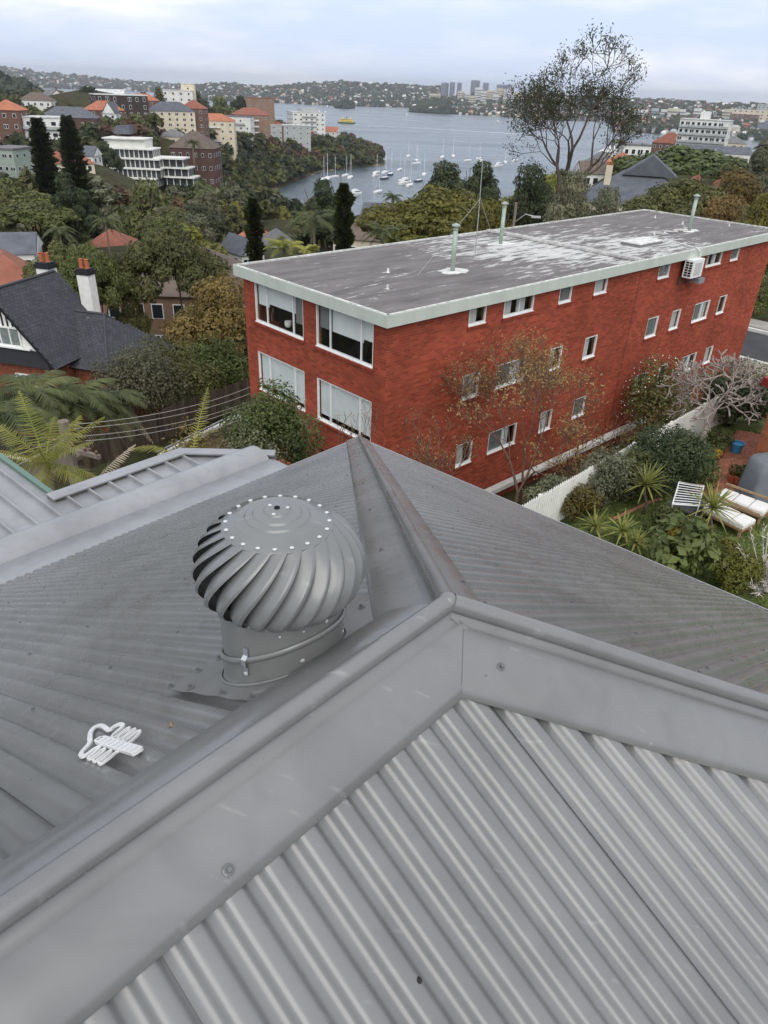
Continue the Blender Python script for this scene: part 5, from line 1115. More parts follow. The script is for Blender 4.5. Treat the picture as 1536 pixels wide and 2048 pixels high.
# ---------------------------------------------------------------- palms, shrubs and bushes by the fence
def ground_at(x, y): return gz(x, y)
for i, (px, rng, H, FL, nf, lab) in enumerate((((60, 790), 29, 5.2, 2.3, 28, 'feather palm with drooping dark fronds nearest the brick wall of the shingle house'), ((150, 800), 30, 5.0, 2.2, 28, 'feather palm with drooping fronds in front of the grey shrubs'), ((215, 800), 31, 4.4, 2.3, 20, 'smaller feather palm with pale tipped fronds beside the paling fence'), ((5, 830), 27, 4.6, 2.3, 24, 'feather palm overhanging the little deck'))):
    P = at(px[0], px[1], rng); palm(lab, (P[0], P[1], P[2] - H), H, FL, nf, droop=0.85, w=0.72, seed=i + 3, n=26, dead=2, leafw=0.07, group='feather palms by the fence')
P = at(92, 925, 15.5); palm('yellow green feather palm rising between the seamed roof and timber pole', (P[0], P[1], P[2] - 4), 4.0, 1.55, 14, M_FRONDY, droop=0.30, w=0.42, seed=12, n=30, leafw=0.022, tr=0.08)
def frond_thing(px, rng, az, L_, mt, label, droop, lift):
    P = at(px[0], px[1], rng); t = thing('palm_frond', label, 'palm frond', P); link('leaflets', quads_mesh('leaflets', frond_verts((0, 0, 0), azv(az), L_, 26, 0.30, droop, 0.028, 0.3, lift), mt), t)
    m = MB(); m.tube([(0, 0, -1.6), (0, 0, 0)], 0.03, 6); link('stalk', m.mesh('stalk', M_PTRUNK), t)
frond_thing((178, 975), 15, 60, 1.25, M_DEAD, 'dead white palm frond standing up behind the seamed roof', 0.3, 0.95)
frond_thing((340, 905), 17, -75, 1.3, M_FRONDY, 'arching yellow green frond above the seamed roof capping', 0.45, 0.35)
frond_thing((385, 900), 19, 10, 1.6, M_FRONDY, 'upright yellow green frond beside the drive kerb', 0.25, 1.1)
P = at(262, 755, 43.5); bush('large grey green shrub spilling over the fence by the palms', G_GREY, (P[0], P[1], P[2] - 3.0), 2.9, 2.2, 5.0, 9000, 0.10, seed=21)
P = at(335, 748, 45.5); bush('tall olive shrub behind the middle of the paling fence', G_OLIVE, (P[0], P[1], P[2] - 3.2), 3.2, 2.2, 5.2, 9000, 0.10, seed=22)
P = at(420, 730, 48.0); bush('dark green shrub with white blossom specks behind the fence', G_MID, (P[0], P[1], P[2] - 3.0), 3.1, 2.0, 4.6, 8000, 0.11, seed=23)
P = at(480, 722, 50.5); bush('dense dark shrub where the fence meets the flats', G_DARK, (P[0], P[1], P[2] - 2.5), 2.2, 2.0, 4.6, 6000, 0.12, seed=24)
P = at(432, 640, 52); tree('golden brown leafed tree between shingle house and brick flats', 'round_brown_near', (P[0], P[1], 38.5), 11.0, 9.5, 'trunk_b')
P = at(538, 868, 19.5); bush('rounded green shrub in front of the corner of the brick flats', G_MID, (P[0], P[1], P[2] - 1.3), 1.45, 1.3, 2.6, 11000, 0.062, seed=25)
P = at(500, 900, 18.5); bush('low twiggy grey shrub at the foot of the corrugated eave', G_GREY, (P[0], P[1], P[2] - 1.2), 1.0, 0.8, 1.9, 2500, 0.05, seed=26)
P = at(395, 905, 21.5); bush('dry grassy shrub growing beside the drive kerb', G_BROWN, (P[0], P[1], P[2] - 1.2), 1.3, 1.0, 1.9, 2500, 0.06, seed=27)

# ---------------------------------------------------------------- deciduous trees against the brick side wall
M_TWIG = mat('twig_bark', lin((116, 92, 78)), 0.9, 0.15, var=0.2, vscale=9)
M_LGOLD = foliage('leaf_sparse_gold', lin((130, 104, 68)), lin((172, 144, 96)), objvar=0.05, patch=1.2)
M_LGRN = foliage('leaf_sparse_green', lin((66, 76, 44)), lin((110, 112, 66)), objvar=0.05)
def bare_tree(label, P, L0, r0, depth, seed, spread, leaf_mt, per_tip, leaf, mt=None, up=0.4, shrink=0.74, kids=(2, 3), dirv=(0, 0, 1), scatter=0.22, name='tree', minr=0.006, group=None, prob=1.0, sides=6):
    t = thing(name, label, 'tree', P, group); m = MB(); rs = np.random.RandomState(seed); tips = []
    limb(m, (0, 0, -0.2), dirv, L0, r0, depth, rs, spread, up, tips, 3, shrink, kids, minr, sides)
    link('branches', m.mesh('branches', mt or M_TWIG, True), t)
    V = []
    for (q, d, r) in tips:
        if rs.rand() > prob: continue
        for k in range(per_tip):
            c = q + rs.normal(size=3) * scatter; a = unit(rs.normal(size=3)); b = unit(np.cross(a, rs.normal(size=3))); s = leaf * rs.uniform(0.6, 1.3)
            V.append([c - a * s, c - b * s * 0.45, c + a * s, c + b * s * 0.45])
    if V: link('leaves', quads_mesh('leaves', V, leaf_mt), t)
    return t
for i, (u, v, L0, r0, dep, sp, per, sd, lf_, lab) in enumerate(((2.6, 4.2, 2.2, 0.12, 7, 0.62, 6, 8, 0.050, 'thin branched tree with golden leaves against the brick side wall'), (2.5, 4.9, 2.2, 0.10, 7, 0.5, 8, 12, 0.048, 'slender gold leafed tree tangled with its taller neighbour'), (2.3, 0.6, 1.9, 0.07, 6, 0.5, 3, 21, 0.036, 'small bare twiggy tree near the brick corner'), (3.0, 7.6, 1.5, 0.06, 6, 0.65, 4, 11, 0.04, 'low twiggy tree with few leaves above the ledge'))):
    P = bp(-u, v, -8.35); bare_tree(lab, P, L0, r0, dep, sd, sp, M_LGOLD, per, lf_, up=0.4, shrink=0.72, scatter=0.17, minr=0.010, sides=5)
P = at(672, 905, 17.5); bare_tree('thin leafless shrub poking up at the roof corner', P - ZV * 1.6, 1.1, 0.03, 4, 41, 0.5, M_LGOLD, 2, 0.03, up=0.6, scatter=0.08)
P = at(740, 880, 19); bare_tree('few wispy twigs rising before the lower corner window', P - ZV * 1.6, 1.0, 0.022, 3, 44, 0.4, M_LGOLD, 2, 0.03, up=0.8, scatter=0.07)
m = MB(); m.box(bp(U0 - 0.22, 10.5, -8.02), (0.3, 15.0, 0.18), (bU, bV, ZV)); tag(m.build('concrete_ledge', M_CONCW), 'long pale concrete ledge along the foot of the brick side wall', 'ledge')
P = bp(-1.2, 15.9, -8.3); bush('tall flowering shrub dotted with white blossom against the brick', G_OLIVE, P, 1.7, 1.6, 3.8, 8000, 0.075, seed=51)
V = []
for k in range(190):
    d = unit(NP.normal(size=3)); q = np.array(P) + np.array([d[0] * 1.55, d[1] * 1.5, 2.3 + d[2] * 2.0]); 
    for s in range(2): a = unit(NP.normal(size=3)); b = unit(np.cross(a, NP.normal(size=3))); V.append([q - a * 0.032, q - b * 0.032, q + a * 0.032, q + b * 0.032])
M_BLOS = mat('white_blossom', (0.78, 0.76, 0.7), 0.8, 0.1)
tag(link('blossom', quads_mesh('blossom', V, M_BLOS)), 'scattered white blossom on the tall flowering shrub', 'blossom', kind='stuff')
for i, (u, v, h, w) in enumerate(((3.0, 9.5, 1.5, 1.3), (2.9, 12.2, 1.4, 1.4), (2.2, 20.5, 2.2, 1.7), (2.6, 24.0, 2.0, 1.6))):
    bush(('brownish shrub in the strip below the small windows', 'straggly olive shrub between ledge and picket fence', 'grey green shrub past the flowering one', 'leafy shrub at the far end of the side wall')[i], (G_BROWN, G_OLIVE, G_GREY, G_MID)[i], bp(-u, v, -8.3), w, w, h + 0.8, 2500, 0.07, seed=60 + i)

# ---------------------------------------------------------------- the garden terrace on the right
GZ = 50.5
def g(px, z=GZ): return atz(px[0], px[1], z)
M_LAWN = mat('lawn', lin((74, 88, 48)), 0.95, 0.1, var=0.3, vscale=2.5, col2=lin((98, 106, 60)), bump=0.5, bscale=60)
f0, f1 = atz(1040, 1012, 51.7), atz(1310, 862, 51.7); fd = unit(f1 - f0)
fo = unit(np.cross(fd, ZV))
t0 = [f0 - fd * 3 + fo * 0.08, f0 + fd * 16 + fo * 0.08, f0 + fd * 16 + fo * 14, f0 - fd * 3 + fo * 14]
m = MB(); m.prism([(q[0], q[1], GZ) for q in t0], (0, 0, -5.0)); tag(m.build('garden_terrace', M_LAWN, fix=True), kind='structure')
# short grass blades on the lawn
n = 26000; cx = NP.uniform(0, 1, (n, 2)); gq = np.array([f0 + fo * 0.1 + fd * (a * 13 - 1) + fo * (b * 9) for a, b in cx]); gq[:, 2] = GZ
aa = NP.uniform(0, 6.28, n); hh = NP.uniform(0.02, 0.06, n); dx = np.stack([np.cos(aa), np.sin(aa), np.zeros(n)], 1) * 0.02; lean_ = NP.normal(size=(n, 3)) * 0.02; lean_[:, 2] = hh
V = np.stack([gq - dx, gq + dx, gq + lean_ + dx * 0.2, gq + lean_ - dx * 0.2], 1)
tag(link('grass_blades', quads_mesh('grass_blades', V, foliage('grass', lin((58, 78, 38)), lin((112, 122, 66)))), kind='stuff'), 'short green grass on the garden terrace', 'grass')
M_PICK = mat('white_picket', lin((226, 226, 218)), 0.6, 0.3, objvar=0.05, var=0.05, vscale=4)
pf = thing('picket_fence', 'white picket fence between the garden and the brick flats', 'fence', (f0[0], f0[1], GZ))
m = MB(); m.prism([(-0.035, -0.01, 0), (0.035, -0.01, 0), (0.035, -0.01, 1.12), (0, -0.01, 1.2), (-0.035, -0.01, 1.12)], (0, 0.02, 0)); PK = m.mesh('picket', M_PICK); fa_ = math.atan2(fd[1], fd[0])
for k in range(150):
    P = f0 + fd * (k * 0.094 - 1.4); link('picket', PK, pf, (P[0] - f0[0], P[1] - f0[1], rnd.uniform(-0.01, 0.01)), (0, rnd.uniform(-0.01, 0.01), fa_))
for h in (0.3, 0.9):
    m = MB(); A_ = f0 - fd * 1.4; m.box(np.array([A_[0], A_[1], GZ + h]) + fd * 7 - fo * 0.04, (14, 0.04, 0.08), (fd, fo, ZV)); m.build('rail', M_PICK, pf)
for k in range(7):
    P = f0 + fd * (k * 2.3 - 1.3); m = MB(); m.box(np.array([P[0], P[1], GZ + 0.55]) - fo * 0.09, (0.09, 0.09, 1.1), (fd, fo, ZV)); m.build('post', M_PICK, pf)
# terrace paving in brick
tp = [g((1385, 985)), g((1420, 905)), g((1475, 862)), g((1600, 880)), g((1600, 1010)), g((1480, 1000))]
M_PAV = mat('paving_brick', lin((150, 98, 80)), 0.85, 0.2, objvar=0.2, var=0.15, vscale=3)
m = MB(); m.prism([q + ZV * 0.012 for q in tp], (0, 0, -0.06)); pv = tag(m.build('brick_paving', mat('paving_joint', lin((104, 74, 62)), 0.9), fix=True), kind='structure')
m = MB(); m.box((0, 0, 0), (0.225, 0.105, 0.05)); PB = m.mesh('paving_brick', M_PAV); poly2 = [(q[0], q[1]) for q in tp]; cnt = 0
o_ = g((1440, 940)); ax1 = azv(70); ax2 = azv(-20); stuff = MB(); cand = []
for i in range(-16, 17):
    for j in range(-30, 31):
        c = o_ + ax1 * (i * 0.235 + (0.117 if j % 2 else 0)) + ax2 * j * 0.115
        if inpoly((c[0], c[1]), poly2): cand.append((np.linalg.norm(c - CAM), c))
cand.sort(key=lambda q: q[0])
for k, (d, c) in enumerate(cand):
    if k < 300: link('paving_brick', PB, pv, Vector(c) + Vector((0, 0, rnd.uniform(-0.003, 0.003))), (0, 0, math.atan2(ax1[1], ax1[0])))
    else: stuff.box(c, (0.225, 0.105, 0.05), (ax1, ax2, ZV))
stuff.build('paving_bricks_far', M_PAV, pv, kind='stuff')
# next-door brick house corner with an awning
M_ORB = mat('orange_brick', lin((158, 98, 68)), 0.85, 0.2, island=0.18, var=0.12, vscale=2)
wq = g((1500, 938)); wz = 2.6; nh = thing('garden_house', 'orange brick house corner behind the covered barbecue', 'house', wq)
m = MB(); wd, wn_ = azv(62), azv(152); m.box(wq + wd * 2.0 + wn_ * 1.5 + ZV * wz / 2, (4.0, 3.0, wz), (wd, wn_, ZV)); ow = m.build('wall', mat('orange_mortar', lin((176, 150, 128)), 0.9), nh)
m = MB()
for i in range(int(wz / 0.086)):
    for fc in range(2):
        a = -0.115 if i % 2 else 0.0
        L_ = 3.0
        while a < L_:
            x0, x1 = max(a, 0), min(a + 0.225, L_); a += 0.237
            if x1 - x0 < 0.03: continue
            c = (x0 + x1) / 2; base = wq + ZV * (i * 0.086 + 0.04)
            if fc == 0: m.box(base + wn_ * c - wd * 0.004, (0.012, x1 - x0, 0.075), (wd, wn_, ZV))
            else: m.box(base + wd * c - wn_ * 0.004, (x1 - x0, 0.012, 0.075), (wd, wn_, ZV))
m.build('brickwork', M_ORB, ow, kind='stuff')
m = MB(); m.box(wq + wd * 2 + wn_ * 1.5 + ZV * (wz + 0.12), (4.6, 3.6, 0.24), (wd, wn_, ZV)); m.build('eave', mat('red_eave', lin((120, 30, 28)), 0.5), nh)
# covered barbecue
P = g((1532, 992)); M_COV = mat('grey_cover', lin((112, 116, 122)), 0.75, 0.25, var=0.12, vscale=3)
t = thing('covered_barbecue', 'barbecue under a draped grey fabric cover on the brick paving', 'barbecue', P)
m = MB(); rings = []
for h, a, b in ((0, 0.85, 0.50), (0.3, 0.81, 0.47), (0.85, 0.76, 0.44), (1.12, 0.73, 0.42), (1.2, 0.66, 0.36), (1.24, 0.4, 0.2)):
    rings.append([P + azv(75) * a * math.copysign(abs(math.cos(q)) ** 0.5, math.cos(q)) * (1 + 0.04 * math.sin(q * 9) * (1 - h)) + azv(-15) * b * math.copysign(abs(math.sin(q)) ** 0.5, math.sin(q)) * (1 + 0.06 * math.sin(q * 7 + 1) * (1 - h)) + ZV * h for q in np.linspace(0, 2 * math.pi, 33)[:-1]])
vs = [q for r in rings for q in r]; m.add(vs, [(i * 32 + j, i * 32 + (j + 1) % 32, (i + 1) * 32 + (j + 1) % 32, (i + 1) * 32 + j) for i in range(5) for j in range(32)] + [[160 + j for j in range(32)]]); m.build('cover', M_COV, t, smooth=True)
# two day beds with white cushions
M_CUSH = mat('white_cushion', (0.74, 0.73, 0.7), 0.85, 0.15, var=0.05, vscale=4); M_TIM = mat('teak', lin((150, 124, 96)), 0.7, 0.3, var=0.2, vscale=6)
for i, (pa, pb) in enumerate((((1440, 985), (1536, 1020)), ((1415, 1008), (1500, 1048)))):
    A_, B_ = g(pa, GZ + 0.35), g(pb, GZ + 0.35); dd = unit(B_ - A_); oo = np.cross(ZV, dd); C_ = (A_ + B_) / 2; L_ = np.linalg.norm(B_ - A_)
    t = thing('day_bed', ('low day bed with white cushions beside the covered barbecue', 'low day bed with white cushions out on the lawn edge')[i], 'day bed', (C_[0], C_[1], GZ))
    m = MB(); m.box(C_ - ZV * 0.12, (L_, 0.62, 0.06), (dd, oo, ZV)); m.build('frame', M_TIM, t)
    for sx in (-1, 1):
        for sy in (-1, 1): m = MB(); m.box(C_ + dd * sx * (L_ / 2 - 0.06) + oo * sy * 0.26 - ZV * 0.24, (0.06, 0.06, 0.24), (dd, oo, ZV)); m.build('leg', M_TIM, t)
    for k in range(3):
        m = MB(); c = C_ + dd * ((k + 0.5) / 3 - 0.5) * L_; w = L_ / 3 - 0.02; hx, hy = w / 2, 0.29
        m.box(c - ZV * 0.03, (w, 0.58, 0.10), (dd, oo, ZV)); m.box(c + ZV * 0.03, (w - 0.05, 0.53, 0.03), (dd, oo, ZV)); m.build('cushion', M_CUSH, t)
    m = MB(); m.box(C_ + oo * 0.36 + ZV * 0.14, (L_, 0.05, 0.05), (dd, oo, ZV)); m.build('back_rail', M_TIM, t)
# folding clothes airer
A_ = g((1345, 1008), GZ + 0.95); B_ = g((1398, 1012), GZ + 0.95); Cc = g((1408, 972), GZ + 1.0); D_ = g((1358, 964), GZ + 1.0)
t = thing('clothes_airer', 'white folding clothes airer standing over a dark crate', 'clothes airer', (*((A_ + B_ + Cc + D_) / 4)[:2], GZ))
m = MB(); m.tube([A_, B_, Cc, D_, A_], 0.014, 6); m.build('frame', M_WHITE, t)
for k in range(9):
    q = (k + 0.5) / 9; m = MB(); m.tube([A_ * (1 - q) + D_ * q, B_ * (1 - q) + Cc * q], 0.011, 6); m.build('drying_bar', M_WHITE, t)
for a, b in ((A_, B_), (B_, A_), (Cc, D_), (D_, Cc)):
    m = MB(); e_ = a + (b - a) * 0.1; m.tube([a, np.array([e_[0], e_[1], GZ])], 0.012, 6); m.build('leg', M_WHITE, t)
cq = (A_ + B_ + Cc + D_) / 4; m = MB(); m.box((cq[0], cq[1], GZ + 0.35), (0.9, 0.6, 0.7), (fd, fo, ZV)); ct = thing('dark_crate', 'black crate standing under the clothes airer', 'crate', (cq[0], cq[1], GZ)); m.build('body', M_BLK, ct)
m = MB(); m.box((cq[0], cq[1], GZ + 0.72), (0.94, 0.64, 0.05), (fd, fo, ZV)); m.build('lid', mat('crate_lid', (0.05, 0.05, 0.055), 0.5), ct)
# strappy plants
M_CORD = foliage('cordyline_leaf', lin((84, 98, 44)), lin((168, 166, 92)), objvar=0.06, patch=4)
for i, (px, n_, L_, H, lab) in enumerate((((1292, 968), 46, 0.78, 0.9, 'spiky yellow green cordyline on a curved stem beside the round hedge'), ((1425, 1015), 50, 0.82, 0.9, 'spiky green cordyline beside the day bed'), ((1245, 1062), 34, 0.62, 0.5, 'strappy plant at the edge of the corrugated eave'), ((1190, 1052), 22, 0.6, 0.4, 'narrow strappy plant beside the grey shrub'), ((1272, 1085), 26, 0.48, 0.4, 'short strappy plant under the leafy shrub'), ((1388, 1068), 38, 0.66, 0.5, 'dark green strappy plant between leafy shrub and cordyline'))):
    P = g(px, GZ + H); t = thing('cordyline', lab, 'plant', (P[0], P[1], GZ)); link('leaves', quads_mesh('leaves', rosette_verts((0, 0, H), n_, L_, 0.022, i + 2), M_CORD), t)
    m = MB(); m.tube([(0.12, 0, 0), (0.16, 0.05, H * 0.35), (0.02, 0.03, H * 0.7), (0, 0, H)], [0.045, 0.04, 0.038, 0.03], 8); link('stem', m.mesh('stem', M_BARK, True), t)
P = g((1318, 985)); bush('large rounded dark green hedge bush beside the picket fence', G_DARK, P, 1.25, 1.15, 1.9, 14000, 0.05, seed=71)
P = g((1205, 1005)); bush('grey brown twiggy shrub along the picket fence', G_GREY, P, 0.95, 0.8, 1.5, 5000, 0.05, seed=72)
P = g((1110, 1020)); bush('dark grey green shrub where fence meets corrugated roof', G_GREY, P, 0.9, 0.6, 0.9, 4000, 0.045, seed=73)
P = g((1345, 1150)); bush('broad leaved green shrub under the corrugated eave', G_MID, P, 0.85, 0.75, 1.5, 900, 0.16, seed=74, aspect=1.5)
P = g((1352, 1085), GZ + 0.9); bush('bright yellow leafy tip above the broad leaved shrub', G_GOLD, P - ZV * 0.2, 0.28, 0.28, 0.5, 120, 0.12, seed=75)
P = g((1462, 1180)); bush('rounded yellow green shrub on the lawn', G_YEL, P, 0.6, 0.55, 0.95, 5000, 0.042, seed=76)
# silvery dried plant
M_SILV = mat('silvery_stem', lin((196, 188, 180)), 0.8, 0.2, var=0.15, vscale=12)
P = g((1525, 1185)); t = thing('silver_plant', 'silvery white dried branching plant at the lawn edge', 'plant', P); V = []; m = MB(); rs = np.random.RandomState(8)
for k in range(34):
    a = rs.uniform(0, 6.28); el = rs.uniform(0.4, 1.4); d = np.array([math.cos(a) * math.cos(el), math.sin(a) * math.cos(el), math.sin(el)]); L_ = rs.uniform(0.7, 1.7); m.tube([(0, 0, 0), tuple(d * L_ * 0.5), tuple(d * L_ + np.array([0, 0, -0.1]))], [0.014, 0.01, 0.004], 4)
    for j in range(26):
        q = d * L_ * rs.uniform(0.3, 1.0); e = unit(d + rs.normal(size=3) * 0.55); s = unit(np.cross(e, rs.normal(size=3))); l = rs.uniform(0.08, 0.2); V.append([q - s * 0.006, q + e * l * 0.5 - s * 0.012, q + e * l, q + e * l * 0.5 + s * 0.012])
link('stem', m.mesh('stem', M_SILV, True), t); link('leaves', quads_mesh('leaves', V, M_SILV), t)
# frangipani
M_FRAN = mat('frangipani_bark', lin((150, 138, 130)), 0.85, 0.2, var=0.15, vscale=8)
P = g((1402, 905)); bare_tree('bare grey frangipani with thick knobbly branches over the fence', P, 1.04, 0.16, 7, 18, 0.82, M_LGRN, 1, 0.05, mt=M_FRAN, up=0.12, shrink=0.78, kids=(2, 3), minr=0.021, prob=0.06, scatter=0.05, dirv=(0.1, 0.1, 1))
P = g((1455, 850)); bush('dark leafy shrub behind the frangipani trunk', G_DARK, P, 1.3, 1.1, 1.6, 4000, 0.08, seed=78)
P = g((1430, 900)); bush('low green potted greenery along the paving edge', G_MID, P, 0.5, 0.4, 0.7, 1200, 0.06, seed=79)
for i, (px, rx, h, mt_, lab) in enumerate((((1262, 1000), 0.7, 1.35, G_OLIVE, 'olive shrub crowding the picket fence behind the cordyline'), ((1150, 1035), 0.7, 0.9, G_BROWN, 'dry brown shrub leaning on the picket fence'), ((1385, 985), 0.6, 1.1, G_MID, 'fresh green shrub between hedge bush and clothes airer'), ((1330, 1075), 0.5, 0.8, G_MID, 'leafy green clump below the clothes airer'), ((1440, 1120), 0.45, 0.5, G_YEL, 'low yellow green clump on the lawn'))):
    bush(lab, mt_, g(px), rx, rx * 0.8, h, 2600, 0.055, seed=90 + i)
# pots
def pot(px, r, h, col, label, plant=None, group=None):
    P = g(px); t = thing('plant_pot', label, 'pot', P, group); mt = mat('pot_' + label.split()[0] + str(int(r * 100)), lin(col), 0.6, 0.3, var=0.1, vscale=8)
    m = MB(); m.lathe(P, [(r * 0.7, 0), (r, h * 0.9), (r * 1.1, h * 0.9), (r * 1.1, h), (r * 0.92, h), (r * 0.88, h * 0.85), (0, h * 0.85)], 16); m.build('pot', mt, t, auto=40)
    if plant: link('foliage', quads_mesh('foliage', leaf_cloud([(0, 0, h + r * 1.1, r * 1.2, r * 1.2, r)], 260, r * 0.35, seed=5), plant), t)
pot((1470, 905), 0.2, 0.34, (58, 128, 168), 'blue round plastic tub at the edge of the paving')
pot((1463, 965), 0.15, 0.26, (168, 92, 62), 'terracotta pot with brown plant nearest the lawn', G_BROWN)
pot((1478, 972), 0.17, 0.3, (176, 104, 76), 'terracotta pot between two others by the barbecue cover', G_OLIVE)
pot((1492, 975), 0.19, 0.34, (186, 128, 104), 'pale pink pot touching the grey barbecue cover', G_OLIVE)
pot((1415, 950), 0.14, 0.24, (120, 74, 54), 'dark clay pot beside the hedge bush', G_MID)
pot((1424, 932), 0.15, 0.26, (110, 70, 54), 'dark clay pot with creamy flower head by the paving', G_GOLD)
pot((1437, 915), 0.13, 0.24, (96, 66, 52), 'small dark pot near the blue tub', G_MID)
# garden edging
m = MB(); pts = [g(q) for q in ((1225, 1040), (1265, 1022), (1300, 1005), (1322, 1000))]; m.tube([q + ZV * 0.02 for q in pts], 0.05, 6); tag(m.build('garden_edging', mat('edging', lin((150, 108, 84)), 0.9)), 'low terracotta edging strip curving below the cordyline', 'edging')
# ================================================================ buildings across the valley and the bay
def proj(P):
    c = ROT.T @ (np.asarray(P, float) - CAM); return (CXP + F_PX * c[0] / c[2], CYP + F_PX * c[1] / c[2])
MW = {k: mat('wall_' + k, lin(c), 0.85, 0.2, var=0.1, vscale=0.5) for k, c in dict(white=(214, 214, 208), cream=(206, 196, 172), brick=(106, 80, 70), brown=(90, 68, 62), orange=(138, 112, 94), grey=(168, 172, 170), sage=(146, 158, 148), blue=(170, 184, 190), dark=(66, 56, 52), pink=(180, 140, 120)).items()}
MR = {k: mat('roof_' + k, lin(c), 0.8, 0.2, var=0.18, vscale=0.7, objvar=0.08) for k, c in dict(orange=(164, 106, 82), terra=(142, 92, 76), slate=(92, 95, 102), brown=(104, 92, 84), grey=(112, 112, 112), pale=(190, 192, 190), rust=(132, 84, 68)).items()}
m = MB(); m.box((0, 0.02, 0), (1, 0.1, 1)); m.cur = 1; m.box((0, -0.04, 0.0), (0.82, 0.06, 0.86)); WIN = m.mesh('window', [M_WHITE, M_GLASSDK])
m = MB(); m.box((0, 0.02, 0), (1, 0.1, 1)); m.cur = 1
for s in (-0.25, 0.25): m.box((s, -0.04, 0), (0.4, 0.06, 0.86))
WIN2 = m.mesh('window', [M_WHITE, M_GLASSDK])
BRECT = []
def house(label, x, ytop, rng, wpx, dep, H, roof='hip', rh=3.0, wall='white', rmat='terra', yaw=0.0, floors=2, nw=4, ns=3, ww=1.2, wh=1.4, balcony=0, group=None, cat='house', name=None, chim=False, keep=True, sides=True):
    T = at(x, ytop, rng); vd = unit([T[0], T[1], 0]); o = -vd; al = np.array([vd[1], -vd[0], 0]); c, s = math.cos(R_(yaw)), math.sin(R_(yaw)); al, o = al * c + o * s, o * c - al * s
    Wd = wpx * rng / F_PX / 0.93 / (abs(c) + 0.35 * abs(s)); zt = T[2]; ze_ = zt - (rh if roof != 'flat' else 0.0); B = np.array([T[0], T[1], zt - H])
    t = thing(name or ('house' if cat == 'house' else 'apartment_building'), label, cat, B, group); hw, hd = Wd / 2, dep / 2
    def q(a, b, z): return np.array([B[0], B[1], 0]) + al * a + o * b + ZV * z
    zb_ = min([B[2] - 1] + [gz(*q(sx * hw, sy * hd, 0)[:2]) - 1 for sx in (-1, 1) for sy in (-1, 1)]) if rng < 900 else B[2] - 4; m = MB(); m.box(q(0, 0, (ze_ + zb_) / 2), (Wd, dep, ze_ - zb_), (al, o, ZV)); m.build('wall', MW[wall], t)
    ov = 0.35; rm = MR[rmat]
    if roof == 'hip':
        m = MB(); r = max(0.0, hw - hd); r2 = max(0.0, hd - hw); e = [q(-hw - ov, hd + ov, ze_), q(hw + ov, hd + ov, ze_), q(hw + ov, -hd - ov, ze_), q(-hw - ov, -hd - ov, ze_)]
        if hw >= hd: a, b = q(-r, 0, zt), q(r, 0, zt); m.add(e + [a, b], [(0, 1, 5, 4), (1, 2, 5), (2, 3, 4, 5), (3, 0, 4), (3, 2, 1, 0)])
        else: a, b = q(0, r2, zt), q(0, -r2, zt); m.add(e + [a, b], [(0, 1, 4), (1, 2, 5, 4), (2, 3, 5), (3, 0, 4, 5), (3, 2, 1, 0)])
        m.build('roof', rm, t)
    elif roof == 'gable':
        m = MB(); m.prism([q(-hw - ov, hd + ov, ze_), q(-hw - ov, 0, zt), q(-hw - ov, -hd - ov, ze_)], al * (Wd + 2 * ov)); m.build('roof', rm, t, fix=True)
        for sg in (-1, 1): m = MB(); m.prism([q(sg * (hw + ov + 0.02), hd - 0.3, ze_), q(sg * (hw + ov + 0.02), 0, zt - 0.5), q(sg * (hw + ov + 0.02), -hd + 0.3, ze_)], al * sg * 0.05); m.build('gable', MW[wall], t, fix=True)
    elif roof == 'front':
        m = MB(); m.prism([q(hw + ov, hd + ov, ze_), q(0, hd + ov, zt), q(-hw - ov, hd + ov, ze_)], -o * (dep + 2 * ov)); m.build('roof', rm, t, fix=True)
        m = MB(); m.prism([q(hw - 0.3, hd + ov + 0.02, ze_), q(0, hd + ov + 0.02, zt - 0.5), q(-hw + 0.3, hd + ov + 0.02, ze_)], o * 0.05); m.build('gable', MW[wall], t, fix=True)
    else:
        m = MB(); m.box(q(0, 0, zt + 0.15), (Wd + 0.5, dep + 0.5, 0.4), (al, o, ZV)); m.build('roof', rm, t)
    floors = max(1, min(floors, int((ze_ - B[2]) / 2.4))); fh = (ze_ - B[2]) / floors;
    if fh < 2.4: fh = 2.6; B = np.array([B[0], B[1], ze_ - fh * floors])
    ro = Matrix((Vector(al), Vector(-o), Vector(ZV))).transposed().to_euler(); rs_ = Matrix((Vector(o), Vector(al), Vector(ZV))).transposed().to_euler(); rs2 = Matrix((Vector(-o), Vector(-al), Vector(ZV))).transposed().to_euler()
    for f in range(-max(0, int((B[2] - zb_ - 1.5) / fh)) if fh > 2 else 0, floors):
        z = B[2] + fh * (f + 0.5)
        for k in range(nw):
            if (k * 7 + f * 3) % 11 == 5 and floors > 2: continue
            a = ((k + 0.5) / nw - 0.5) * Wd; link('window', WIN2 if (k + f) % 3 == 0 else WIN, t, Vector(q(a, hd, z)) - t.location, ro, (min(ww * (1.4 if (k + f) % 3 == 0 else 1), Wd / nw * 0.8), 1, min(wh, fh * 0.6)))
        if sides:
            for k in range(ns):
                b = ((k + 0.5) / ns - 0.5) * dep
                for sg, rr in ((1, rs2), (-1, rs_)): 
                    P = q(sg * hw, b, z)
                    if np.dot(np.array([P[0], P[1], 0]) - np.array([B[0], B[1], 0]), -vd) > -hd * 0.9 or True:
                        if np.dot(al * sg, np.array([-P[0], -P[1], 0])) > 0: link('window', WIN, t, Vector(P) - t.location, rr, (min(ww, dep / ns * 0.7), 1, min(wh, fh * 0.6)))
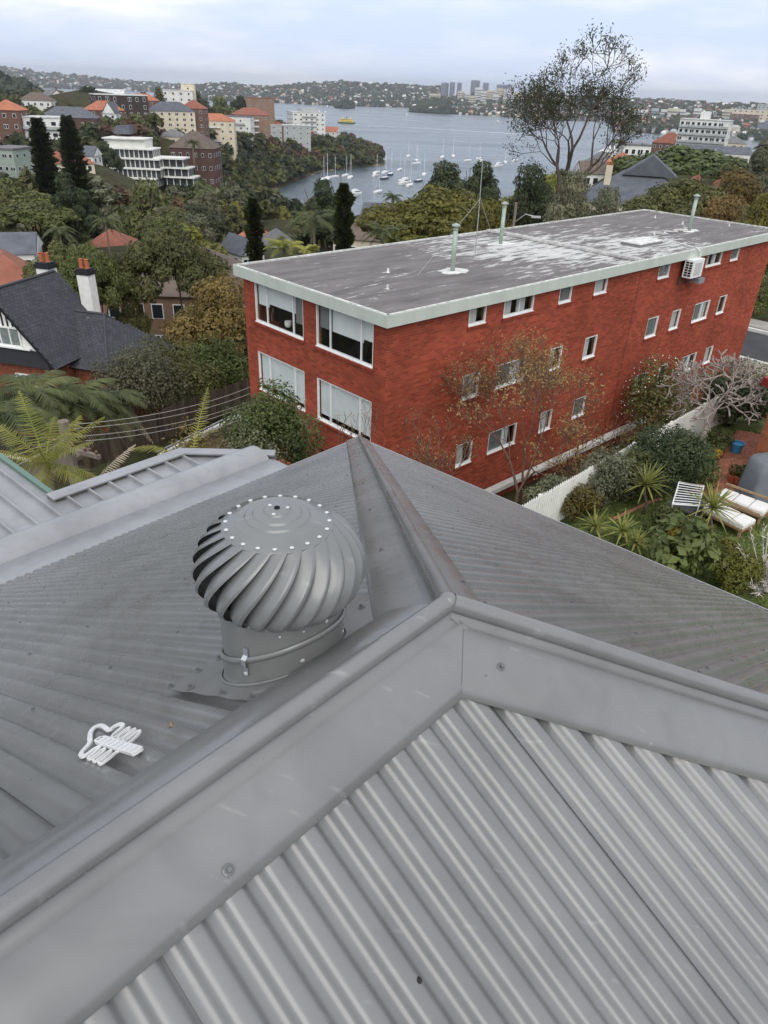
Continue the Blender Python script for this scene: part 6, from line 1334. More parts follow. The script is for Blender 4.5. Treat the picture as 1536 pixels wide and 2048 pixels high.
        if balcony and f != 0:
            m = MB(); m.box(q(0, hd + 0.55, B[2] + fh * f), (Wd * balcony, 1.1, 0.16), (al, o, ZV)); m.box(q(0, hd + 1.06, B[2] + fh * f + 0.5), (Wd * balcony, 0.06, 0.75), (al, o, ZV)); m.build('balcony', MW['white'] if wall != 'white' else MW['grey'], t)
    if chim: m = MB(); m.box(q(hw * 0.5, -hd * 0.2, zt - rh * 0.3), (0.9, 0.8, rh + 1.0), (al, o, ZV)); m.build('chimney', MW['white' if wall != 'white' else 'brick'], t)
    pb = [proj(q(sx * hw, sy * hd, z)) for sx in (-1, 1) for sy in (-1, 1) for z in (B[2], zt)]
    BRECT.append((min(p[0] for p in pb), ytop - 2, max(p[0] for p in pb), ytop + (max(p[1] for p in pb) - ytop) * (0.45 if keep else 0.3), rng)); return t, q, B, zt, ze_, al, o, hw, hd





















for a_, k_ in HSPEC: house(*a_, **k_)
tw = house('white and grey eight storey tower block above the point', 612, 224, 755, 58, 18, 27, 'flat', 0, 'white', 'pale', -18, 7, 6, 5, balcony=0.45, cat='apartment', ww=1.8)
_, q, B, zt, ze_, al, o, hw, hd = tw; m = MB(); m.box(q(2, 0, zt + 1.6), (hw * 1.1, hd * 1.2, 3.0), (al, o, ZV)); m.build('plant_room', MW['grey'], tw[0])

















sl = house('large slate roofed house with cream chimney beyond the flats', 1282, 341, 128, 176, 12, 8.5, 'hip', 4.3, 'cream', 'slate', 0, 2, 6, 3)
_, q, B, zt, ze_, al, o, hw, hd = sl
m = MB(); m.prism([q(-1.5, 4.2, ze_ + 0.6), q(1.6, 0.5, zt + 2.6), q(4.8, 4.2, ze_ + 0.6)][::1] if False else [q(-2.6, 1.5, zt - 0.6), q(1.4, 1.5, zt + 2.2), q(5.4, 1.5, zt - 0.6)], -o * 6); m.build('gable_roof', MR['slate'], sl[0], fix=True)
m = MB(); m.box(q(-4.6, 2.6, zt - 1.2), (0.95, 0.8, 3.6), (al, o, ZV)); ch = m.build('chimney', MW['cream'], sl[0])
for s in (-0.22, 0.22): m = MB(); m.lathe(q(-4.6 + s, 2.6, zt + 0.6), [(0.14, 0), (0.12, 0.5)], 10); m.build('chimney_pot', M_POT, ch)






sb = house('white slab block with seven rows of long balconies', 1414, 240, 420, 74, 11, 19, 'flat', 0, 'white', 'pale', 8, 6, 9, 2, balcony=0.98, cat='apartment', ww=1.5)
_, q, B, zt, ze_, al, o, hw, hd = sb; m = MB(); m.box(q(-1, 0, zt + 1.8), (4, 5, 3.4), (al, o, ZV)); m.build('lift_tower', MW['white'], sb[0])



for i, (x, y, r, w) in enumerate(((1392, 351, 150, 12), (1440, 358, 140, 14), (1322, 300, 300, 40), (1225, 290, 330, 36))): house(('small pink roof glimpsed through the green tree', 'pink tiled roof glimpsed behind golden foliage', 'grey roofed cottage above the slate house', 'low white roofed shed by the water')[i], x, y, r, w, 8, 5, 'hip', 2.4, ('pink', 'pink', 'white', 'white')[i], ('terra', 'terra', 'grey', 'pale')[i], 10, 1, 2, 2)
# stepped white terrace building
T = at(262, 276, 305); vd = unit([T[0], T[1], 0]); al = np.array([vd[1], -vd[0], 0]); o = -vd; al, o = al * 0.94 + o * 0.34, o * 0.94 - al * 0.34
wb = thing('apartment_building', 'stepped white glass fronted terraces cascading down the wooded slope', 'apartment', (T[0], T[1], T[2] - 15))
for f in range(5):
    cx, cz, W_ = -1 + f * 1.6, T[2] - 1.5 - f * 3.0, (15, 18, 20, 18, 12)[f]; c = np.array([T[0], T[1], 0]) + al * cx + o * (f * 1.7) + ZV * cz
    m = MB(); m.box(c, (W_ - 0.6, 9, 2.6), (al, o, ZV)); w = m.build('wall', MW['white'] if f == 0 else mat('terrace_glass_wall', (0.06, 0.065, 0.07), 0.3, 0.5), wb)
    m = MB(); m.box(c + ZV * 1.5 + o * 0.5, (W_, 10.4, 0.42), (al, o, ZV)); m.build('floor_slab', MW['white'], wb)
    if f:
        for k in range(int(W_ / 1.7)): m = MB(); m.box(c + al * ((k + 0.5) * 1.7 - W_ / 2) + o * 4.6, (0.3, 0.25, 2.6), (al, o, ZV)); m.build('column', MW['white'], wb)
        for k in range(5): m = MB(); m.box(c + o * (4 - k * 1.8) + al * (W_ / 2 - 0.3), (0.25, 0.3, 2.6), (al, o, ZV)); m.build('column', MW['white'], wb)
    BRECT.append((proj(c - al * W_ / 2)[0], proj(c + ZV * 2)[1], proj(c + al * W_ / 2)[0], proj(c - ZV * 1)[1], 300))
m = MB(); c = np.array([T[0], T[1], T[2] + 1]) - al * 1; m.prism([c - al * 6 - o * 2 + ZV * 0, c + al * 0 - o * 2, c - al * 0 - o * 2 + ZV * 3.0, c - al * 5 - o * 2 + ZV * 2.6], -o * 5); m.build('roof', MR['slate'], wb, fix=True)
# far slabs of the same complex
P0 = np.array([T[0], T[1], T[2] - 7]) + al * 15 + o * 3
for f in range(3):
    c = P0 - ZV * f * 3 + al * f * 1.6; m = MB(); m.box(c + ZV * 1.4, (11, 8, 0.5), (al, o, ZV)); m.build('floor_slab', MW['white'], wb); m = MB(); m.box(c - o * 1, (9.5, 6, 2.6), (al, o, ZV)); m.build('wall', MATS['terrace_glass_wall'], wb)
    for k in range(5): m = MB(); m.box(c + al * (k * 2.4 - 4.8) + o * 3, (0.25, 0.25, 2.6), (al, o, ZV)); m.build('column', MW['white'], wb)
BRECT.append((proj(P0 - al * 5)[0], proj(P0 + ZV * 2)[1], proj(P0 + al * 7)[0], proj(P0 - ZV * 6)[1], 300))

# ================================================================ trees
def tree_px(label, crown, x, ytop, wpx, rng, trunk='trunk_a', Hmin=4.0, base=None, group=None, name='tree'):
    T = at(x, ytop, rng); zb = gz(T[0], T[1]) if base is None else base; W_ = wpx * rng / F_PX / 0.80; H = max(Hmin, T[2] - zb, W_ * (0.55 if 'umb' in crown else 0.8))
    return tree(label, crown, (T[0], T[1], T[2] - H), H / 0.93, W_, trunk, group, name)
def conifer(label, x, ytop, rng, H, wpx, mt, n, tiers, top_w=0.45, group=None, name='pine_tree', leaf=0.5):
    T = at(x, ytop, rng); t = thing(name, label, 'tree', (T[0], T[1], T[2] - H), group); R = wpx * rng / F_PX / 2; rs = np.random.RandomState(int(x)); V = []
    m = MB(); m.tube([(0, 0, -1), (0, 0, H * 0.97)], [0.45, 0.08], 8); link('trunk', m.mesh('trunk', M_BARKD, True), t)
    for k in range(n):
        u = rs.rand() ** 0.85; prof = R * (top_w + (1 - top_w) * min(1, (1 - u) * 2.2)) * (min(1, (1 - u) * 9 + 0.25)); a = rs.uniform(0, 6.28)
        tier = 0.72 + 0.28 * math.sin(u * tiers * 6.28 + a * 2); rr = prof * tier * rs.uniform(0.45, 1.0); c = np.array([rr * math.cos(a), rr * math.sin(a), u * H * 0.96 + 0.12 * rr])
        d = unit([math.cos(a), math.sin(a), rs.uniform(-0.2, 0.9)]); s = unit(np.cross(d, rs.normal(size=3))); L_ = leaf * rs.uniform(0.7, 1.4); V.append([c - s * L_ * 0.22, c + d * L_ * 0.3 - s * L_ * 0.3, c + d * L_, c + s * L_ * 0.22])
    link('crown', quads_mesh('crown', V, mt), t); return t
G_PINE = foliage('pine_needles', lin((30, 38, 22)), lin((64, 70, 38)))
G_CYP = foliage('cypress_leaf', lin((32, 40, 22)), lin((66, 72, 38)), patch=1.5)
conifer('tall dark columnar pine leaning left of its twin', 70, 222, 165, 36, 48, G_PINE, 9000, 24, 0.42, 'twin columnar pines', leaf=0.9)
conifer('tall dark columnar pine standing right of its twin', 130, 218, 172, 36, 50, G_PINE, 9000, 24, 0.42, 'twin columnar pines', leaf=0.9)
conifer('slim dark cypress near the tiled roofs and cottages', 505, 386, 70, 11.5, 34, G_CYP, 8000, 7, 0.86, 'garden cypresses', 'cypress_tree', leaf=0.28)
conifer('thicker dark cypress beside the feather palm', 688, 357, 72, 12.5, 40, G_CYP, 10000, 7, 0.9, 'garden cypresses', 'cypress_tree', leaf=0.28)
P = at(628, 440, 82); palm('large feather palm left of the thicker cypress', (P[0], P[1], P[2] - 8), 8.0, 4.0, 18, M_FROND, 0.75, w=0.85, seed=5, n=22, leafw=0.09)
P = at(568, 492, 66); palm('bright yellow green fan palm beside the slim cypress', (P[0], P[1], P[2] - 5), 5.0, 2.0, 20, M_FRONDY, 0.5, w=0.75, seed=6, n=14, leafw=0.10)
P = at(612, 500, 64); palm('small bright palm under the large feather palm', (P[0], P[1], P[2] - 4), 4.0, 1.5, 14, M_FRONDY, 0.5, w=0.6, seed=7, n=14, leafw=0.09)
P = at(768, 468, 70); palm('feather palm at the edge of the flat roof', (P[0], P[1], P[2] - 6), 6.0, 2.6, 18, M_FROND, 0.75, w=0.7, seed=8, n=18, leafw=0.09)
P = at(786, 393, 165); palm('stout date palm near the shore', (P[0], P[1], P[2] - 9), 9.0, 3.0, 26, M_FROND, 0.7, w=0.8, seed=9, n=12, leafw=0.16, tr=0.35)
P = at(118, 460, 110); palm('slender palm rising from the valley trees', (P[0], P[1], P[2] - 9), 9.0, 3.0, 14, M_FROND, 0.8, w=0.8, seed=10, n=14, leafw=0.14)
P = at(385, 285, 305); palm('tall date palm before the dark brick flats', (P[0], P[1], P[2] - 11), 11.0, 4.0, 22, M_FROND, 0.8, w=1.1, seed=11, n=10, leafw=0.3, tr=0.4)
P = at(210, 440, 120); palm('feather palm in the valley below the pines', (P[0], P[1], P[2] - 8), 8.0, 3.4, 14, M_FROND, 0.8, w=0.9, seed=13, n=14, leafw=0.15)
P = at(360, 262, 430); palm('distant palm beside the orange roofed flats', (P[0], P[1], P[2] - 12), 12.0, 4.0, 14, M_FROND, 0.8, w=1.2, seed=14, n=8, leafw=0.4)
P = at(1238, 284, 240); palm('small dark palm near the orange cottage', (P[0], P[1], P[2] - 8), 8.0, 2.6, 16, M_FROND, 0.7, w=0.9, seed=15, n=10, leafw=0.25)
# named trees of the middle distance
HERO = [('broad flat topped tree with bare grey limbs above the shingle house', 'umb_olive_mid', 325, 448, 190, 60, 'trunk_tall'), ('flat topped tree behind the shingle house chimney', 'umb_olive_mid', 120, 475, 130, 62, 'trunk_tall'), ('flat topped tree left of the tan brick flats', 'umb_mid_mid', 170, 480, 120, 58, 'trunk_tall'), ('leafy tree between chimney and tan brick flats', 'open_olive_mid', 255, 590, 100, 58, 'trunk_a'),
        ('wide yellow green tree beyond the flat roof', 'umb_yel_mid', 890, 366, 270, 92, 'trunk_a'), ('yellow green tree hugging the roof edge of the flats', 'round_yel_mid', 985, 392, 120, 80, 'trunk_a'),
        ('dark eucalypt in front of the moored boats', 'open_dark_mid', 648, 358, 92, 150, 'trunk_tall'), ('dark leafy tree right of the moored boats', 'round_dark_mid', 900, 318, 100, 135, 'trunk_b'), ('dark tree beside the wire aerial', 'open_dark_mid', 965, 322, 95, 125, 'trunk_b'), ('dense dark tree at the foot of the tall bare tree', 'round_dark_mid', 1075, 318, 130, 96, 'trunk_b'), ('shadowy grey green tree below the tall bare tree', 'open_grey_mid', 1150, 342, 130, 88, 'trunk_a'), ('grey leafed tree in front of the slate house', 'open_grey_mid', 1225, 375, 120, 72, 'trunk_a'),
        ('big green spreading tree behind the slate house', 'umb_mid_mid', 1380, 288, 215, 175, 'trunk_a'), ('round green tree right of the slate house', 'round_mid_mid', 1465, 322, 120, 160, 'trunk_a'), ('olive tree overhanging the far end of the flats', 'umb_olive_mid', 1390, 350, 190, 78, 'trunk_a'), ('golden flowering tree at the right edge', 'round_brown_mid', 1500, 335, 150, 92, 'trunk_a'), ('golden brown tree past the end of the flats', 'round_brown_mid', 1455, 385, 140, 70, 'trunk_a'), ('yellow green tree at the right edge near the road', 'round_yel_mid', 1545, 375, 120, 66, 'trunk_a'), ('twiggy grey tree at the right edge', 'open_grey_mid', 1530, 300, 70, 130, 'trunk_b'),
        ('huge dark fig tree on the skyline', 'round_dark_mid', 170, 169, 58, 520, 'trunk_b'), ('round olive and rust tree above the white terraces', 'round_brown_mid', 275, 233, 88, 345, 'trunk_a'), ('dark tree before the white terraces', 'open_dark_mid', 210, 282, 46, 270, 'trunk_b'), ('large olive eucalypt below the white terraces', 'round_olive_mid', 290, 355, 130, 175, 'trunk_a'), ('rust tinged tree on the headland slope', 'round_rust_far', 425, 325, 80, 330, 'trunk_a'), ('dark tree on the skyline beside the tan brick tower', 'round_dark_mid', 478, 190, 34, 690, 'trunk_b'), ('dark round tree beside the skyline tower', 'round_dark_mid', 392, 178, 40, 600, 'trunk_b'), ('tall green tree between orange roofs on the ridge', 'round_mid_mid', 442, 190, 56, 640, 'trunk_a'), ('olive tree beside the white skyline block', 'round_olive_mid', 315, 172, 34, 540, 'trunk_a'),
        ('leafy tree by the road beyond the flats', 'round_mid_mid', 1530, 545, 80, 62, 'trunk_a'), ('dark green tree beside the road kerb', 'open_dark_mid', 1520, 470, 90, 70, 'trunk_a')]
for lab, cr_, x, y, w, r, tr in HERO: tree_px(lab, (cr_[:-4] + '_near') if r < 105 and (cr_[:-4] + '_near') in PROTO else cr_, x, y, w, r, tr)
# tall sparse tree
T = at(1098, 400, 98); bare_tree('very tall sparse leaved tree towering over the harbour skyline', (T[0], T[1], T[2] - 5), 6.6, 0.72, 7, 10, 0.68, foliage('leaf_tall_tree', lin((42, 48, 32)), lin((84, 90, 56))), 11, 0.15, mt=mat('tall_bark', lin((78, 68, 60)), 0.9, var=0.25, vscale=2), up=0.4, shrink=0.74, kids=(2, 3), dirv=(0.10, 0, 1), scatter=0.42, minr=0.034, sides=6)
# woods: individuals scattered over the slopes
WATER_PX = [(560, 430), (585, 395), (610, 372), (650, 352), (760, 336), (1060, 335), (1060, 225), (500, 200), (500, 150), (1600, 180), (1600, 268), (1230, 280), (1050, 320), (1000, 330), (850, 330), (840, 380), (730, 395), (690, 400), (600, 395), (600, 425), (570, 440)]
KINDS = ['round_olive_far', 'round_dark_far', 'round_mid_far', 'open_dark_far', 'open_olive_far', 'round_rust_far', 'umb_olive_far', 'umb_mid_far', 'open_grey_far', 'round_grey_far', 'round_yel_far']
KLAB = {'olive': 'rounded olive tree', 'dark': 'dark leafed tree', 'mid': 'fresh green tree', 'rust': 'rusty brown tree', 'grey': 'grey green tree', 'yel': 'yellow green tree'}
rs = np.random.RandomState(77); placed = []; cnt = 0; WOODS = []
def try_tree(x, y, H, W_, zone, kinds):
    global cnt
    z = gz(x, y)
    if z < 0.45: return
    top = proj((x, y, z + H)); bot = proj((x, y, z)); rng = math.hypot(x, y); hwp = W_ * 0.40 * F_PX / rng
    if top[0] < -60 or top[0] > 1600 or bot[1] < 120: return
    for (a, b, c, d, r) in BRECT:
        if rng < r + 4 and top[0] + hwp * 0.85 > a and top[0] - hwp * 0.85 < c and top[1] < d and bot[1] > b - 40: return
        if abs(rng - r) < 8 and top[0] + hwp * 0.5 > a and top[0] - hwp * 0.5 < c: return
    if zone != 'headland' and any(inpoly((top[0] + s * hwp, top[1]), WATER_PX) for s in (-0.7, 0, 0.7)): return
    if zone == 'near' and top[0] > 470 and top[1] < 400: return
    if zone == 'near' and top[1] > 640: return
    if zone == 'headland' and top[1] < 172 + (top[0] > 300) * 12: return
    md = 0.42 if zone == 'headland' else 0.48
    for (px, py, pw) in placed:
        if (px - x) ** 2 + (py - y) ** 2 < ((pw + W_) * md * 0.5) ** 2: return
    placed.append((x, y, W_)); k = kinds[rs.randint(len(kinds))]; g_ = k.split('_')[1]
    if rng < 175: k = k[:-3] + 'mid' if k[:-3] + 'mid' in PROTO else 'round_olive_mid'; g_ = k.split('_')[1]
    where = {'headland': 'in the woods on the headland slope', 'near': 'in the woods filling the valley', 'right': 'in the gardens right of the bay'}[zone]
    WOODS.append((W_ / rng, KLAB[g_] + ' ' + where, k, (x, y, z - 0.4), H, W_, zone)); cnt += 1
for k in range(4000):
    x, y = rs.uniform(-350, -15), rs.uniform(280, 860)
    try_tree(x, y, rs.uniform(8, 13), rs.uniform(10, 16), 'headland', KINDS[:7] + ['round_dark_far', 'open_dark_far'])
for k in range(700):
    u = rs.uniform(0, 3.999); i = int(u); q = u - i; SHR = [(-84, 442), (-81, 528), (-68, 634), (-24, 709), (-12, 716)]; off = rs.uniform(3, 30)
    x, y = SHR[i][0] * (1 - q) + SHR[i + 1][0] * q - off, SHR[i][1] * (1 - q) + SHR[i + 1][1] * q - off * 0.3; try_tree(x, y, rs.uniform(7, 11), rs.uniform(8, 13), 'headland', KINDS[:5] + ['round_yel_far'])
for k in range(5000):
    r, a = rs.uniform(60, 360), rs.uniform(-32, -4); x, y = r * math.sin(R_(a)), r * math.cos(R_(a))
    try_tree(x, y, rs.uniform(7, 13), rs.uniform(8, 13), 'near', KINDS)
for k in range(1500):
    r, a = rs.uniform(75, 560), rs.uniform(-3, 31); x, y = r * math.sin(R_(a)), r * math.cos(R_(a))
    try_tree(x, y, rs.uniform(6, 10), rs.uniform(8, 13), 'right', KINDS)
for k in range(5000):
    x, y = rs.uniform(-330, -15), rs.uniform(140, 830); try_tree(x, y, rs.uniform(3.5, 7), rs.uniform(6, 9), 'headland', KINDS[:5] + ['round_grey_far', 'round_yel_far'])
WOODS.sort(key=lambda q: -q[0])
LOD = {(k, n_): (leaf_cloud(SHAPES[k][0], n_, s_, seed=4, up=SHAPES[k][1]).reshape(-1, 3)) for k in SHAPES for n_, s_ in ((210, 0.150), (105, 0.205))}; bulk = {}
for i, (ap_, lab, k, P, H, W_, zone) in enumerate(WOODS):
    if i < 250: tree(lab, k, P, H, W_, 'trunk_b', 'woods ' + zone); continue
    a = rnd.uniform(0, 6.28); V = LOD[(k.split('_')[0], 210 if ap_ > 0.022 else 105)]; c, s = math.cos(a), math.sin(a)
    Q = np.stack([(V[:, 0] * c - V[:, 1] * s) * W_ + P[0], (V[:, 0] * s + V[:, 1] * c) * W_ + P[1], V[:, 2] * H + P[2]], 1); bulk.setdefault(k.split('_')[1], []).append(Q)
WM = list(bulk); allq = np.concatenate([np.concatenate(bulk[k]) for k in WM]); wm = quads_mesh('distant_woods', allq, GREENS[WM[0]])
for k in WM[1:]: wm.materials.append(GREENS[k])
mi = np.concatenate([np.full(sum(len(q) for q in bulk[k]) // 4, j, dtype=np.int32) for j, k in enumerate(WM)]); wm.polygons.foreach_set('material_index', mi)
tag(link('distant_woods', wm), 'mass of mixed green trees covering the far slopes', 'woods', kind='stuff')
# rocks along the headland shore
M_ROCK = mat('sandstone_shore', lin((112, 100, 84)), 0.9, 0.15, var=0.3, vscale=0.3, objvar=0.15)
m = MB(); rk = np.random.RandomState(5); m.lathe((0, 0, 0), [(0.9, -0.3), (1.0, 0.1), (0.7, 0.45), (0.3, 0.55), (0, 0.56)], 8); RK = m.mesh('rock', M_ROCK)
for v in RK.vertices: v.co *= rk.uniform(0.8, 1.2)
SH = [(-84, 442), (-81, 528), (-68, 634), (-24, 709), (-12, 716)]
for k in range(90):
    u = rk.uniform(0, 3.999); i = int(u); f = u - i; x = SH[i][0] * (1 - f) + SH[i + 1][0] * f + rk.normal() * 1.6; y = SH[i][1] * (1 - f) + SH[i + 1][1] * f + rk.normal() * 2
    r = link('rock', RK, None, (x, y, 0.1), (0, 0, rk.uniform(0, 6)), (rk.uniform(1, 3.5), rk.uniform(0.8, 2.2), rk.uniform(0.6, 1.6))); tag(r, 'weathered sandstone boulder along the headland waterline', 'rock', 'shore rocks below the headland')
# beach
m = MB(); m.prism([atz(455, 438, 0.25), atz(500, 446, 0.25), atz(560, 447, 0.25), atz(585, 452, 0.25), atz(540, 470, 0.6), atz(440, 465, 0.6)], (0, 0, -0.6)); tag(m.build('beach', mat('sand', lin((150, 134, 112)), 0.95), fix=True), kind='structure')
# road past the flats
M_ROAD = mat('asphalt', (0.055, 0.056, 0.06), 0.85, 0.25, var=0.15, vscale=0.8, bump=0.2, bscale=25)
rc = bp(0, 36.0, -8.28); m = MB(); m.box(rc - bU * 10, (60, 6.5, 0.1), (bU, bV, ZV)); tag(m.build('road', M_ROAD), kind='structure')
for s, nm in ((-3.6, 'near'), (3.6, 'far')): m = MB(); m.box(rc - bU * 10 + bV * s + ZV * 0.08, (60, 0.3, 0.24), (bU, bV, ZV)); tag(m.build('kerb', M_CONCW), kind='structure')
for s in (-4.9, 5.2): m = MB(); m.box(rc - bU * 10 + bV * s + ZV * 0.10, (60, 2.2, 0.16), (bU, bV, ZV)); tag(m.build('footpath', M_CONC), kind='structure')
# street light behind the roof
P = at(1025, 470, 52); t = thing('street_lamp', 'grey street lamp with curved outreach arm behind the flat roof', 'street lamp', (P[0], P[1], 42)); m = MB(); top = at(1030, 405, 52)
m.tube([(P[0], P[1], 42), (P[0], P[1], top[2])], [0.12, 0.09], 8); m.build('post', M_POLE, t); e_ = at(1072, 434, 52); b_ = np.array([P[0], P[1], at(1032, 446, 52)[2]])
m = MB(); m.tube([b_, b_ + (e_ - b_) * 0.5 + ZV * 0.35, e_], 0.035, 6); m.build('arm', M_STEEL, t); m = MB(); m.box(e_, (0.6, 0.2, 0.12), (azv(90), azv(0), ZV)); m.build('lamp_head', mat('lamp_grey', lin((170, 170, 168)), 0.4), t)
# ================================================================ harbour: boats, ferry, island
def heading(a): return (0, 0, R_(a))
def hull_mesh(name, L_, B_, fb, mt, bowz=0.3):
    m = MB(); st = []
    for i in range(9):
        t = i / 8; x = (t - 0.5) * L_; w = B_ / 2 * (1 - max(0, (t - 0.45) / 0.55) ** 2.0) * (0.82 + 0.18 * min(1, t * 4)); z = fb + bowz * max(0, t - 0.5) ** 2 * 4
        st.append([(x, -w, z), (x, -w * 0.78, -0.1), (x, 0, -0.35), (x, w * 0.78, -0.1), (x, w, z)])
    vs = [p for r in st for p in r]; m.add(vs, [(i * 5 + j, (i + 1) * 5 + j, (i + 1) * 5 + j + 1, i * 5 + j + 1) for i in range(8) for j in range(4)] + [(i * 5 + 4, (i + 1) * 5 + 4, (i + 1) * 5, i * 5) for i in range(8)] + [(0, 1, 2, 3, 4)])
    return m.mesh(name, mt)
M_HULL = mat('hull_white', (0.8, 0.8, 0.79), 0.35, 0.5, objvar=0.05); M_HULLB = mat('hull_navy', (0.03, 0.04, 0.08), 0.3, 0.5); M_MASTM = mat('mast_alloy', (0.72, 0.73, 0.74), 0.4, 0.5); M_SAILC = mat('sail_cover_blue', (0.05, 0.08, 0.18), 0.8)
HW, HB = hull_mesh('hull', 10, 3.1, 1.0, M_HULL), hull_mesh('hull', 10, 3.1, 1.0, M_HULLB)
m = MB(); m.box((0.3, 0, 1.25), (3.6, 1.7, 0.55)); m.box((-2.6, 0, 1.1), (2.0, 1.9, 0.25)); CABIN = m.mesh('cabin', M_HULL)
m = MB(); m.tube([(0.9, 0, 1.0), (0.9, 0, 14.2)], [0.13, 0.09], 6); m.tube([(0.9, -0.9, 8.6), (0.9, 0.9, 8.6)], 0.05, 4); MASTM = m.mesh('mast', M_MASTM)
m = MB(); m.tube([(0.8, 0, 2.2), (-3.4, 0, 2.25)], [0.2, 0.14], 6); BOOM = m.mesh('boom', M_SAILC)
m = MB(); m.tube([(4.8, 0, 1.3), (0.9, 0, 14.0)], 0.025, 3); m.tube([(-4.8, 0, 1.1), (0.9, 0, 14.1)], 0.025, 3); RIG = m.mesh('rigging', M_MASTM)
m = MB(); m.box((-0.4, 0, 1.7), (4.4, 2.2, 1.2)); m.box((-0.8, 0, 2.6), (2.6, 1.9, 0.7)); CRUIS = m.mesh('cabin', M_HULL)
m = MB(); m.box((-0.2, 0, 1.85), (4.45, 2.24, 0.45)); CWIN = m.mesh('cabin_window', M_GLASSDK)
BO = np.random.RandomState(3)
def yacht(px, sc=1.0, navy=False, kind='sail', lab=None):
    P = atz(px[0], px[1], 0); t = thing('sailing_yacht' if kind == 'sail' else 'motor_boat', lab or ('white sailing yacht with bare mast moored in the bay' if not navy else 'dark hulled sailing yacht moored in the bay'), 'boat', P, 'boats moored in the bay'); t.rotation_euler = heading(70 + BO.uniform(-28, 28)); t.scale = (sc,) * 3
    link('hull', HB if navy else HW, t); 
    if kind == 'sail': link('cabin', CABIN, t); link('mast', MASTM, t); link('boom', BOOM, t); link('rigging', RIG, t)
    else: link('cabin', CRUIS, t); link('cabin_window', CWIN, t)
for i, px in enumerate(((701, 356), (647, 360), (655, 358), (669, 355), (692, 352), (753, 346), (770, 358), (770, 346), (800, 340), (757, 385), (817, 313), (834, 328), (848, 350), (838, 363), (833, 322), (885, 315), (906, 313), (936, 322), (782, 350), (807, 362), (820, 372), (958, 318), (1010, 325), (1030, 322))):
    yacht(px, 1.0 + 0.25 * BO.rand(), navy=i in (6, 13, 18))
for px, sc, lab in (((811, 368), 1.5, 'broad white cruiser moored among the yachts'), ((751, 352), 0.9, 'small white cruiser off the headland tip'), ((712, 390), 1.2, 'white launch behind the thicker cypress'), ((570, 440), 0.62, 'white runabout close to the beach'), ((572, 431), 0.55, 'white dinghy cruiser lying outside the runabout'), ((998, 333), 1.3, 'white launch seen through the treetops'), ((962, 327), 1.3, 'white cruiser left of the launch in the treetops'), ((818, 366), 0.8, 'little tender beside the broad cruiser')): yacht(px, sc, False, 'motor', lab)
# ferry with wake
P = atz(693, 247, 0); t = thing('harbour_ferry', 'green and yellow double ended harbour ferry with wake', 'ferry', P); t.rotation_euler = heading(172)
M_FG = mat('ferry_green', lin((44, 92, 66)), 0.5); M_FY = mat('ferry_yellow', lin((226, 196, 96)), 0.5)
m = MB(); vs = []; st = []
for i in range(11):
    u = i / 10; x = (u - 0.5) * 34; w = 4.6 * (1 - abs(2 * u - 1) ** 3); st.append([(x, -w - 0.3, 2.4), (x, -w, -0.3), (x, w, -0.3), (x, w + 0.3, 2.4)])
m.add([p for r in st for p in r], [(i * 4 + j, (i + 1) * 4 + j, (i + 1) * 4 + (j + 1) % 4, i * 4 + (j + 1) % 4) for i in range(10) for j in range(4)]); link('hull', m.mesh('hull', M_FG), t)
m = MB(); m.box((0, 0, 3.7), (27, 8.2, 2.6)); link('lower_deck', m.mesh('lower_deck', M_FY), t); m = MB(); m.box((0, 0, 6.3), (22, 7.6, 2.4)); link('upper_deck', m.mesh('upper_deck', M_FY), t); m = MB(); m.box((0, 0, 7.7), (24, 8.4, 0.35)); link('roof', m.mesh('roof', MW['cream']), t)
for k in range(9):
    for dz in (3.9, 6.5): m = MB(); m.box((k * 2.4 - 9.6, 0, dz), (1.5, 8.3 if dz < 5 else 7.7, 1.0)); link('window', m.mesh('window', M_GLASSDK), t)
for s in (-8, 8): m = MB(); m.box((s, 0, 9.0), (2.6, 3, 2.2)); link('wheelhouse', m.mesh('wheelhouse', M_FY), t)
m = MB(); m.lathe((0, 0, 7.9), [(1.0, 0), (0.9, 2.6)], 12); link('funnel', m.mesh('funnel', M_FG), t)
M_FOAM = mat('wake_foam', (0.62, 0.66, 0.69), 0.7, 0.2, var=0.2, vscale=0.05)
m = MB(); a = atz(705, 249, 0); b = atz(1040, 268, 0); d = unit(b - a); oo = np.cross(ZV, d); N = 40; vs = []
for i in range(N + 1):
    u = i / N; c = a * (1 - u) + b * u; w = 3.0 + 9 * u + 2.0 * math.sin(i * 2.1); vs += [c + oo * w * 0.5 + ZV * 0.05, c - oo * w * (0.5 + 0.2 * math.sin(i * 1.3)) + ZV * 0.05]
m.add(vs, [(2 * i, 2 * i + 2, 2 * i + 3, 2 * i + 1) for i in range(N)]); tag(m.build('ferry_wake', M_FOAM), 'long pale wake trailing behind the ferry', 'wake', kind='stuff')
# small craft far out
for i, px in enumerate(((812, 231), (995, 244), (650, 225), (638, 224), (655, 213))):
    P = atz(px[0], px[1], 0); t = thing('motor_boat', ('small white launch crossing open water', 'white speedboat heading for the far shore', 'tiny craft off the tower block', 'tiny white craft left of the island', 'small boat by the far marina')[i], 'boat', P); t.scale = (1.3,) * 3; t.rotation_euler = heading(BO.uniform(0, 180)); link('hull', HW, t); link('cabin', CRUIS, t)
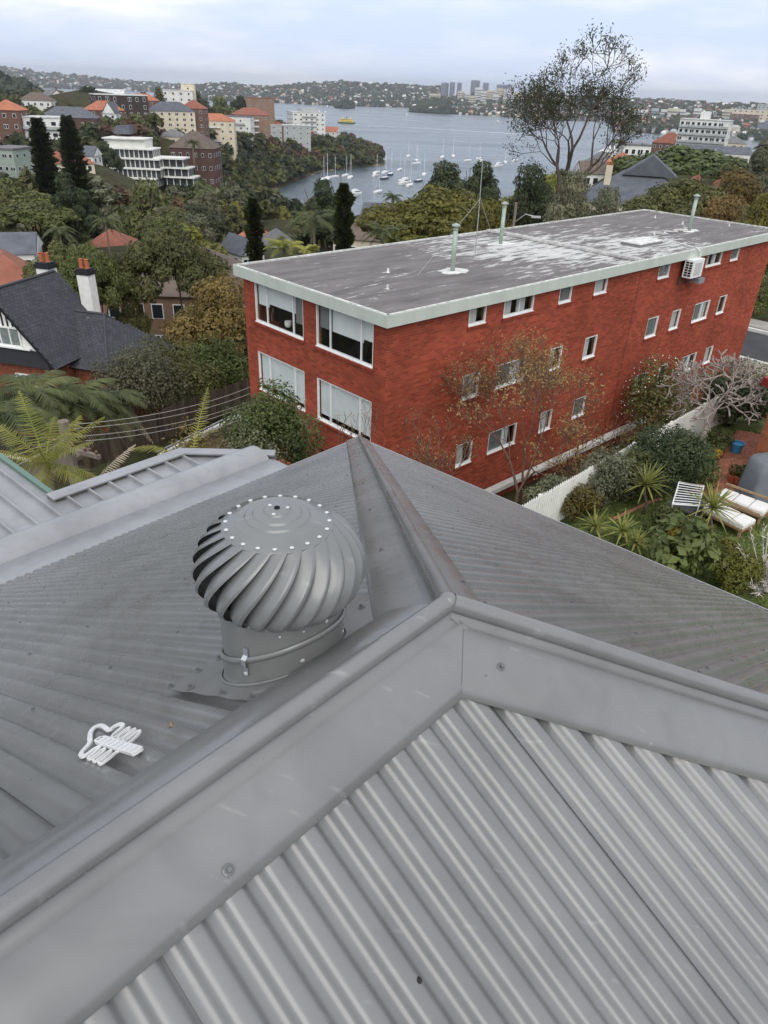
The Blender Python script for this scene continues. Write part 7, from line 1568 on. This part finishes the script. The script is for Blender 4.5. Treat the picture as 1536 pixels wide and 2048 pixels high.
# ---------------------------------------------------------------- far shores as land forms following their skylines
M_FARLAND = mat('far_bushland', lin((58, 66, 48)), 0.95, 0.1, var=0.3, vscale=0.02, col2=lin((92, 88, 70)))
def interp(tab, x): return float(np.interp(x, [q[0] for q in tab], [q[1] for q in tab]))
FARH = []; FART = []; FR = np.random.RandomState(9)
def shore(name, x0, x1, step, sh_y, ridge, depth, dens_h, dens_t, hs, rows=7, shore_rng=None, cols=((214, 210, 202),), fill=1.0):
    xs = np.arange(x0, x1 + 1, step); m = MB(); vs = []; grid = []
    for x in xs:
        A_ = atz(x, interp(sh_y, x), 0) if shore_rng is None else at(x, 178 + (x - 768) * 0.0397, interp(shore_rng, x)); A_ = np.array([A_[0], A_[1], 0.0]); r0 = math.hypot(A_[0], A_[1])
        r1 = r0 + depth; B_ = at(x, interp(ridge, x), r1); col = []
        for j in range(rows + 1):
            u = j / rows; f = u ** 0.8; z = B_[2] * f; rr = r0 + (r1 - r0) * u; d = unit([A_[0], A_[1], 0]); col.append(np.array([d[0] * rr, d[1] * rr, max(-0.5, z * (1 + 0.05 * FR.normal() * (0 < j < rows))) - (1.0 if j == 0 else 0)]))
        d = unit([A_[0], A_[1], 0]); col.append(np.array([d[0] * (r1 + depth * 0.6), d[1] * (r1 + depth * 0.6), B_[2] * 0.3])); grid.append(col); vs += col
    c = rows + 2; m.add(vs, [(i * c + j, (i + 1) * c + j, (i + 1) * c + j + 1, i * c + j + 1) for i in range(len(xs) - 1) for j in range(c - 1)]); tag(m.build(name, M_FARLAND, smooth=True), kind='structure')
    def pick():
        i = FR.randint(len(xs) - 1); a, u = FR.rand(), FR.rand() ** 1.0 * rows; j = int(u); f = u - j; g0, g1 = grid[i], grid[i + 1]
        return (g0[j] * (1 - f) + g0[j + 1] * f) * (1 - a) + (g1[j] * (1 - f) + g1[j + 1] * f) * a, u / rows
    for k in range(dens_h): P, u = pick(); FARH.append((P, hs * FR.uniform(0.6, 1.5)))
    for k in range(dens_t): P, u = pick(); FART.append((P, hs * FR.uniform(0.8, 1.7)))
    return grid
shore('far_ocean_suburb', -120, 450, 14, None, [(-120, 128), (0, 138), (60, 144), (110, 151), (180, 158), (260, 166), (340, 172), (420, 177), (450, 178)], 900, 1000, 1700, 13, shore_rng=[(-120, 4700), (450, 4600)])
shore('far_dark_spur', -120, 74, 10, None, [(-120, 135), (0, 157), (30, 166), (60, 180), (74, 188)], 160, 0, 420, 9, shore_rng=[(-120, 1100), (74, 1200)])
shore('far_centre_shore', 380, 880, 10, [(380, 200), (540, 205), (620, 209), (700, 212), (800, 215), (880, 217)], [(380, 178), (410, 173), (440, 170), (470, 171), (500, 175), (540, 177), (570, 174), (610, 171), (650, 169), (690, 167), (730, 169), (770, 172), (810, 174), (880, 177)], 900, 1700, 3600, 9)
shore('low_wooded_point', 822, 905, 7, [(822, 224), (860, 227), (905, 229)], [(822, 220), (832, 206), (860, 203), (905, 200)], 220, 10, 500, 8)
shore('tower_shore', 890, 1300, 10, [(890, 228), (960, 231), (1040, 236), (1100, 240), (1300, 246)], [(890, 196), (930, 190), (1000, 188), (1060, 190), (1130, 193), (1200, 196), (1260, 200), (1300, 204)], 900, 1100, 2300, 6.5)
shore('wharf_shore', 1225, 1660, 10, [(1225, 264), (1300, 266), (1400, 275), (1480, 279), (1660, 290)], [(1225, 206), (1280, 203), (1320, 205), (1360, 208), (1400, 211), (1440, 212), (1480, 213), (1536, 215), (1660, 222)], 1300, 2300, 2200, 9)
shore('island', 672, 709, 4, [(672, 216), (690, 218), (709, 217)], [(672, 215), (680, 207), (690, 204), (700, 207), (709, 216)], 60, 0, 160, 7, rows=4)
# far houses: thousands of tiny buildings nobody could count
V, F_, MI = [], [], []
HC = [MW['white'], MW['cream'], MW['grey'], MW['brick'], MR['terra'], MR['slate'], MW['pink'], MR['rust']]
for (P, s) in FARH:
    w, dd, h = s * FR.uniform(0.5, 1.5), s * FR.uniform(0.5, 1.1), s * FR.uniform(0.35, 0.9); vd = unit([P[0], P[1], 0]); al = np.array([vd[1], -vd[0], 0]); b = len(V); a = FR.uniform(-0.6, 0.6); al, o = al * math.cos(a) - vd * math.sin(a), -vd * math.cos(a) - al * math.sin(a)
    c = P - ZV * 1
    for z in (0, h):
        for sx, sy in ((-1, 1), (1, 1), (1, -1), (-1, -1)): q = c + al * sx * w / 2 + o * sy * dd / 2 + ZV * (z + 1); V.append(tuple(q))
    for sx in (-1, 1): V.append(tuple(c + al * sx * w * 0.3 + ZV * (h + 1 + s * 0.3)))
    wm_ = int(FR.choice([0, 0, 0, 1, 1, 2, 3, 6])); rm_ = int(FR.choice([4, 5, 5, 2, 2, 3, 0, 5, 7]))
    F_ += [(b, b + 1, b + 5, b + 4), (b + 1, b + 2, b + 6, b + 5), (b + 3, b, b + 4, b + 7), (b + 4, b + 5, b + 9, b + 8), (b + 5, b + 6, b + 9), (b + 6, b + 7, b + 8, b + 9), (b + 7, b + 4, b + 8)]; MI += [wm_] * 3 + [rm_] * 4
me = bpy.data.meshes.new('far_houses'); me.from_pydata([tuple(map(float, v)) for v in V], [], F_)
for q in HC: me.materials.append(q)
me.polygons.foreach_set('material_index', MI); tag(link('far_houses', me), 'countless tiny houses across the far harbour shores', 'houses', kind='stuff')
# far trees: low clumps
base = leaf_cloud([(0, 0, 0.5, 0.55, 0.55, 0.5)], 17, 0.6, seed=2, up=0.6).reshape(-1, 3); Q = []
for (P, s) in FART: Q.append(base * np.array([s, s, s * FR.uniform(0.7, 1.2)]) + P - np.array([0, 0, s * 0.1]))
tag(link('far_trees', quads_mesh('far_trees', np.concatenate(Q), foliage('far_leaf', lin((46, 56, 38)), lin((80, 86, 58)), patch=0.01))), 'dark tree clumps scattered over the far harbour shores', 'trees', kind='stuff')
# ---------------------------------------------------------------- towers on the far skyline
m = MB()
M_TG = mat('tower_grey_blue', lin((128, 134, 146)), 0.7); M_TB = mat('tower_band', lin((92, 98, 108)), 0.5)
def tower(label, x, ytop, ybot, wpx, rng, wm='white', crown=0.6):
    T, Bm = at(x, ytop, rng), at(x, ybot, rng); H = T[2] - Bm[2]; W_ = wpx * rng / F_PX / 0.93; vd = unit([T[0], T[1], 0]); al = np.array([vd[1], -vd[0], 0]); al, o = al * 0.9 - vd * 0.43, -vd * 0.9 - al * 0.43
    t = thing('tower_block', label, 'tower', (T[0], T[1], Bm[2]), 'tower blocks across the harbour'); B0 = np.array([T[0], T[1], 0]); W_ *= 0.70; T = at(x, ytop - 3, rng); H = T[2] - Bm[2]
    m = MB(); m.box(B0 + ZV * (Bm[2] + H * 0.47), (W_, W_, H * 0.95 + 8), (al, o, ZV)); m.build('shaft', MW[wm] if wm in MW else M_TG, t)
    m = MB(); m.box(B0 + ZV * (T[2] - H * 0.02), (W_ * crown, W_ * crown, H * 0.1), (al, o, ZV)); m.build('crown', MW['grey'], t)
    n = max(4, int(H / 7))
    m = MB()
    for k in range(n): m.box(B0 + ZV * (Bm[2] + H * (k + 0.5) / n * 0.93), (W_ * 1.015, W_ * 1.015, H / n * 0.36), (al, o, ZV))
    m.build('window_bands', M_TB, t)
for i, (x, yt, yb, w, r, c, lab) in enumerate(((890, 169, 200, 13, 3600, 'tg', 'grey tower at the left end of the skyline'), (905, 168, 198, 9, 3600, 'tg', 'slim grey tower with rounded top'), (919, 169, 196, 8, 3700, 'tg', 'narrow grey tower on the far skyline'), (951, 164, 196, 15, 3500, 'tg', 'tallest grey tower with a spike'), (972, 169, 200, 10, 3500, 'tg', 'dark grey square tower right of the tallest'), (1003, 173, 196, 16, 3600, 'tg', 'broad dark grey tower on the far skyline'), (1019, 173, 198, 11, 3600, 'tg', 'dark grey tower right of the broad one'), (958, 179, 212, 14, 2900, 'white', 'white banded tower standing before the grey towers'), (983, 184, 214, 15, 2900, 'cream', 'cream slab tower across the harbour'), (1000, 181, 206, 12, 2950, 'cream', 'pale cream tower behind the slab'), (1015, 182, 224, 12, 2750, 'white', 'tall white tower nearest the far water'), (1031, 190, 212, 12, 2900, 'cream', 'short cream tower across the harbour'), (1050, 182, 208, 8, 3000, 'white', 'slim bright white tower standing apart'), (922, 187, 202, 11, 3000, 'cream', 'small stepped cream tower among trees'), (1282, 225, 244, 22, 2000, 'white', 'white banded slab above the wharf'), (1310, 222, 244, 12, 2100, 'blue', 'blue grey tower above the wharf'), (1328, 224, 242, 10, 2100, 'white', 'narrow white tower above the wharf'), (1347, 222, 246, 18, 2050, 'cream', 'pale paired tower above the wharf'), (1365, 224, 244, 10, 2100, 'white', 'slim white block right of the paired tower'), (870, 192, 205, 20, 3050, 'cream', 'low pale block on the wooded point'), (968, 186, 216, 10, 2850, 'white', 'slim white tower between banded tower and cream slab'), (1023, 188, 220, 9, 2780, 'white', 'narrow white tower touching the tall white one'), (1041, 188, 214, 8, 2850, 'cream', 'narrow cream tower left of the bright white one'), (935, 190, 206, 10, 3000, 'white', 'small white tower below the tallest grey tower'), (945, 196, 212, 12, 2800, 'cream', 'squat cream block below the banded tower'), (992, 194, 218, 10, 2800, 'white', 'white block before the cream slab'), (1062, 192, 214, 9, 2950, 'white', 'white tower half behind the tall bare tree'), (1395, 222, 244, 12, 2050, 'white', 'white tower left of the slab block roofline'), (1455, 224, 246, 14, 2050, 'cream', 'cream tower right of the slab block'))): tower(lab, x, yt, yb, w, r, c)
# waterfront apartments and wharf sheds
for i, (x, y, r, w, H, rf, wl, rm) in enumerate(((920, 214, 2620, 26, 16, 'flat', 'white', 'pale'), (938, 212, 2650, 18, 24, 'flat', 'cream', 'terra'), (955, 213, 2640, 18, 22, 'flat', 'grey', 'pale'), (972, 214, 2620, 16, 20, 'flat', 'brick', 'rust'), (988, 216, 2600, 20, 20, 'flat', 'pink', 'rust'), (1010, 218, 2580, 26, 20, 'flat', 'cream', 'pale'), (1035, 221, 2550, 26, 16, 'flat', 'white', 'rust'))):
    house(('white waterfront flats beside the wooded point', 'cream flats on the far waterfront', 'grey flats on the far waterfront', 'brown flats on the far waterfront', 'pinkish flats on the far waterfront', 'long cream waterfront flats below the tall white tower', 'low white boathouses on the far waterfront')[i], x, y, r, w, 30, H, rf, 0, wl, rm, 5, 4, 4, 0, 5, 3, cat='apartment', sides=False)
for i, (x, y, w, wl, rm, lab) in enumerate(((1258, 252, 40, 'white', 'pale', 'long white wharf shed left of the tan sheds'), (1290, 250, 40, 'pink', 'rust', 'brown brick wharf shed'), (1328, 249, 44, 'orange', 'pale', 'tan wharf shed with pale vaulted roof'), (1366, 251, 30, 'white', 'pale', 'white wharf shed at the right of the row'))): house(lab, x, y, 1830, w, 30, 15, 'gable', 6, wl, rm, 2, 2, 6, 0, 4, 3, sides=False)
house('large pale block beside the naval ship', 1510, 220, 2000, 60, 30, 38, 'flat', 0, 'cream', 'pale', 0, 6, 8, 0, 4, 3, cat='apartment', sides=False); house('round topped grey building at the right edge', 1534, 208, 2100, 24, 24, 30, 'flat', 0, 'grey', 'slate', 0, 6, 4, 0, 4, 3, cat='apartment', sides=False); house('red brick block behind the naval ship', 1490, 229, 1990, 40, 24, 18, 'flat', 0, 'brick', 'rust', 0, 3, 6, 0, 4, 3, cat='apartment', sides=False)
# naval ship
P = atz(1530, 276, 0); t = thing('naval_ship', 'grey naval ship berthed beyond the slab block', 'ship', P); vd = unit([P[0], P[1], 0]); M_NAVY = mat('navy_grey', lin((112, 118, 128)), 0.6)
t.rotation_euler = (0, 0, math.atan2(-vd[0], vd[1]) + math.pi); m = MB(); st = []
for i in range(13):
    u = i / 12; x = (u - 0.42) * 170; w = 11 * (1 - max(0, (u - 0.6) / 0.4) ** 2); z = 11 + 5 * max(0, u - 0.6) ** 1.2 * 2; fl = 6 * max(0, u - 0.7) / 0.3; st.append([(x + fl, -w, z), (x, -w * 0.7, -1), (x, w * 0.7, -1), (x + fl, w, z)])
m.add([p for r in st for p in r], [(i * 4 + j, (i + 1) * 4 + j, (i + 1) * 4 + (j + 1) % 4, i * 4 + (j + 1) % 4) for i in range(12) for j in range(4)] + [(48, 49, 50, 51)]); link('hull', m.mesh('hull', M_NAVY), t)
m = MB(); m.box((-10, 0, 18), (60, 15, 12)); m.box((-5, 0, 27), (26, 12, 8)); link('superstructure', m.mesh('superstructure', M_NAVY), t); m = MB(); m.tube([(0, 0, 30), (0, 0, 55)], [1.2, 0.5], 6); m.tube([(-4, -6, 42), (4, 6, 42)], 0.5, 4); link('mast', m.mesh('mast', M_NAVY), t)
# ---------------------------------------------------------------- air
HZ = MB(); HZ.box((0, 5000, 72), (15000, 13000, 162)); hz = HZ.mesh('haze', bpy.data.materials.new('haze_air')); hm = hz.materials[0]; hm.use_nodes = True; n = hm.node_tree.nodes; n.clear(); out = n.new('ShaderNodeOutputMaterial'); pv_ = n.new('ShaderNodeVolumePrincipled')
pv_.inputs['Color'].default_value = (0.93, 0.96, 1.0, 1); pv_.inputs['Density'].default_value = 0.00010; pv_.inputs['Anisotropy'].default_value = 0.7; hm.node_tree.links.new(pv_.outputs[0], out.inputs['Volume'])
tag(link('haze', hz), kind='stuff')
